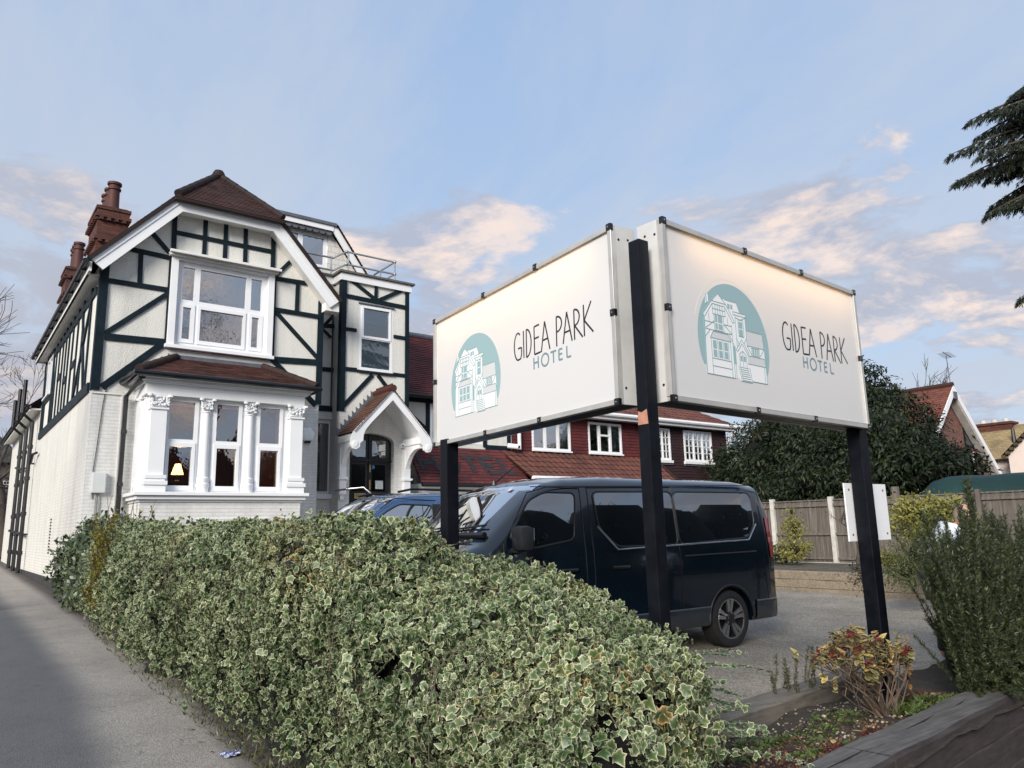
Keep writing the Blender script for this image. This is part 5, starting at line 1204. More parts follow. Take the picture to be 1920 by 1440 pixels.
def build_van():
    # frame: tail of the flank from the photograph's rear wheel; nose points to -X
    w = Vector((7.43, 5.65, 0)); a = math.radians(-3); d = Vector((math.cos(a), math.sin(a), 0)); n = Vector((-d.y, d.x, 0))
    HWD = .93; t_rw = 4.10; org = w+n*HWD-d*t_rw; zg = gz(7.4, 5.6)+.005
    v = Van(dict(Ln=4.98, zb=.27,
        tt=[0, .05, .18, .55, .80, 1.05, 1.42, 1.60, 1.85, 2.4, 4.55, 4.86, 4.95, 4.98], tz=[.78, .92, 1.05, 1.17, 1.26, 1.47, 1.77, 1.855, 1.90, 1.925, 1.91, 1.87, 1.72, 1.62],
        wt=[0, .08, .25, .6, 1.1, 4.5, 4.86, 4.98], ww=[.62, .74, .84, .905, .93, .93, .91, .885],
        sz=[.25, .32, .46, .48, .9, 1.1, 1.2, 1.6, 1.8, 1.95], sw=[.955, .985, 1.0, .992, 1.0, .992, .975, .925, .895, .87]))
    v.M = Matrix(((d.x, n.x, 0, org.x), (d.y, n.y, 0, org.y), (0, 0, 1, zg), (0, 0, 0, 1)))
    root = thing('panel_van', 'dark navy panel van with blacked-out side panels and black alloy-spoke wheels, behind the sign posts', 'van', (w.x-1.5, w.y+1, zg))
    B = paint('dark navy paint', (.004, .010, .018), .16)
    make_vehicle(v, root, B, (1.02, t_rw), .318)
    T = lambda x: x+t_rw
    # windows on the flank (photographed side) and their twins
    polyD = rnd_poly([(T(-3.06), 1.30), (T(-2.86), 1.19), (T(-2.27), 1.27), (T(-2.20), 1.74), (T(-2.60), 1.745), (T(-2.80), 1.66)], .07)
    polyS = rnd_poly([(T(-1.93), 1.38), (T(-1.70), 1.18), (T(-.80), 1.175), (T(-.80), 1.765), (T(-1.965), 1.755)], .08)
    polyR = rnd_poly([(T(-.775), 1.175), (T(.40), 1.225), (T(.575), 1.38), (T(.575), 1.765), (T(-.775), 1.765)], .09)
    for sg in (-1, 1):
        for nm_, pl, gm in (('window', polyD, CARGLASS), ('window', polyS, VANGLASS), ('window', polyR, VANGLASS)):
            L_, R_, zs = spans(pl); mb = MB(); v.patch(mb, L_, R_, 0, 1, .007, sg, zs=zs); wnd = mb.build(nm_, gm if gm is VANGLASS else VANGLASS, root)
            mb = MB(); v.outline(mb, pl, .011, .004, sg); mb.build('seal', TRIMB, wnd, smooth=60)
        mb = MB(); v.outline(mb, [(T(-1.95), 1.40), (T(-1.70), 1.155), (T(.41), 1.20), (T(.60), 1.38)], .011, .006, sg, closed=False); mb.build('chrome_line', mat('satin chrome line', (.35, .38, .42), .25, .8, var=None), root, smooth=60)
    mb = MB()
    for sg in (-1, 1):   # shut lines
        v.outline(mb, [(T(-2.04), .36), (T(-2.03), 1.0), (T(-2.03), 1.80), (T(-.79), 1.82), (T(-.785), .36)], .006, .0, sg, closed=False)
        v.outline(mb, [(T(-3.15), .62), (T(-3.12), 1.25), (T(-2.80), 1.74), (T(-2.55), 1.80), (T(-2.13), 1.79), (T(-2.14), .36)], .006, .0, sg, closed=False)
        v.outline(mb, [(T(-.72), 1.05), (T(.52), 1.06)], .010, .0, sg, closed=False)
        v.outline(mb, [(T(.70), .50), (T(.66), 1.0)], .004, 0, sg, closed=False); v.outline(mb, [(T(-2.75), 1.80), (T(.62), 1.855)], .005, .0, sg, closed=False)
    mb.build('shut_line', BLACKP, root)
    for sg in (-1, 1):
        mb = MB()
        for a_, b_ in ((T(-2.72), T(-.36)), (T(.44), T(.87))):
            v.patch(mb, lambda z: a_, lambda z: b_, .28, .475, .012, sg, 4, 10)
        v.outline(mb, [(T(-2.7), .475), (T(-.36), .475)], .012, .006, sg, closed=False); v.outline(mb, [(T(.44), .49), (T(.86), .49)], .014, .006, sg, closed=False)
        mb.build('sill_cladding', paint('dark grey cladding', (.018, .026, .036), .4), root)
    mb = MB()
    for sg in (-1, 1):
        for t_ in (1.02, t_rw): mb.tube([v.W(t_+.385*math.cos(q), sg*(v.side(t_, .6)+.002), .31+.385*math.sin(q)) for q in [math.pi*i/20 for i in range(21)]], .014, 6)
    mb.build('arch_lip', TRIMB, root, smooth=60)
    for sg in (-1, 1):
        for t_ in (T(-2.38), T(-1.68)):
            mb = MB(); p = [v.W(t_-.11+.22*i/6, sg*(v.side(t_, .97)+.012+.022*math.sin(math.pi*i/6)), .975) for i in range(7)]; mb.tube(p, .016, 8); mb.build('handle', BLACKP, root, smooth=50)
        mb = MB(); v.patch(mb, lambda z: T(.80), lambda z: 4.985, .98, 1.46, .010, sg, 6, 4); mb.build('tail_lamp', mat('red tail lamp', (.25, .012, .012), .15, var=None, coat=1), root)
        # door mirror
        mb = MB(); c = v.W(T(-3.0), sg*(v.side(T(-3.0), 1.25)+.14), 1.30); mb.obox(c, d*.075, n*.10, Vector((0, 0, .118))); mb.obox(v.W(T(-3.0), sg*(v.side(T(-3.0), 1.2)+.02), 1.19), d*.05, n*.09, Vector((0, 0, .035)))
        mir = mb.build('door_mirror', TRIMB, root, smooth=40, bevel=.055)
        mb = MB(); mb.obox(c+d*.077, d*.003, n*.08, Vector((0, 0, .095))); mb.build('mirror_glass', glass_mat('mirror', refl=.8, dark=(.02, .02, .02)), mir)
    # windscreen, wipers, bonnet line, lamps
    mb = MB(); N_ = 12; M_ = 14; G = []
    for i in range(N_+1):
        t_ = .88+(1.52-.88)*i/N_; hw = (.80-.09*i/N_)*1.0; row = []
        for j in range(M_+1):
            y = hw*(2*j/M_-1); f = abs(y)/.86; row.append(v.W(t_+.08*f**3, y, v.top(t_)+.012+.035*.4*(1-f*f)))
        G.append(row)
    for i in range(N_):
        for j in range(M_): mb.face([G[i][j], G[i+1][j], G[i+1][j+1], G[i][j+1]])
    ws = mb.build('windscreen', SCREEN, root, smooth=60)
    mb = MB(); mb.tube([v.W(.86, -.75, v.top(.86)+.03), v.W(.86, .75, v.top(.86)+.03)], .03, 6); mb.tube([v.W(.90, .05, v.top(.9)+.045), v.W(.96, -.62, v.top(.96)+.04)], .011, 5); mb.tube([v.W(.90, .66, v.top(.9)+.045), v.W(.95, .06, v.top(.95)+.04)], .011, 5); mb.build('wiper', BLACKP, ws)
    mb = MB(); c = v.W(1.42, -.38, v.top(1.42)+.03); mb.obox(c, (d+Vector((0, 0, .85))).normalized()*.03, n*.03, (Vector((0, 0, 1))-d*.85).normalized()*.002); mb.build('sticker', UPVC, ws)
    mb = MB(); mb.tube([v.W(1.62, .25, 1.90), v.W(1.95, .25, 2.13)], [.012, .005], 6); mb.lathe(v.W(1.62, .25, 1.88), [(.03, 0), (.015, .05)], 8); mb.build('aerial', BLACKP, root)
    for sg in (-1, 1):
        mb = MB(); mb.obox(v.W(.16, sg*.62, .88), d*.14, n*.14, Vector((0, 0, .10))); mb.build('headlight', glass_mat('headlamp lens', refl=.3, dark=(.3, .32, .33)), root, bevel=.03)
    mb = MB(); mb.box(0, .1, 0, .1, 0, .1); mb.v = [tuple(v.W(-.03+q[0]*1.6, (q[1]-.05)*13, .30+q[2]*2.2)) for q in mb.v]; mb.build('bumper', TRIMB, root, bevel=.03)
    mb = MB(); mb.obox(v.W(4.97, 0, .42), d*.05, n*.86, Vector((0, 0, .12))); mb.build('bumper', paint('dark bumper paint', (.014, .02, .03), .4), root, bevel=.03)
    mb = MB(); mb.obox(v.W(4.955, 0, 1.56), d*.01, n*.70, Vector((0, 0, .19))); mb.build('window', VANGLASS, root)
    # seats and a dark inside
    for t_ in (1.02, t_rw):
        for sg in (-1, 1): wheel(root, v.W(t_, sg*(HWD-.015), .318), n*sg, .318, .22)
build_van()

def build_car():
    a = math.radians(-2); d = Vector((math.cos(a), math.sin(a), 0)); n = Vector((-d.y, d.x, 0)); Y = 9.05; org = Vector((3.15, Y+.90, 0)); zg = gz(5, 9.5)+.005
    v = Van(dict(Ln=4.35, zb=.22, tt=[0, .06, .2, .7, .95, 1.25, 1.65, 1.80, 2.1, 2.8, 4.1, 4.3, 4.35], tz=[.70, .82, .95, 1.06, 1.13, 1.40, 1.72, 1.80, 1.845, 1.86, 1.83, 1.75, 1.5],
        wt=[0, .1, .35, .8, 1.3, 3.9, 4.35], ww=[.55, .70, .82, .89, .905, .905, .86], sz=[.2, .3, .5, .95, 1.1, 1.5, 1.7, 1.88], sw=[.95, .98, 1, 1, .985, .90, .855, .82]))
    v.M = Matrix(((d.x, n.x, 0, org.x), (d.y, n.y, 0, org.y), (0, 0, 1, zg), (0, 0, 0, 1)))
    root = thing('blue_car', 'blue people carrier parked between the hotel steps and the navy van', 'car', (5.2, Y+.9, zg)); B = paint('metallic blue paint', (.030, .075, .17), .25)
    make_vehicle(v, root, B, (.85, 3.5), .315)
    pD = rnd_poly([(1.20, 1.17), (2.33, 1.16), (2.36, 1.68), (1.86, 1.70), (1.62, 1.58)], .07); pR = rnd_poly([(2.50, 1.16), (3.35, 1.18), (3.35, 1.66), (2.50, 1.68)], .07)
    for sg in (-1, 1):
        for pl in (pD, pR):
            L_, R_, zs = spans(pl); mb = MB(); v.patch(mb, L_, R_, 0, 1, .007, sg, zs=zs); w_ = mb.build('window', glass_mat('side glass', refl=.40, dark=(.02, .03, .035)), root)
            mb = MB(); v.outline(mb, pl, .012, .004, sg); mb.build('seal', TRIMB, w_)
        mb = MB(); v.outline(mb, [(2.43, .35), (2.43, 1.75), (1.8, 1.78), (1.52, 1.60), (1.12, 1.2), (1.1, .6)], .005, .0, sg, closed=False); mb.build('shut_line', BLACKP, root)
        mb = MB(); v.patch(mb, lambda z: 2.37, lambda z: 2.49, 1.16, 1.70, .006, sg, 6, 2); mb.build('door_pillar', TRIMB, root)
        mb = MB(); c = v.W(1.38, sg*(v.side(1.38, 1.15)+.12), 1.17); mb.obox(c, d*.06, n*.10, Vector((0, 0, .08))); mb.build('door_mirror', B, root, bevel=.03, smooth=40)
        mb = MB(); mb.tube([v.W(1.9, sg*.66, 1.87), v.W(2.1, sg*.66, 1.91), v.W(3.9, sg*.66, 1.89), v.W(4.0, sg*.66, 1.84)], .018, 6); mb.build('roof_bar', BLACKP, root, smooth=50)
        mb = MB(); mb.obox(v.W(.22, sg*.62, .78), d*.14, n*.12, Vector((0, 0, .08))); mb.build('headlight', glass_mat('headlamp lens', refl=.3, dark=(.3, .32, .33)), root, bevel=.03)
    mb = MB(); N_ = 10; M_ = 12; G = []
    for i in range(N_+1):
        t_ = 1.02+(1.74-1.02)*i/N_; hw = .80-.10*i/N_; G.append([v.W(t_+.06*abs(2*j/M_-1)**3, hw*(2*j/M_-1), v.top(t_)+.014+.014*(1-(2*j/M_-1)**2)) for j in range(M_+1)])
    for i in range(N_):
        for j in range(M_): mb.face([G[i][j], G[i+1][j], G[i+1][j+1], G[i][j+1]])
    ws = mb.build('windscreen', SCREEN, root, smooth=60)
    mb = MB(); mb.tube([v.W(1.05, .1, v.top(1.05)+.035), v.W(1.16, -.6, v.top(1.16)+.03)], .011, 5); mb.tube([v.W(1.05, .66, v.top(1.05)+.035), v.W(1.14, .1, v.top(1.14)+.03)], .011, 5); mb.build('wiper', BLACKP, ws)
    for t_ in (.85, 3.5):
        for sg in (-1, 1): wheel(root, v.W(t_, sg*.89, .315), n*sg, .315, .2)
build_car()
# ------------------------------------------------------------------ plants
rng = np.random.default_rng(7)
def unit(a): return a/(np.linalg.norm(a, axis=-1, keepdims=True)+1e-9)
BARK = mat('grey brown bark', (.060, .048, .038), .9, var=(9, .35), bump=(30, .8, .01))
TWIGM = mat('bare twig', (.085, .062, .045), .9, var=(30, .3))
def fan(outline, droop=.15, fold=.12):
    """ivy-like leaf: centre vertex and outline, folded along the midrib"""
    tv = [(0, .1, .03)]+[(x, y, -droop*(x*x+y*y)+fold*abs(x)) for x, y in outline]; n = len(outline)
    tf = [(0, 1+i, 1+(i+1) % n) for i in range(n)]; tu = [0]+[1]*n
    return np.array(tv, float), np.array(tf), np.array(tu, float)
half = [(.0, -.28), (.28, -.46), (.60, -.30), (.54, -.02), (.80, .22), (.46, .34), (.30, .62)]
IVY = fan(half+[(0, 1.0)]+[(-x, y) for x, y in half[:0:-1]], .20, .20)
half2 = [(.0, -.24), (.20, -.44), (.46, -.40), (.50, -.14), (.74, -.02), (.50, .20), (.26, .52)]
IVY2 = fan(half2+[(0, 1.02)]+[(-x, y) for x, y in half2[:0:-1]], .30, .34)
OVAL = fan([(0, -.5), (.22, -.25), (.30, .1), (.2, .5), (0, .9), (-.2, .5), (-.30, .1), (-.22, -.25)], .10, .18)
BLADE = (np.array([(0, 0, 0), (.085, .45, .03), (0, 1, 0), (-.085, .45, .03)], float), np.array([(0, 1, 2, 3)]), np.array([0, 1, .6, 1], float))
LANCE = (np.array([(0, -.1, 0), (.20, .35, .06), (0, 1, -.12), (-.20, .35, .06)], float), np.array([(0, 1, 2), (0, 2, 3)]), np.array([0, 1, .6, 1], float))
IVYM = leaf_mat('variegated ivy leaf', [(.0, (.056, .098, .038)), (.42, (.080, .125, .050)), (.66, (.11, .152, .075)), (.80, (.22, .25, .15)), (.91, (.47, .47, .33)), (1.0, (.56, .555, .43))],
    [(0, (.22, .29, .20)), (.22, (.42, .52, .38)), (.5, (.92, .95, .86)), (.75, (1.12, 1.10, .98)), (.88, (1.22, 1.16, .98)), (.95, (1.15, 1.02, .75)), (1, (.95, .60, .36))], rough=.42, trans=.15)
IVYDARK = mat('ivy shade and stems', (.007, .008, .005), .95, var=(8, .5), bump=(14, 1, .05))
def hx0(y): return np.interp(y, [2.0, 5.8, 9.2, 15.4, 17], [1.92, 1.89, 1.92, 2.16, 2.2])
def hx1(y): return np.interp(y, [2.0, 2.5, 3.0, 3.4, 4.2, 5.2, 6.5, 17], [2.62, 3.05, 3.42, 3.54, 3.50, 3.22, 3.0, 3.1])
def htop(y): return np.interp(y, [2.0, 2.5, 3.0, 3.5, 4.0, 4.5, 4.9, 5.5, 6.6, 8, 10, 14, 17], [.78, .92, 1.07, 1.16, 1.22, 1.35, 1.51, 1.60, 1.54, 1.55, 1.59, 1.67, 1.66])
def hsurf(y, ph, off=0.0):
    """hedge skin: y along the pavement, ph 0 (road foot) .. pi (inner foot)"""
    y0 = 2.72; e = np.clip((y0-y)/.70, 0, .999); cap = np.sqrt(1-e*e)
    x0, x1 = hx0(y), hx1(y); zb = .007*2+.018*y; xc = (x0+x1)/2; a = (x1-x0)/2*np.where(y < y0, .35+.65*cap, 1)+off; h = (htop(y)-zb)*np.where(y < y0, .25+.75*cap, 1)+off
    c, s = np.cos(ph), np.sin(ph)
    lump = .055*np.sin(y*2.3+ph*2.1)+.045*np.sin(y*5.1-ph*3.3+1)+.03*np.sin(y*9.7+ph*5.0)
    return np.stack([xc-np.sign(c)*np.abs(c)**.62*(a+lump*.8), y, zb+np.abs(s)**.70*(h+lump*.4)], -1)
def hnorm(y, ph):
    d = 1e-2; a = hsurf(y+d, ph)-hsurf(y-d, ph); b = hsurf(y, np.clip(ph+d, 0, math.pi))-hsurf(y, np.clip(ph-d, 0, math.pi)); return unit(np.cross(b, a))*-1
hedge = thing('ivy_hedge', 'long overgrown hedge of cream-edged variegated ivy along the pavement', 'hedge', (2.4, 9, .2))
def lumps(P): return np.array([noise.noise(Vector(q)*3.1+Vector((9, 2, 4)))*.17+noise.noise(Vector(q)*1.25+Vector((3, 7, 1)))*.12+.05*abs(noise.noise(Vector(q)*5.5)) for q in P])-.03
def build_hedge():
    ys = np.concatenate([np.linspace(2.04, 4, 34), np.linspace(4.1, 15.0, 90)]); ps = np.linspace(0, math.pi, 26)
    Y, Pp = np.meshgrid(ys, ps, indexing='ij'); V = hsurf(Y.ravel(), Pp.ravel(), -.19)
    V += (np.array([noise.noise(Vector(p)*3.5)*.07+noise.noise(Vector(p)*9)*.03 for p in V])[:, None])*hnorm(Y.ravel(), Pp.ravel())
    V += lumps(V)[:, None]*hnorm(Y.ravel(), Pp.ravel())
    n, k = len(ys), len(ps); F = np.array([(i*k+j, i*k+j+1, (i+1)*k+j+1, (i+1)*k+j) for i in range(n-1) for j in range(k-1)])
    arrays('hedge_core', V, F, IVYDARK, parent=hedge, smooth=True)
    # leaves: near part dense and large on the page, far part sparser
    sets = []
    def layer(N, y0, y1, size, tmpl, smin=.6, pw=1.0, d0=-.09, d1=.06, p0=.02, p1=2.6):
        y = y0+(y1-y0)*rng.random(N)**pw; ph = p0+(p1-p0)*rng.random(N); P0 = hsurf(y, ph); Nn = hnorm(y, ph)
        cl = np.array([noise.noise(Vector(q)*2.6+Vector((9, 2, 4))) for q in P0]); c2 = np.array([noise.noise(Vector(q)*1.15+Vector((3, 7, 1))) for q in P0]); lv = lumps(P0); keep = ((lv > -.075) | (rng.random(N) < .14)) | (d1 < 0); dep = rng.uniform(d0, d1, N)+lumps(P0)
        pos = P0+Nn*dep[:, None]
        down = np.stack([rng.normal(0, .75, N), rng.normal(0, .75, N), -rng.normal(.55, .5, N)], -1); tip = unit(down+Nn*.45)
        nn = unit(Nn+np.array([-.1, -.1, .45])+rng.normal(0, .55, (N, 3)))
        s_ = size*rng.uniform(smin, 1.15, N)*(1+.35*np.clip(cl*2, -1, 1))
        sets.append((pos[keep], tip[keep], nn[keep], s_[keep], tmpl))
    layer(13500, 2.03, 5.2, .034, IVY, .4, 1.0); layer(7500, 2.05, 5.2, .040, IVY2, .4); layer(1300, 2.1, 5.5, .056, IVY, .7, d0=.0, d1=.09)
    layer(9500, 2.05, 4.6, .021, IVY, .5, d0=.02, d1=.10)
    layer(13500, 5.0, 8.6, .037, IVY, .4); layer(7500, 5.0, 8.6, .043, IVY2, .4); layer(8000, 5, 8.6, .024, IVY, .5, d0=.0, d1=.1); layer(600, 5, 8.6, .058, IVY, .7, d0=0, d1=.09)
    layer(20000, 8.4, 14.9, .041, IVY, .45); layer(11000, 8.4, 14.9, .047, IVY2, .45)
    # loose sprays poking out of the top and over the bed
    def spray(b, d, L, n):
        t = np.linspace(.05, 1, n); p = np.array(b)+np.outer(t, d)*L+np.outer(t*t, (0, 0, -.22*L)); q = unit(rng.normal(0, 1, (n, 3))); sd = unit(np.cross(np.array(d), (0, 0, 1)))*(np.where(np.arange(n) % 2, 1, -1)*.03)[:, None]
        sets.append((p+sd, unit(np.array(d)+sd*12+rng.normal(0, .2, (n, 3))), unit(np.array((0, -.2, 1))+rng.normal(0, .35, (n, 3))), .034*rng.uniform(.5, 1, n), IVY))
        return [tuple(x) for x in p[::2]]
    tw = MB()
    for i in range(700):
        y = rng.choice([rng.uniform(2.4, 5.5), rng.uniform(5, 14.5)]); ph = rng.uniform(.9, 2.3) if i % 3 else rng.uniform(2.0, 2.7)
        b = hsurf(np.array([y]), np.array([ph]))[0]; nn = hnorm(np.array([y]), np.array([ph]))[0]
        d = unit(nn*.6+np.array([rng.normal(0, .5), rng.normal(0, .5), .35])); tw.tube(spray(b, d, rng.uniform(.10, .42), 13), .003, 4)
    for i in range(16):
        y = rng.uniform(2.35, 3.2); b = hsurf(np.array([y]), np.array([2.5]))[0]; tw.tube(spray(b, unit(np.array([1.0, rng.uniform(-.9, .5), rng.uniform(0, .45)])), rng.uniform(.25, .6), 22), .003, 4)
    # bare runners on the face
    for i in range(150):
        y = rng.uniform(2.4, 9); ph = rng.uniform(.15, 1.3); pts = []
        a, b = rng.normal(0, .14), rng.uniform(.08, .3)
        for k in range(6): q = hsurf(np.array([y+a*k/5+rng.normal(0, .006)]), np.array([min(2.6, ph+b*k/5)]), .05)[0]; pts.append(tuple(q))
        tw.tube(pts, .0028, 4)
    tw.build('runner', TWIGM, hedge)['kind'] = 'stuff'
    for tm, nm_ in ((IVY, 'ivy_leaves'), (IVY2, 'ivy_leaves')):
        ss = [s_ for s_ in sets if s_[4] is tm]; pos, tip, nn, sz = [np.concatenate([s_[i] for s_ in ss]) for i in range(4)]
        V, F, U = scatter(pos, tip, nn, sz, *tm, rng, .07); k_ = len(tm[0]); mac = np.array([noise.noise(Vector(q)*1.7+Vector((5, 1, 8))) for q in pos]); U[:, 1] = np.clip(.62*U[:, 1]+.38*np.repeat(mac*.9+.5, k_)+.02, 0, 1); o = arrays(nm_, V, F, IVYM, U, hedge, True)
build_hedge()
def verge():
    P = []; T = []; N_ = []
    for i in range(1500):
        y = 4.2+9*rng.random()**1.6; x = float(hx0(y))+rng.uniform(-.16, .10); P.append((x, y, gz(x, y)+.01)); a = rng.uniform(0, 6.28); T.append((math.cos(a)*.7-.2, math.sin(a)*.7, rng.uniform(.3, 1.3))); N_.append((rng.normal(0, .5), rng.normal(0, .5), 1))
    P, T, N_ = np.array(P), unit(np.array(T)), unit(np.array(N_)); G = leaf_mat('dry verge grass', [(0, (.055, .075, .025)), (1, (.10, .115, .05))], [(0, (.5, .5, .4)), (1, (1.5, 1.3, 1))])
    V, F, U = scatter(P, T, N_, .055*rng.uniform(.5, 1.3, len(P)), *BLADE, rng); o = arrays('verge_grass', V, F, G, U); tag(o, 'straggly grass along the foot of the ivy hedge', 'grass', kind='stuff')
verge()

def needle_plant(name, root, stems, mat_, nper, size, ang=.75, tmpl=BLADE, mstem=None, stem_r=.003, parent_name='foliage'):
    """stems: list of polylines; needles all round each stem"""
    P = []; T = []; Nn = []; tb = MB()
    for st in stems:
        st = np.array(st); seg = np.diff(st, axis=0); L = np.linalg.norm(seg, axis=1); c = np.concatenate([[0], np.cumsum(L)]); n = max(4, int(nper*c[-1]))
        u = rng.random(n)*c[-1]; i = np.clip(np.searchsorted(c, u)-1, 0, len(seg)-1); f = ((u-c[i])/L[i])[:, None]
        p = st[i]+seg[i]*f; d = seg[i]/L[i][:, None]; r = unit(np.cross(d, rng.normal(0, 1, (n, 3)))); P.append(p); T.append(unit(d*ang+r*(1.2-ang*.5))); Nn.append(unit(rng.normal(0, .4, (n, 3))+np.cross(r, d)*.2+d))
        tb.tube([tuple(q) for q in st], [stem_r*1.5]*(len(st)-1)+[stem_r*.5], 4)
    if mstem: tb.build('stem', mstem, root)
    P, T, Nn = map(np.concatenate, (P, T, Nn)); V, F, U = scatter(P, T, Nn, size*rng.uniform(.6, 1.2, len(P)), *tmpl, rng)
    return arrays(parent_name, V, F, mat_, U, root)
ROSEM = leaf_mat('rosemary needles', [(0, (.030, .044, .020)), (.6, (.052, .070, .033)), (1, (.090, .106, .060))], [(0, (.55, .6, .55)), (.6, (1, 1, 1)), (.9, (1.4, 1.3, .9)), (1, (1.8, 1.5, .9))], trans=.1)
STEMD = mat('rosemary stem', (.030, .030, .014), .9, var=(20, .3))
def build_rosemary():
    root = thing('rosemary_bush', 'big dark green rosemary bush with upright needle stems at the end of the sleeper bed', 'bush', (6.45, 3.0, .2)); stems = []
    for i in range(820):
        z0 = .18; bx = rng.uniform(5.92, 8.2); by = rng.uniform(2.45, min(3.4, 2.58+(bx-5.92)*.50)); t = rng.random()
        h = rng.uniform(.35, 1.15)*(1.0+.30*math.exp(-((bx-6.8)/.8)**2))
        if t < .25: h *= 1.32
        h = min(h, (1.18 if 6.2 < bx < 7.0 else 1.42)*rng.uniform(.85, 1.05)); lean = np.array([(bx-6.8)*.20+rng.normal(0, .13)-.02, (by-2.95)*.12+rng.normal(0, .085), 1]); lean = unit(lean)
        bow = np.array([rng.normal(0, .10), rng.normal(0, .10), 0]); start = rng.uniform(0, .45)*h
        stems.append([(bx+lean[0]*q*h+bow[0]*(q*q), by+lean[1]*q*h+bow[1]*q*q, z0+lean[2]*q*h) for q in np.linspace(start/h, 1, 7)])
    for i in range(330):    # sprays hanging over the sleeper and towards the post
        bx, by = rng.uniform(6.1, 7.4), rng.uniform(2.42, 2.62); L = rng.uniform(.25, .55); d = unit(np.array([rng.normal(-.25, .3), rng.normal(-.5, .25), rng.uniform(.3, 1)]))
        z0 = rng.uniform(.2, .6); stems.append([(bx+d[0]*L*q, by+d[1]*L*q, z0+d[2]*L*q-.35*L*q*q) for q in np.linspace(0, 1, 6)])
    for tx, ty, hh in ((6.22, 2.50, 1.86), (6.30, 2.55, 1.70), (6.2, 2.7, 1.55), (6.70, 2.70, 1.72), (6.85, 2.6, 1.66), (7.05, 2.75, 1.6), (6.5, 2.6, 1.55)):
        for k in range(9):
            bx, by = tx+rng.normal(0, .05), ty+rng.normal(0, .05); h = hh-.18-rng.uniform(0, .5)
            stems.append([(bx+rng.normal(0, .012)+.06*q, by+rng.normal(0, .012), .18+h*q) for q in np.linspace(.4, 1, 6)])
    needle_plant('rosemary_bush', root, stems, ROSEM, 540, .038, mstem=STEMD, stem_r=.0022)
    g2 = thing('rosemary_sprig', 'few short upright rosemary sprigs behind the red-berried shrub', 'plant', (5.3, 3.5, .2)); st = []
    for i in range(15):
        bx, by = 5.05+rng.uniform(-.12, .45), 3.45+rng.uniform(-.1, .1); h = rng.uniform(.25, .48); st.append([(bx+rng.normal(0, .02)+.04*q, by, .15+h*q) for q in np.linspace(0, 1, 5)])
    needle_plant('rosemary_sprig', g2, st, ROSEM, 480, .03, mstem=TWIGM)
build_rosemary()
SKIM = leaf_mat('bronze and yellow shrub leaf', [(0, (.22, .20, .085)), (.55, (.28, .255, .12)), (1, (.38, .35, .20))], [(0, (.45, .42, .35)), (.35, (.85, .85, .75)), (.6, (1.1, 1.0, .8)), (.8, (.95, .48, .34)), (.9, (1.3, 1.15, .9)), (1, (1.9, 1.6, .9))], trans=.2)
def build_skimmia():
    base = Vector((5.33, 2.86, .20)); root = thing('berried_shrub', 'small woody shrub with yellow-bronze leaves and dark red berry heads in the sleeper bed', 'shrub', base)
    tb = MB(); tips = []
    for i in range(34):
        a = rng.uniform(0, 6.28); r = rng.uniform(.05, .62)**.8*.66; tx, ty = base.x-.12+r*math.cos(a), base.y+.05+r*.55*math.sin(a); h = .60-.42*r+rng.normal(0, .04)
        p0 = Vector((base.x+rng.normal(0, .03), base.y+rng.normal(0, .03), base.z)); p3 = Vector((tx, ty, base.z+h)); m1 = p0.lerp(p3, rng.uniform(.3, .5))+Vector((rng.normal(0, .045), rng.normal(0, .045), -.03)); m2 = p0.lerp(p3, .75)+Vector((rng.normal(0, .035), rng.normal(0, .035), -.02))
        tb.tube([p0, m1, m2, p3], [.009, .005, .004, .0028], 5); tips.append(p3)
        for k in range(3):
            w_ = m1.lerp(m2, rng.uniform(.2, 1)); e_ = w_+Vector((rng.normal(0, .06), rng.normal(0, .06), rng.uniform(.02, .10))); tb.tube([w_, w_.lerp(e_, .5)+Vector((rng.normal(0, .012), 0, .01)), e_], [.0035, .003, .002], 4)
        for k in range(2):
            q = p3+Vector((rng.normal(0, .07), rng.normal(0, .06), rng.uniform(-.02, .05))); tb.tube([m2, q], [.004, .0025], 4); tips.append(q)
    for q in ((5.62, 2.80, .46), (5.66, 2.86, .60), (5.52, 2.8, .75)): tb.tube([base, base.lerp(Vector(q), .5)+Vector((.06, 0, -.05)), q], [.008, .005, .003], 5); tips.append(Vector(q))
    tb.build('stem', mat('pale shrub stem', (.12, .085, .06), .85, var=(20, .3)), root)
    P = []; T = []; N_ = []
    for t in tips:
        for k in range(9):
            a = rng.uniform(0, 6.28); P.append(t+Vector((0, 0, -.025*(k % 4)))); T.append((math.cos(a), math.sin(a), rng.uniform(-.1, 1.0))); N_.append((rng.normal(0, .4)-.3*math.cos(a), rng.normal(0, .4)-.3*math.sin(a), 1))
    P, T, N_ = np.array(P), unit(np.array(T)), unit(np.array(N_)); V, F, U = scatter(P, T, N_, .052*rng.uniform(.6, 1.1, len(P)), *OVAL, rng); arrays('leaves', V, F, SKIM, U, root, True)
    mb = MB()
    for t in tips[::6]:
        c = t+Vector((0, 0, .012))
        for k in range(15): mb.ball(c+Vector((rng.normal(0, .017), rng.normal(0, .017), rng.normal(0, .014))), .0075, 0, 5, 4)
    mb.build('berries', mat('dark red berry', (.10, .007, .011), .4, var=(30, .4)), root, smooth=60)['kind'] = 'stuff'
build_skimmia()

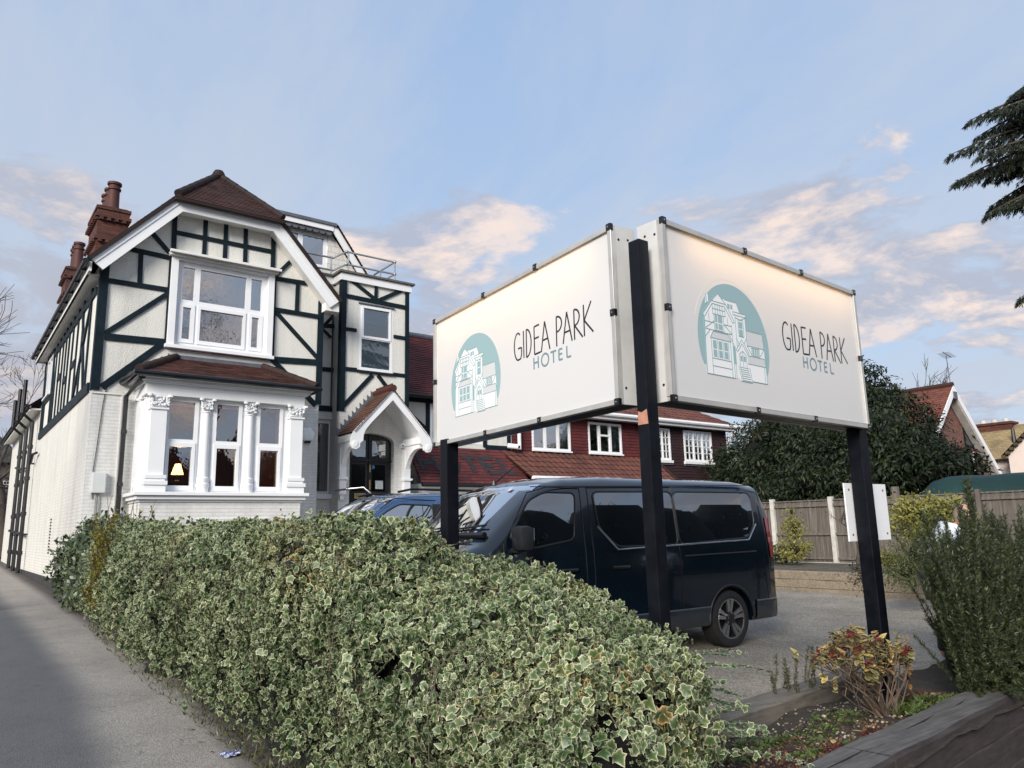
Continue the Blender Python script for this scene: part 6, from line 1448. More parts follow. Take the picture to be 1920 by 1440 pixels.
# bed: sleepers, soil, stones and low cover
OAKB = mat('weathered black sleeper', (.060, .058, .056), .8, var=(3, .4), bump=(18, .6, .012)); SLEEP = None
def sleeper_mat(name, ca, cb, cc, side=None):
    m, nt, N, L, p = nm(name); v = coords(N); mp = N.new('ShaderNodeMapping'); mp.inputs['Scale'].default_value = (1.2, 16, 16); L.new(v, mp.inputs[0]); g = tex_noise(N, L, mp.outputs[0], 2.2, 8, .7)
    c = ramp_n(N, L, g, [(.28, ca), (.5, cb), (.72, cc)]); c = mixc(N, L, ramp_n(N, L, tex_noise(N, L, v, 5, 6, .7), [(.45, 0.0), (.75, .6)]), c, cc)
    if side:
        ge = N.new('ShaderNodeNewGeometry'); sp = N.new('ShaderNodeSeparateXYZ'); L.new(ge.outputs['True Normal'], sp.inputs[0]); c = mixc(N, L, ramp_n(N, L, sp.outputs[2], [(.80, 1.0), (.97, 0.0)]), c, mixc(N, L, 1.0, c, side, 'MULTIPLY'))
    L.new(c, p.inputs['Base Color']); p.inputs['Roughness'].default_value = .82; bump_n(N, L, g, .4, .008, p); return m
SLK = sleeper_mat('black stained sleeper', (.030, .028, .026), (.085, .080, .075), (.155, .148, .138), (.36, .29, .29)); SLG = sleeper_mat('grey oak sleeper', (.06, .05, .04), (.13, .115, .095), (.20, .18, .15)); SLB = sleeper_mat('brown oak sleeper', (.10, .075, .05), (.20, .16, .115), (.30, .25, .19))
def sleeper(mb, a, b, w, h, seed):
    """slightly uneven squared timber from a to b (centre of the underside), w wide and h high"""
    a, b = Vector(a), Vector(b); t = (b-a).normalized(); s_ = Vector((0, 0, 1)).cross(t).normalized(); n = 14; vs = []; rg = random.Random(seed); ph = rg.uniform(0, 9)
    ins = .018
    prof = [(-w/2, 0), (w/2, 0), (w/2, h-ins), (w/2-ins, h), (-w/2+ins, h), (-w/2, h-ins)]
    for i in range(n+1):
        p = a.lerp(b, i/n)
        for x, z in prof: vs.append(p+s_*(x+.004*math.sin(i*1.3+ph+x*30))+Vector((0, 0, z+(.004*math.sin(i*.9+ph+x*20) if z > .05 else 0))))
    k = len(prof); fs = [(i*k+j, i*k+(j+1) % k, (i+1)*k+(j+1) % k, (i+1)*k+j) for i in range(n) for j in range(k)]+[tuple(range(k))[::-1], tuple(n*k+j for j in range(k))]
    mb.add(vs, fs)
def build_bed():
    wall = thing('sleeper_wall', 'low retaining wall of stacked black-stained sleepers in the right foreground', 'wall', (5, 2.3, 0)); q = [((2.2, 2.13), (4.02, 2.275)), ((4.028, 2.275), (6.4, 2.465)), ((6.408, 2.465), (8.8, 2.66))]; k = 0
    for c in range(-1, 3):
        for i, (a, b) in enumerate(q):
            sh = .5*(c % 2); k += 1; off = Vector((sh, sh*.075, 0)); dz = -.24+.2*c
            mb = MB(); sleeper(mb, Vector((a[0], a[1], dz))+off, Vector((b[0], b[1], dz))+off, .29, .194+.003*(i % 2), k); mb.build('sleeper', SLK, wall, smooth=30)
    mb = MB()
    for p, r in (((4.62, 2.35, .357), .45), ((5.3, 2.40, .357), .34), ((3.6, 2.26, .357), .5)): mb.tube([(p[0], p[1], p[2]), (p[0]+r*.5, p[1]+.012, p[2]+.002), (p[0]+r, p[1]+.045, p[2])], [.001, .005, .001], 5)
    mb.build('split', mat('dark timber split', (.006, .006, .006), .9, var=None), wall)
    kerb = thing('sleeper_kerb', 'single grey sleeper edging between the bed and the car park', 'kerb', (4.6, 3.35, .1)); mb = MB(); sleeper(mb, (3.5, 3.27, .14), (6.35, 3.56, .14), .21, .20, 31); mb.build('sleeper', SLG, kerb, smooth=30)
    m, nt, N, L, p = nm('bed soil'); v = coords(N); c = ramp_n(N, L, tex_noise(N, L, v, 8, 8, .75), [(.3, (.020, .015, .011)), (.55, (.05, .04, .03)), (.75, (.11, .09, .065))]); L.new(c, p.inputs['Base Color']); p.inputs['Roughness'].default_value = .95; bump_n(N, L, tex_noise(N, L, v, 40, 6, .7), 1, .03, p)
    def bzz(x, yy): return .225+.09*math.exp(-((yy-2.25)/.34)**2)+.04*noise.noise(Vector((x*1.7, yy*2.2, 0)))+.018*noise.noise(Vector((x*7, yy*7, 3)))
    xs = np.linspace(2.6, 9.2, 60); ys = np.linspace(2.1, 3.24, 20); V = []
    for y in ys:
        for x in xs: V.append((x, y+.08*(x-4), bzz(x, y)))
    nx = len(xs); F = np.array([(j*nx+i, j*nx+i+1, (j+1)*nx+i+1, (j+1)*nx+i) for j in range(len(ys)-1) for i in range(nx-1)]); o = arrays('bed_soil', np.array(V), F, m, smooth=True); o['kind'] = 'structure'
    def bz(x, y): return bzz(x, y-.08*(x-4))
    # stones
    mb = MB(); cols = [(.26, .22, .17), (.19, .155, .12), (.36, .31, .25), (.14, .105, .08)]
    for i in range(800):
        x, y = rng.uniform(3.3, 6.2), rng.uniform(2.40, 3.3); r = rng.uniform(.004, .013)*(1.6 if i % 17 == 0 else 1)
        mb.ball((x, y, bz(x, y)+r*.4), r, int(rng.integers(0, 4)), 5, 4, (1, rng.uniform(.6, 1), .6))
    o = mb.build('bed_stones', [mat('bed stone', c, .85, var=(40, .3)) for c in cols], smooth=70); tag(o, 'pale gravel scattered over the bed soil', 'gravel', kind='stuff')
    # low cover: green rosettes and dark red sedum
    def cover(name, label, cat, cs, n, size, m_, tm, h):
        P = []; T = []; N_ = []
        for cx, cy, r in cs:
            for i in range(n):
                a = rng.uniform(0, 6.28); d = r*math.sqrt(rng.random()); x, y = cx+d*math.cos(a), cy+d*.6*math.sin(a); P.append((x, y, bz(x, y)+rng.uniform(0, h))); T.append((math.cos(a*3.1), math.sin(a*3.1), rng.uniform(.2, 1.2))); N_.append((rng.normal(0, .5), rng.normal(0, .5), 1))
        P, T, N_ = np.array(P), unit(np.array(T)), unit(np.array(N_)); V, F, U = scatter(P, T, N_, size*rng.uniform(.5, 1.2, len(P)), *tm, rng); o = arrays(name, V, F, m_, U); tag(o, label, cat, kind='stuff')
    GRN = leaf_mat('low green cover', [(0, (.05, .085, .022)), (1, (.10, .14, .05))], [(0, (.6, .6, .5)), (1, (1.3, 1.3, 1))]); RED = leaf_mat('dark red sedum', [(0, (.07, .012, .012)), (1, (.13, .03, .025))], [(0, (.5, .5, .5)), (1, (1.3, 1.2, 1))])
    cover('ground_cover', 'low green weeds and moss in the sleeper bed', 'weeds', [(4.0, 2.62, .14), (4.35, 2.47, .16), (4.5, 2.9, .25), (5.5, 2.62, .22), (5.8, 2.7, .25), (4.1, 3.0, .2), (5.0, 3.0, .25), (3.8, 2.9, .18)], 330, .020, GRN, OVAL, .025)
    cover('red_ground_cover', 'dark red sedum mats in the sleeper bed', 'sedum', [(3.95, 2.85, .22), (4.2, 2.6, .14), (4.75, 2.62, .12), (3.75, 2.6, .2), (6.0, 3.0, .2)], 420, .011, RED, OVAL, .02)
    LIT = leaf_mat('brown leaf litter', [(0, (.095, .060, .032)), (1, (.15, .10, .055))], [(0, (.4, .4, .4)), (.7, (1.1, 1, .9)), (1, (2.2, 1.8, 1.2))]); cover('leaf_litter', 'brown dead leaf litter over the bed soil', 'leaf litter', [(4.0, 2.75, .5), (4.6, 2.8, .5), (5.2, 2.85, .5), (5.8, 2.85, .5), (3.6, 2.7, .4)], 330, .022, LIT, OVAL, .012)
    cover('grass_tuft', 'thin grass beside the right post', 'grass', [(5.75, 2.85, .2), (5.45, 2.75, .12)], 160, .09, GRN, BLADE, .0)
    # fallen leaves, each its own
    lm = leaf_mat('fallen yellow leaf', [(0, (.50, .34, .10)), (1, (.58, .44, .17))], None); first = None
    for x, y, a, s_ in ((4.35, 2.66, .4, .055), (4.75, 2.72, 2.2, .05), (4.78, 2.55, 1.0, .05), (4.55, 2.86, 2.9, .04), (5.02, 2.60, .2, .035), (4.2, 2.8, 1.7, .03)):
        V, F, U = scatter(np.array([(x, y, bz(x, y)+.02)]), np.array([(math.cos(a), math.sin(a), .1)]), np.array([(.1, -.1, 1.0)]), np.array([s_]), *OVAL, rng); o = arrays('fallen_leaf', V, F, lm, U); tag(o, 'small yellow fallen leaf on the bed soil', 'leaf', 'fallen leaves in the sleeper bed')
build_bed()

# far end of the hedge: darker shrub, golden conifer, bare twigs
def build_far_hedge():
    D = leaf_mat('dark glossy shrub leaf', [(0, (.035, .055, .026)), (.7, (.055, .080, .040)), (1, (.11, .13, .08))], [(0, (.6, .6, .6)), (.8, (1.2, 1.2, 1.1)), (1, (2.2, 2.1, 1.7))], rough=.35)
    root = thing('glossy_shrub', 'dark glossy-leaved shrub at the far end of the hedge by the hotel corner', 'shrub', (2.4, 15.8, .3)); N = 9000
    th, ph = rng.uniform(0, 6.28, N), np.arccos(rng.uniform(-1, 1, N)); r = rng.uniform(.80, 1.08, N); d = np.stack([np.sin(ph)*np.cos(th), np.sin(ph)*np.sin(th), np.cos(ph)], -1)
    lump = 1+.12*np.sin(th*5+ph*4)+.08*np.sin(th*9-ph*7); P = np.array((2.60, 15.6, 1.02))+d*np.array((.80, 1.45, .84))*(r*lump)[:, None]; P = P[P[:, 2] > .32]; d = d[:len(P)]; n = len(P)
    V, F, U = scatter(P, unit(rng.normal(0, .6, (n, 3))+np.array((0, 0, -.4))), unit((P-np.array((2.72, 15.75, 1.0)))+rng.normal(0, .3, (n, 3))+np.array((0, 0, .3))), .085*rng.uniform(.6, 1.1, n), *OVAL, rng); arrays('leaves', V, F, D, U, root, True)
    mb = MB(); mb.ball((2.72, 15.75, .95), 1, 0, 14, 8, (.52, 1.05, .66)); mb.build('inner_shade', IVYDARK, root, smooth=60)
    root = thing('golden_conifer', 'golden yellow conifer growing through the far part of the hedge', 'conifer', (2.4, 13.6, .3)); st = []
    for i in range(120):
        bx, by = 2.32+rng.uniform(-.42, .5), 13.5+rng.uniform(-.9, .7); z0 = rng.uniform(.35, 1.7)
        if z0 < 1.5: bx = float(hx0(by))+rng.uniform(-.06, .02); by = 13.2+rng.normal(0, .28)
        d = unit(np.array([rng.normal(-.15, .25), rng.normal(-.1, .3), 1])); L = rng.uniform(.18, .36); st.append([(bx+d[0]*L*q, by+d[1]*L*q, z0+d[2]*L*q) for q in np.linspace(0, 1, 4)])
    G = leaf_mat('golden conifer needle', [(0, (.17, .16, .02)), (1, (.31, .28, .05))], [(0, (.45, .5, .5)), (1, (1.2, 1.1, .9))]); needle_plant('golden_conifer', root, st, G, 130, .05, tmpl=LANCE, mstem=TWIGM)
    root = thing('bare_plant', 'thin bare upright stems before the painted hotel corner', 'plant', (2.6, 16.6, .3)); mb = MB()
    for i in range(22):
        x, y = 2.55+rng.uniform(0, .9), 16.6+rng.uniform(-.2, .5); h = rng.uniform(1.6, 2.35); mb.tube([(x, y, .3), (x+rng.normal(0, .04), y, .3+h*.6), (x+rng.normal(0, .12), y+rng.normal(0, .05), .3+h)], [.008, .006, .003], 4)
    mb.build('stem', TWIGM, root)['kind'] = 'stuff'
build_far_hedge()

# ------------------------------------------------------------------ trees
def grow(p, d, L, r, depth, rg, out, bend=.25, split=(2, 3), shrink=.74, up=.06, spread=.6, minr=.004):
    """recursive bare branches: list of polylines with radii"""
    n = 4; pts = [p]; rs = [r]; q = Vector(p); dd = Vector(d).normalized()
    for i in range(n):
        dd = (dd+Vector((rg.gauss(0, bend), rg.gauss(0, bend), rg.gauss(0, bend)+up))*.5).normalized(); q = q+dd*L/n; pts.append(q.copy()); rs.append(r*(1-.35*(i+1)/n))
    out.append((pts, rs, depth))
    if depth <= 0: return
    for k in range(rg.randint(*split)):
        i = n if k == 0 else rg.randint(2, n); ax = dd.orthogonal().normalized(); ax.rotate(Matrix.Rotation(rg.uniform(0, 6.28), 3, dd)); nd = (dd*1.0+ax*spread*rg.uniform(.5, 1.35)).normalized()
        grow(pts[i], nd, L*shrink*rg.uniform(.75, 1.15), max(minr, rs[i]*(.78 if k == 0 else .6)), depth-1, rg, out, bend, split, shrink, up, spread, minr)
def bare_tree(name, label, base, H, r, depth, seed, group=None, split=(2, 4), spread=.7, twig=.005, lean=(0, 0, 1), up=.06, shrink=.74, bend=.25):
    rg = random.Random(seed); out = []; grow(Vector(base), Vector(lean), H, r, depth, rg, out, split=split, spread=spread, minr=twig, up=up, shrink=shrink, bend=bend); t = thing(name, label, 'tree', base, group); a, b = MB(), MB()
    for pts, rs, d in out:
        (a if d >= depth-1 else b).tube(pts, rs, 8 if d >= depth-1 else (5 if d > 2 else 3), cap=False)
    a.build('trunk', BARK, t, smooth=60); b.build('branches', BARK, t); return t
def leafy(root, blobs, N, size, m_, tmpl, droop=.5, shade=None, name='crown', jitter=.25, clump=30, clr=.22, shell=(.70, 1.03), core=.58):
    vol = np.array([b[1][0]*b[1][1]*b[1][2] for b in blobs])**.67; pick = rng.choice(len(blobs), N//clump, p=vol/vol.sum()); C = np.array([b[0] for b in blobs])[pick]; R = np.array([b[1] for b in blobs])[pick]; n = len(pick)
    d = unit(rng.normal(0, 1, (n, 3))); rr = rng.uniform(*shell, n); c = C+d*R*rr[:, None]; c = np.repeat(c, clump, 0); d = np.repeat(d, clump, 0); P = c+rng.normal(0, clr, c.shape)*np.array((1, 1, .6)); k = len(P)
    T = unit(d*.5+rng.normal(0, .5, (k, 3))+np.array((0, 0, -droop))); Nn = unit(d+np.array((0, 0, .5))+rng.normal(0, .4, (k, 3)))
    V, F, U = scatter(P, T, Nn, size*rng.uniform(.6, 1.2, k), *tmpl, rng); U[:, 1] = np.repeat(np.clip(np.repeat(rng.random(n), clump)*.5+rng.random(k)*.5, 0, 1), len(tmpl[0])); arrays(name, V, F, m_, U, root)
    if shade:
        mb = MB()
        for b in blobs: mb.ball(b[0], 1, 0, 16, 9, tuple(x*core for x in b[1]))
        mb.build('crown_shade', shade, root, smooth=60)['kind'] = 'stuff'  # dark ellipsoids stand in for the shade deep inside the foliage
EVER = leaf_mat('dark evergreen leaf', [(0, (.011, .020, .009)), (.7, (.021, .033, .015)), (1, (.036, .048, .023))], [(0, (.5, .5, .5)), (.6, (1, 1, 1)), (.9, (1.5, 1.4, .8)), (1, (2.0, 1.6, .9))], rough=.5, trans=.08, spec=.25)
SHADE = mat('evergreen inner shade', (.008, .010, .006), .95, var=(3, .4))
def build_evergreen():
    root = thing('evergreen_tree', 'broad dark evergreen tree filling the gap behind the fence', 'tree', (24, 13.5, .4))
    def W(px, py, X): return tuple(at(0, X, (px, py)))
    bl = []
    for px, py, X, r in ((1450, 860, 24.5, (2.0, 1.7, 1.5)), (1540, 815, 24, (2, 1.8, 1.5)), (1655, 808, 23.5, (1.9, 1.4, 1.25)), (1640, 870, 23, (2, 1.9, 1.4)), (1560, 900, 23, (2, 1.8, 1.2)), (1712, 862, 22.8, (1.3, .9, .85)), (1400, 900, 24.5, (1.6, 1.3, 1.3)), (1790, 872, 22.5, (1.0, .60, .5)), (1655, 762, 24, (1.1, .7, .6)), (1600, 735, 24, (1.6, 1.0, .9)), (1470, 930, 23.5, (1.7, 1.6, .8))): bl.append((W(px, py, X), r))
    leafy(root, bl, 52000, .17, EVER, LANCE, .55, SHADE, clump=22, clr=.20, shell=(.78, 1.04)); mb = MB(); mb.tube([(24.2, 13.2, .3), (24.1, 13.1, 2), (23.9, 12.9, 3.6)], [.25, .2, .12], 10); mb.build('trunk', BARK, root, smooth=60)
    for q in ((22.6, 12.6, .3), (22.4, 10.3, .3)):
        mb = MB(); mb.tube([q, (q[0]+.2, q[1]+.2, 2.4)], [.14, .08], 8); mb.build('trunk', BARK, root, smooth=60)
build_evergreen()
def build_cedar():
    root = thing('cedar_tree', 'cedar with drooping dark branches reaching in at the right edge', 'tree', (16.0, 3.6, .3)); D = 12.5
    c0 = CC+(CFW+CR*((2085-960)/CF)-CU*((330-720)/CF))*D; bx, by = c0.x, c0.y; root.location = (bx, by, .3); mb = MB(); tb = MB(); mb.tube([(bx, by, .2), (bx, by, 4), (bx, by, 10.5)], [.30, .24, .04], 12); P = []; T = []; N_ = []
    def W(px, py, dd=0): v = CC+(CFW+CR*((px-960)/CF)-CU*((py-720)/CF))*(D+dd); return v
    tipl = [(1822, 224, 0), (1786, 288, 0), (1806, 334, .3), (1797, 338, -.4), (1862, 384, .2), (1892, 240, .5), (1898, 178, 0), (1870, 208, -.5), (1855, 330, .6), (1840, 290, -.6), (1880, 330, 0), (1905, 300, .4), (1853, 400, -.2) , (1900, 382, -.5), (1835, 255, .3), (1915, 558, .3)]
    for i, (px, py, dd) in enumerate(tipl+[(2250+40*k, 180+45*k, 2.0-k) for k in range(5)]+[(2050, 150+70*k, 3) for k in range(4)]+[(2080, 150+70*k, -2.5) for k in range(4)]):
        e = W(px, py, dd); s0 = Vector((bx, by, e.z+.75)); mid = s0.lerp(e, .5)+Vector((0, 0, .22)); n = 14; pts = []
        for k in range(n+1): t = k/n; pts.append(s0*(1-t)**2+mid*2*t*(1-t)+e*t*t)
        tb.tube(pts, [.05*(1-k/n)+.006 for k in range(n+1)], 5); a = (e-s0).normalized(); sd = a.cross(Vector((0, 0, 1))).normalized()
        for k in range(2, n+1):
            for s_ in (-1, 1, -.5, .5, 0):
                L = (.66*(1-(k/n))+.12)*rng.uniform(.6, 1.1); d = (a*.75+sd*s_*.8+Vector((0, 0, rng.uniform(-.35, 0)))).normalized(); q0 = pts[k]; q1 = q0+d*L+Vector((0, 0, -.45*L)); 
                if L > .2: tb.tube([q0, q1], [.008, .003], 3, cap=False)
                m = int(230*L)+16; t = rng.random(m); pp = np.array(q0)+np.outer(t, np.array(q1-q0))+rng.normal(0, .012, (m, 3)); P.append(pp); T.append(unit(np.array(d)*.6+rng.normal(0, .35, (m, 3))+np.array((0, 0, -.75)))); N_.append(unit(rng.normal(0, .5, (m, 3))+np.array((0, 0, 1))))
    mb.build('trunk', BARK, root, smooth=60); tb.build('limbs', BARK, root); P, T, N_ = map(np.concatenate, (P, T, N_))
    V, F, U = scatter(P, T, N_, .075*rng.uniform(.6, 1.3, len(P)), *BLADE, rng); arrays('crown', V, F, leaf_mat('cedar needles', [(0, (.014, .022, .012)), (1, (.024, .032, .018))], [(0, (.5, .6, .6)), (1, (1.5, 1.4, 1))], trans=.05), U, root)
build_cedar()
bare_tree('bare_tree', 'bare tree at the left edge reaching thin twigs over the pavement', (.15, 16.5, .3), 2.15, .14, 6, 5, spread=.62, lean=(-.03, 0, 1), twig=.007, shrink=.80)
bare_tree('bare_tree', 'tall bare tree behind the rear of the hotel, upper left', (3.4, 52, .7), 4.6, .28, 6, 11, spread=.55, twig=.014, shrink=.76)
bare_tree('bare_tree', 'bushy bare tree low at the left edge beyond the brick wall', (1.0, 47, .7), 3.0, .22, 6, 23, spread=.75, twig=.012, shrink=.76)
bare_tree('bare_tree', 'fine-twigged bare tree behind the brick gable, right', (44, 19.5, .4), 2.75, .14, 6, 31, spread=.40, twig=.013, up=.18, shrink=.74)
bare_tree('bare_shrub', 'small bare fruit tree against the fence left of the white board', (15.6, 8.55, .55), .75, .05, 5, 41, spread=.75, twig=.005, shrink=.72, bend=.4)
# two trees and a house across the street: the windows of the hotel mirror them
bare_tree('street_tree', 'big bare street tree mirrored in the hotel windows', (11.0, -12, 0), 7.2, .40, 6, 51, spread=.62, twig=.022, shrink=.75, split=(2, 3))

# ------------------------------------------------------------------ behind the car park
def fence():
    m, nt, N, L, p = nm('grey fence boards'); v = coords(N); s = N.new('ShaderNodeSeparateXYZ'); L.new(v, s.inputs[0]); mp = N.new('ShaderNodeMapping'); mp.inputs['Scale'].default_value = (1, 12, .8); L.new(v, mp.inputs[0])
    c = ramp_n(N, L, tex_noise(N, L, mp.outputs[0], 1.5, 8, .7), [(.3, (.07, .058, .050)), (.5, (.13, .112, .097)), (.72, (.21, .19, .17))]); L.new(c, p.inputs['Base Color']); p.inputs['Roughness'].default_value = .9; bump_n(N, L, tex_noise(N, L, mp.outputs[0], 8, 5), .5, .006, p)
    X = 17.5; f = thing('garden_fence', 'weathered grey board fence with pale concrete posts at the back of the car park', 'fence', (X, 9, .4)); zb, zt = .42, 2.06
    ys = [at(0, X, (q, 960)).y for q in (1450, 1560, 1684)]; ys += [ys[-1]-1.72*k for k in range(1, 5)]; ys = [ys[0]+1.72*k for k in (3, 2, 1)]+ys
    for i, y in enumerate(ys):
        mb = MB(); h = zt+.09 if i != 5 else zt+.24
        if i == 5: mb.box(X-.06, X+.05, y-.06, y+.06, .2, h); mb.build('post', m, f)
        elif i > 5: mb.box(X-.05, X+.05, y-.05, y+.05, .2, h); mb.build('post', m, f)
        else: mb.box(X-.07, X+.05, y-.055, y+.055, .2, h); mb.build('post', CONC, f, bevel=.012)
    rg = random.Random(3)
    for a, b in zip(ys[:-1], ys[1:]):
        mb = MB(); y0, y1 = b+.06, a-.06; n = int((y1-y0)/.115)
        for k in range(n):
            u = y0+(y1-y0)*k/n; w = (y1-y0)/n+.016; dz = rg.uniform(-.015, .008); t = rg.uniform(-.004, .004)
            mb.prism([(X+.006*(k % 2)+t, u, zb+.16), (X+.020+t, u+w, zb+.16), (X+.036+t, u+w, zb+.16), (X+.022+t, u, zb+.16)], (0, 0, zt-zb-.16+dz))
        for z in (zb+.22, zb+.80, zt-.14): mb.box(X-.035, X-.001, y0, y1, z, z+.06)
        mb.box(X-.02, X+.06, y0-.03, y1+.03, zt, zt+.03); mb.build('panel', m, f)
        mb = MB(); mb.box(X-.03, X+.02, y0-.03, y1+.03, .2, zb+.15); mb.build('gravel_board', CONC, f)
fence()
def bed_back():
    b = thing('raised_bed', 'raised planting bed edged with stacked pale brown sleepers before the fence', 'planter', (13.5, 8, .2)); k = 0
    for c in range(3):
        for a, e in ((11.6, 9.0), (8.99, 6.4), (6.39, 3.4)):
            k += 1; off = .7*(c % 2); mb = MB(); sleeper(mb, (13.5, a+off, .16+.155*c), (13.5, e+off, .16+.155*c), .16, .15, 60+k); mb.build('sleeper', SLB, b, smooth=30)
    mb = MB(); mb.box(13.58, 17.4, 3, 13, .2, .56); mb.build('soil', mat('planter soil', (.10, .085, .06), .95, var=(4, .5), bump=(9, 1, .06)), b)
bed_back()
YEL = leaf_mat('yellow variegated leaf', [(0, (.10, .12, .025)), (.5, (.21, .20, .05)), (1, (.38, .33, .12))], [(0, (.4, .5, .4)), (.5, (.9, .95, .8)), (1, (1.25, 1.15, .9))])
YG = leaf_mat('olive green leaf', [(0, (.05, .07, .02)), (1, (.10, .12, .04))], [(0, (.6, .6, .6)), (1, (1.4, 1.3, 1))])
def W3(p, X): return tuple(at(0, X, p))
def shrub(name, label, blobs, N, size, m_, tm, cat='shrub', clr=.09, shade=SHADE, clump=16):
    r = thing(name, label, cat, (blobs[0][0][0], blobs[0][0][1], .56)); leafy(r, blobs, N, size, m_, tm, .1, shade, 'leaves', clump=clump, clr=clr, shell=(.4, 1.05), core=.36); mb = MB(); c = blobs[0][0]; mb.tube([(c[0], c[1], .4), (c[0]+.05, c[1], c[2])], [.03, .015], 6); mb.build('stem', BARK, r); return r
shrub('variegated_shrub', 'slim yellow-leaved shrub against the fence panel right of the van', [(W3((1488, 990), 16.2), (.22, .24, .26)), (W3((1490, 1030), 16.0), (.3, .34, .26)), (W3((1484, 960), 16.2), (.1, .1, .16))], 1500, .055, YEL, OVAL)
shrub('yellow_bush', 'round yellow-topped evergreen bush left of the bending man', [(W3((1730, 975), 12.5), (.5, .55, .36)), (W3((1715, 962), 12.4), (.36, .34, .26)), (W3((1770, 960), 12.6), (.3, .3, .28))], 4200, .055, YEL, OVAL)
shrub('olive_bush', 'upright olive green bush under the yellow bush', [(W3((1730, 1035), 11.6), (.5, .5, .42)), (W3((1760, 985), 11.8), (.25, .22, .4)), (W3((1700, 1070), 11.4), (.3, .3, .3))], 3600, .05, YG, LANCE)
shrub('low_evergreen', 'low dark evergreen at the foot of the concrete fence post', [(W3((1462, 1040), 16.4), (.25, .22, .22))], 700, .05, EVER, OVAL)
shrub('low_flowering_plant', 'low pale flowering plant on the raised bed beside the white board', [(W3((1662, 1045), 13.9), (.25, .2, .13))], 800, .04, YEL, OVAL)
shrub('wispy_shrub', 'wispy grey-green shrub left of the right black post', [(W3((1622, 1080), 9.0), (.10, .08, .16))], 500, .035, EVER, LANCE, shade=None)
def tarp():
    X = 19.2; t = thing('covered_boat', 'long boat under a dark green cover behind the fence', 'boat', (X+1, 5.5, .4)); m = mat('dark green cover', (.006, .034, .029), .6, var=(.9, .3), bump=(2.5, .5, .06))
    ys = np.concatenate([[8.98, 8.96, 8.90, 8.72, 8.4], np.linspace(8.0, 2.0, 14)]); V = []; K = 15
    for y in ys:
        e = min(1, max(0, (8.98-y)/.6)); h = (2.02+.50*math.sqrt(max(0, 1-(1-e)**2)))-.012*(8-min(8, y)); h += .015*math.sin(y*4)
        for k in range(K):
            a = k/(K-1); x = X+2.2*a; z = h-.9*(abs(2*a-1)**5)*.9+.06*math.sin(math.pi*a)+.012*math.sin(y*7+a*9); V.append((x, y, z))
        V.append((X+2.2, y, .5)); V.append((X+.0, y, .5))
    k = K+2; n = len(ys); F = [(i*k+j, i*k+(j+1) % k, (i+1)*k+(j+1) % k, (i+1)*k+j) for i in range(n-1) for j in range(k)]; mb = MB(); mb.add(V, F); mb.add(V[:k], [tuple(range(k))]); mb.build('cover', m, t, smooth=50)
tarp()
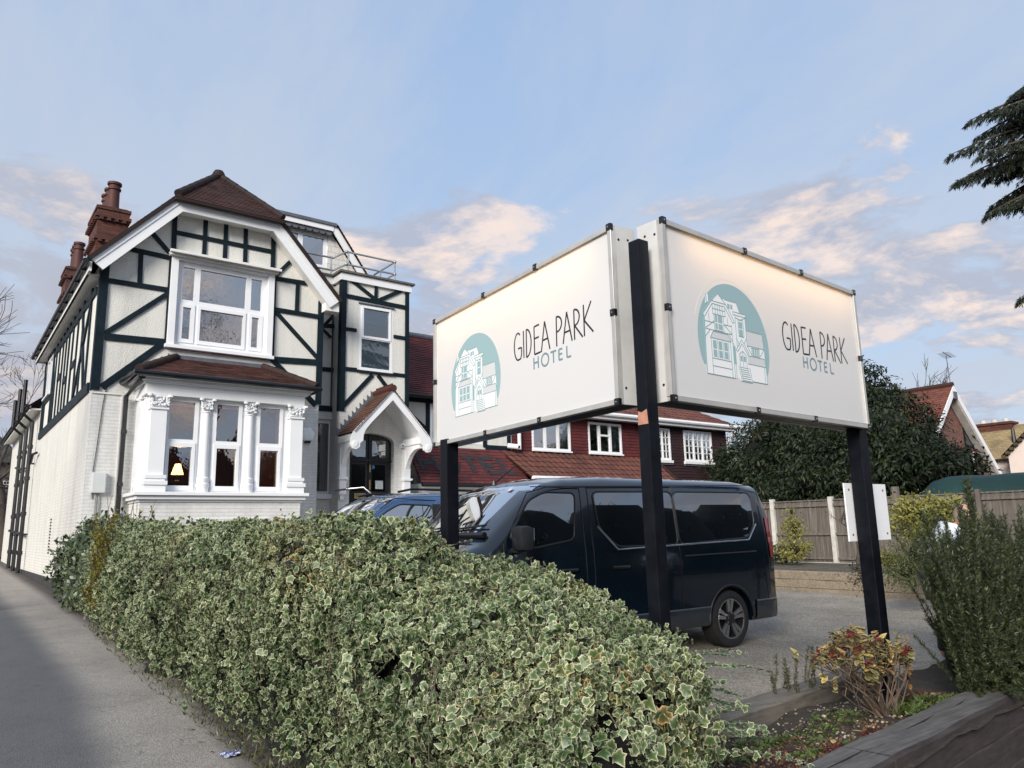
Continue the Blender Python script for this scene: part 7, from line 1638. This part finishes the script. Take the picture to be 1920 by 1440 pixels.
def gable_house():
    Y = 14.0; XA = 35.0; t = thing('brick_gable_house', 'red brick house with a steep white-edged gable behind the evergreen', 'house', (XA, Y, .4)); BF = brick_mat('purple red brick', 0, (.17, .062, .048), (.20, .16, .13), var=.3, strength=.8, dist=.01)
    ap = at(1, Y, (1787, 722)); ft = at(1, Y, (1880, 890)); XA = ap.x; dx, dz = ft.x-ap.x, ft.z-ap.z; ex, ez = ap.x+dx*1.25, ap.z+dz*1.25
    mb = MB(); mb.prism([(2*XA-ex+.3, Y+.4, .2), (ex-.3, Y+.4, .2), (ex-.3, Y+.4, ez), (XA, Y+.4, ap.z-.25), (2*XA-ex+.3, Y+.4, ez)], (0, .3, 0)); mb.box(ex-.6, ex-.3, Y+.7, Y+9, .2, ez); mb.box(2*XA-ex+.3, 2*XA-ex+.6, Y+.7, Y+9, .2, ez); mb.build('wall', BF, t)
    mb = MB(); R = tile_mat('orange clay tiles', [(.15, .046, .028), (.19, .062, .036), (.12, .038, .027), (.17, .054, .032)])
    for s_ in (-1, 1):
        e = XA+s_*(ex-XA); A, B = (e, Y+9.5, ez), (e, Y, ez); C, D = (XA, Y, ap.z), (XA, Y+9.5, ap.z)
        slope(mb, *((A, B, C, D) if s_ < 0 else (B, A, D, C)), gauge=.16, seed=71, seg=.6)
    rf = mb.build('roof', R, t); mb = MB(); ridge(mb, (XA, Y, ap.z+.02), (XA, Y+9.5, ap.z+.02), .12, step=.5); mb.build('ridge_tile', R, rf)
    mb = MB()
    for s_ in (-1, 1):
        e = XA+s_*(ex-XA); ps = [(XA, Y-.02, ap.z-.02), (e, Y-.02, ez-.02), (e-s_*.24, Y-.02, ez-.10), (XA, Y-.02, ap.z-.38)]; mb.prism(ps, (0, .06, 0)); mb.prism([(p[0], p[1]+.07, p[2]-.06) for p in ps], (0, .32, 0), 1)
    mb.build('bargeboard', [WHITE, CONC], t); mb = MB(); mb.box(XA-.16, XA+.16, Y-.06, Y-.02, ap.z-.62, ap.z-.3); mb.build('floodlight', LEAD, t)
    wz = at(1, Y+.4, (1806, 800)); window(t, 1, Y+.4, wz.x-.1, wz.x+.75, wz.z-.9, wz.z+.35, [(.08, .92, .06, .94)], inset=-.05, glass=GLASS_DK, frame=TIMBER)
    wz = at(1, Y+.4, (1822, 860)); window(t, 1, Y+.4, wz.x-.5, wz.x+.2, wz.z-.9, wz.z+.3, [(.08, .92, .06, .94)], inset=-.05, glass=GLASS_DK)
    ae = at(1, Y, (1787, 668)); an = thing('television_aerial', 'thin television aerial on the ridge of the brick gable', 'aerial', (XA, Y+.1, ap.z)); mb = MB(); mb.tube([(XA, Y+.1, ap.z-.1), (XA-.05, Y+.1, ae.z)], .018, 6); mb.build('mast', LEAD, an); mb = MB(); mb.tube([(XA-.35, Y+.1, ae.z+.12), (XA+.45, Y+.1, ae.z-.02)], .018, 5)
    for k in range(7): a = -.3+.11*k; mb.tube([(XA+a, Y-.15, ae.z+.08-.02*k), (XA+a, Y+.35, ae.z+.08-.02*k)], .008, 4)
    mb.build('aerial_elements', LEAD, an)
gable_house()
def yellow_house():
    X = 46.0; t = thing('yellow_roof_house', 'pale rendered house with yellow-brown tile roof and brick chimney at the right edge', 'house', (X+2, 14, .4)); R = tile_mat('straw coloured tiles', [(.30, .22, .11), (.34, .255, .13), (.26, .19, .10), (.32, .235, .115)], tw=.25)
    e0 = at(0, X, (1858, 862)); zr = at(0, X+3.4, (1870, 800)).z; ya, yb = 24.0, -2.0; mb = MB(); slope(mb, (X, ya, e0.z), (X, yb, e0.z), (X+3.4, yb, zr), (X+3.4, ya, zr), gauge=.2, seed=81, seg=.8); slope(mb, (X+6.8, yb, e0.z), (X+6.8, ya, e0.z), (X+3.4, ya, zr), (X+3.4, yb, zr), gauge=.2, seed=82, seg=.8); mb.build('roof', R, t)
    mb = MB(); mb.box(X+.4, X+6.4, yb+.2, ya-.2, .2, e0.z+.05); g0 = at(0, X-1.0, (1890, 850)); g = at(0, X-1.0, (1945, 800)); gx = X-1.0
    mb.prism([(gx, g0.y, .2), (gx, g.y-(g0.y-g.y), .2), (gx, g.y-(g0.y-g.y), g0.z), (gx, g.y, g.z+.2), (gx, g0.y, g0.z)], (1.4, 0, 0)); mb.build('wall', mat('pale pink render', (.66, .56, .50), .8, var=(.8, .06)), t)
    mb = MB(); slope(mb, (gx-.2, g0.y+.25, g0.z-.1), (gx+3, g0.y+.25, g0.z-.1), (gx+3, g.y, g.z+.3), (gx-.2, g.y, g.z+.3), gauge=.2, seed=83, seg=.8)
    for k in range(9): p = lerp((gx-.25, g0.y+.2, g0.z-.1), (gx-.25, g.y, g.z+.3), k/8); mb.box(gx-.28, gx-.05, p.y-.12, p.y+.05, p.z-.16, p.z)
    mb.build('porch_roof', R, t); c = at(0, X+3.2, (1864, 798)); mb = MB(); w = 1.0; mb.box(X+2.9, X+3.7, c.y-w, c.y+w, zr-.4, c.z+.15); mb.box(X+2.8, X+3.8, c.y-w-.08, c.y+w+.08, c.z+.0, c.z+.12); mb.build('chimney', RBRICK_S, t)
    for k in (-.6, 0, .6): mb = MB(); mb.lathe((X+3.3, c.y+k, c.z+.15), [(.16, 0), (.14, .2)], 10); mb.build('chimney_pot', CONC, t)
    v = at(0, X+1.6, (1900, 815)); mb = MB(); mb.tube([(v.x, v.y, v.z-.5), (v.x, v.y, v.z+.35)], [.12, .09], 8); mb.build('vent_pipe', BLACKP, t)
yellow_house()
def left_far():
    t = thing('far_house', 'dark stone house with a small white window beyond the bare trees', 'house', (-2, 62, .7)); mb = MB(); Y = 60
    a = at(1, Y, (-60, 880)); b = at(1, Y, (42, 880)); top = at(1, Y, (10, 868)).z; mb.box(a.x-6, b.x, Y, Y+8, .5, top+.2); mb.build('wall', mat('dark rubble stone', (.10, .085, .07), .9, var=(1.5, .4), bump=(4, .6, .05)), t)
    mb = MB(); slope(mb, (a.x-6.3, Y-.4, top), (b.x+.4, Y-.4, top), (b.x-1.5, Y+4, top+2.4), (a.x-6.3, Y+4, top+2.4), gauge=.25, seed=91, seg=1); mb.build('roof', mat('dark slate', (.05, .045, .045), .8), t)
    w0, w1 = at(1, Y, (5, 915)), at(1, Y, (18, 902)); window(t, 1, Y-.02, w0.x, w1.x, w0.z, w1.z, [(.08, .47, .08, .48), (.53, .92, .08, .48), (.08, .47, .54, .93), (.53, .92, .54, .93)], inset=-.05, glass=GLASS_DK)
    h = thing('dark_hedge', 'clipped dark hedge behind the brick wall at the left edge', 'hedge', (0, 50, .7)); leafy(h, [((-.6, 47, 1.6), (1.6, 2.5, 1.6)), ((1.0, 49, 1.4), (1.2, 1.5, 1.5)), ((-3.5, 48, 2.0), (2.2, 2.5, 2.0))], 7000, .13, EVER, LANCE, .2, SHADE, clump=20, clr=.16, name='leaves')
    w = thing('brick_wall', 'low old red brick garden wall at the left edge behind the hotel', 'wall', (1.6, 41, .6)); mb = MB(); y = 41.0; a = at(1, y, (-40, 1000)); b = at(1, y, (26, 1000)); z1 = at(1, y, (10, 985)).z; mb.box(a.x-5, 2.3, y, y+.25, .5, z1-.06); mb.build('wall', brick_mat('old red brick', 0, (.14, .075, .06), (.16, .13, .11), var=.35, strength=1, dist=.012), w)
    mb = MB(); mb.box(a.x-5, 2.3, y-.05, y+.3, z1-.06, z1); mb.build('coping', CONC, w)
left_far()
# across the road and entrance (mirrored in glass and van): a gabled house and a clipped hedge
def across():
    t = thing('opposite_house', 'gabled house across the entrance, mirrored in the lower bay windows', 'house', (16, -24, 0)); mb = MB()
    for x in (12.6, 15.9, 19.2): mb.prism([(x-1.649, -22, -.3), (x+1.649, -22, -.3), (x+1.649, -22, 5.2), (x, -22, 7.7), (x-1.649, -22, 5.2)], (0, -8, 0))
    mb.build('wall', mat('dark brown brick', (.06, .04, .032), .9, var=(2, .3)), t)
    h = thing('opposite_trees', 'row of tall evergreens across the entrance, mirrored in the van side', 'trees', (30, -14, 0)); bl = [((18+4.2*k, -15+rng.uniform(-1, 1), 3.2), (3.2, 1.8, 4.6+rng.uniform(-.9, 1.0))) for k in range(11)]; leafy(h, bl, 22000, .17, EVER, LANCE, .2, SHADE, clump=20, clr=.25, name='leaves', shell=(.82, .96), core=.97)
across()
def wood():
    P = []; n = 5200; a = rng.uniform(0, 6.28, n); R = rng.uniform(150, 210, n); hh = 7+3*np.sin(a*7)+2*np.sin(a*17); P = np.stack([R*np.cos(a), R*np.sin(a), rng.random(n)*hh], -1)
    V, F, U = scatter(P, unit(rng.normal(0, 1, (n, 3))), unit(rng.normal(0, 1, (n, 3))), rng.uniform(3, 7, n), *LANCE, rng); o = arrays('distant_wood', V, F, leaf_mat('distant trees', [(0, (.04, .042, .032)), (1, (.07, .065, .05))], None, trans=0), U); tag(o, 'belt of trees far off on the horizon', 'woodland', kind='stuff')
wood()

# ------------------------------------------------------------------ litter
def litter():
    m, nt, N, L, p = nm('blue and white wrapper'); v = coords(N); L.new(ramp_n(N, L, tex_noise(N, L, v, 28, 3), [(.46, (.62, .66, .78)), (.5, (.05, .07, .28)), (.58, (.05, .07, .28)), (.62, (.7, .72, .78))]), p.inputs['Base Color']); p.inputs['Roughness'].default_value = .3
    d = at(2, .115, (433, 1418)); V = []; n = 9
    for j in range(n):
        for i in range(n): x, y = (i/(n-1)-.5)*.12, (j/(n-1)-.5)*.09; V.append((d.x+x, d.y+y, gz(d.x, d.y)+.012+abs(noise.noise(Vector((x*40, y*40, 1.7))))*.045))
    o = arrays('crisp_packet', np.array(V), np.array([(j*n+i, j*n+i+1, (j+1)*n+i+1, (j+1)*n+i) for j in range(n-1) for i in range(n-1)]), m); tag(o, 'crumpled blue and white wrapper on the pavement by the hedge foot', 'litter')
    lm = leaf_mat('dry fallen leaf', [(0, (.12, .085, .05)), (1, (.20, .15, .10))], [(0, (.4, .4, .4)), (1, (1.6, 1.6, 1.5))])
    pts = [(263, 1413), (340, 1390), (373, 1393), (108, 1180), (115, 1188), (68, 1284), (90, 1340), (398, 1412), (468, 1420), (167, 1370), (285, 1295), (300, 1277), (265, 1272), (296, 1302), (200, 1205), (255, 1240), (345, 1340), (360, 1370), (310, 1330), (150, 1160)]
    for i, q in enumerate(pts):
        g = at(2, .1, q); g = at(2, gz(g.x, g.y), q); a = i*2.4; V, F, U = scatter(np.array([(g.x, g.y, gz(g.x, g.y)+.012)]), np.array([(math.cos(a), math.sin(a), .15)]), np.array([(.2, -.1, 1.0)]), np.array([.02+.012*(i % 3)]), *OVAL, rng); o = arrays('dry_leaf', V, F, lm, U); tag(o, 'small dry leaf lying on the asphalt pavement', 'leaf', 'dry leaves on the pavement')
litter()

# ------------------------------------------------------------------ the man behind the rosemary
def man():
    D = 7.7; hc = CC+(CFW+CR*((1806-960)/CF)-CU*((966-720)/CF))*D; rt = Vector((CR.x, CR.y, 0)).normalized(); fw = Vector((CFW.x, CFW.y, 0)).normalized(); zg = gz(hc.x, hc.y)
    o0 = Vector((hc.x, hc.y, 0)); root = thing('person', 'bald man in a white shirt and dark trousers bending forward behind the rosemary', 'person', (hc.x, hc.y, zg))
    Q = lambda r, f, z: o0+rt*r+fw*f+Vector((0, 0, z))
    H = hc.z
    J = dict(pel=(Q(-.30, .0, .98), .155), wai=(Q(-.26, .0, 1.10), .145), che=(Q(-.17, .0, 1.27), .165), shc=(Q(-.10, .0, 1.40), .12), nec=(Q(-.055, .0, 1.455), .062), hd0=(Q(-.02, .0, H-.06), .07),
        ls=(Q(-.13, -.19, 1.36), .078), le=(Q(-.02, -.25, 1.10), .052), lw=(Q(.20, -.20, .95), .036), rs=(Q(-.13, .19, 1.36), .078), re=(Q(-.0, .25, 1.10), .052), rw=(Q(.22, .18, .96), .036),
        lh=(Q(-.30, -.10, .90), .10), lk=(Q(-.22, -.11, .50+zg*.5), .068), la=(Q(-.30, -.11, .10+zg), .045), lt=(Q(-.12, -.12, .035+zg), .035), rh=(Q(-.30, .10, .90), .10), rk=(Q(-.24, .11, .50+zg*.5), .068), ra=(Q(-.32, .11, .10+zg), .045), rtoe=(Q(-.14, .12, .035+zg), .035))
    def skin(name, names, edges, m_, parent, root_):
        me = bpy.data.meshes.new(name); me.from_pydata([tuple(J[n][0]) for n in names], [(names.index(a), names.index(b)) for a, b in edges], []); o = bpy.data.objects.new(name, me); S.collection.objects.link(o)
        md = o.modifiers.new('skin', 'SKIN'); md.use_smooth_shade = True
        for i, n in enumerate(names): r = J[n][1]; me.skin_vertices[0].data[i].radius = (r, r); me.skin_vertices[0].data[i].use_root = (n == root_)
        sb = o.modifiers.new('sub', 'SUBSURF'); sb.levels = 2; sb.render_levels = 2
        dg = bpy.context.evaluated_depsgraph_get(); nme = bpy.data.meshes.new_from_object(o.evaluated_get(dg)); o.modifiers.clear(); o.data = nme; nme.materials.append(m_); nme.name = name
        attach(o, parent); return o
    SK = mat('fair skin', (.50, .27, .20), .5, var=(14, .12)); SH = mat('white shirt cloth', (.58, .61, .66), .85, var=(6, .05), bump=(9, .5, .02)); TR = mat('dark trouser cloth', (.02, .022, .03), .85)
    body = skin('body', list(J), [('pel', 'wai'), ('wai', 'che'), ('che', 'shc'), ('shc', 'nec'), ('nec', 'hd0'), ('shc', 'ls'), ('ls', 'le'), ('le', 'lw'), ('shc', 'rs'), ('rs', 're'), ('re', 'rw'), ('pel', 'lh'), ('lh', 'lk'), ('lk', 'la'), ('la', 'lt'), ('pel', 'rh'), ('rh', 'rk'), ('rk', 'ra'), ('ra', 'rtoe')], SK, root, 'pel')
    # head with brow, nose, chin and ears, looking right and down
    bm = bmesh.new(); bmesh.ops.create_icosphere(bm, subdivisions=4, radius=1); hf = (rt*.90+Vector((0, 0, -.42))+fw*.12).normalized(); hu = (Vector((0, 0, 1))-hf*hf.z).normalized(); hs = hf.cross(hu); C0 = Vector((hc.x, hc.y, H))
    for v in bm.verts:
        x, y, z = v.co; X = x*.098; Yy = y*.076; Zz = z*.115
        if z < -.1: Yy *= 1+.28*z; X *= 1+.05*z
        if x > .55:
            X += .018*math.exp(-((y/.16)**2)-((z+.12)/.20)**2)-.010*math.exp(-((abs(y)-.40)/.16)**2-((z-.06)/.13)**2)+.006*math.exp(-((z-.25)/.12)**2)+.008*math.exp(-((y/.3)**2)-((z+.52)/.10)**2)+.012*math.exp(-((y/.35)**2)-((z+.86)/.15)**2)
        v.co = C0+hf*X+hs*Yy+hu*Zz
    me = bpy.data.meshes.new('head'); bm.to_mesh(me); bm.free(); me.materials.append(SK); finish('head', me, body, 70)
    for s_ in (-1, 1):
        mb = MB(); c = C0+hs*s_*.078-hf*.005-hu*.012; mb.ball(c, .03, 0, 10, 6, (.55, .55, 1)); mb.build('ear', SK, body, smooth=70)
        mb = MB(); mb.ball(C0+hf*.083+hs*s_*.031+hu*.010, .010, 0, 8, 6); mb.build('eye', mat('eye', (.5, .48, .45), .2, var=None), body, smooth=70)
    mb = MB(); hm = mat('cropped grey hair', (.20, .15, .11), .8, var=(60, .3))
    for i in range(24):
        a = math.radians(95+170*i/23); 
    vs = []; k1, k2 = 22, 8
    for i in range(k1+1):
        a = math.radians(100+160*i/k1)
        for j in range(k2+1): b = math.radians(-38+64*j/k2); vs.append(C0+hf*.101*math.cos(a)*math.cos(b)+hs*.079*math.sin(a)*math.cos(b)+hu*.118*math.sin(b))
    mb.add(vs, [(i*(k2+1)+j, i*(k2+1)+j+1, (i+1)*(k2+1)+j+1, (i+1)*(k2+1)+j) for i in range(k1) for j in range(k2)]); mb.build('hair', hm, body, smooth=70)
    for n in ('pel', 'wai', 'che', 'shc', 'ls', 'rs', 'le', 're', 'lh', 'rh', 'lk', 'rk', 'la', 'ra'): J[n] = (J[n][0], J[n][1]*1.12+.012)
    J['col'] = (J['nec'][0]+Vector((0, 0, -.01)), .078); skin('shirt', ['pel', 'wai', 'che', 'shc', 'col', 'ls', 'le', 'rs', 're'], [('pel', 'wai'), ('wai', 'che'), ('che', 'shc'), ('shc', 'col'), ('shc', 'ls'), ('ls', 'le'), ('shc', 'rs'), ('rs', 're')], SH, body, 'che')
    J['p2'] = (J['pel'][0]+Vector((0, 0, -.03)), .15); skin('trousers', ['p2', 'lh', 'lk', 'la', 'rh', 'rk', 'ra'], [('p2', 'lh'), ('lh', 'lk'), ('lk', 'la'), ('p2', 'rh'), ('rh', 'rk'), ('rk', 'ra')], TR, body, 'p2')
    for w, e, s_ in (('lw', 'le', -1), ('rw', 're', 1)):   # palm and five separate fingers per hand
        p = J[w][0]; d = (p-J[e][0]).normalized(); sd = Vector((0, 0, 1)).cross(d).normalized(); up = d.cross(sd); nmz = ['a', 'b']; J2 = {'a': (p, .034), 'b': (p+d*.075, .036)}; ed = [('a', 'b')]
        for q, (o_, L, r) in enumerate(((-.030, .062, .0085), (-.010, .074, .009), (.011, .070, .009), (.030, .055, .008))):
            b0 = p+d*.085+sd*o_; J2[f'f{q}0'] = (b0, r); J2[f'f{q}1'] = (b0+d*L*.5-up*.014, r*.95); J2[f'f{q}2'] = (b0+d*L*.85-up*.042, r*.8); ed += [('b', f'f{q}0'), (f'f{q}0', f'f{q}1'), (f'f{q}1', f'f{q}2')]
        b0 = p+d*.03-sd*s_*.036; J2['t0'] = (b0, .011); J2['t1'] = (b0+d*.03-sd*s_*.024-up*.012, .0095); J2['t2'] = (b0+d*.055-sd*s_*.03-up*.028, .008); ed += [('a', 't0'), ('t0', 't1'), ('t1', 't2')]
        J.update(J2); skin('hand', list(J2), ed, SK, body, 'a')
man()
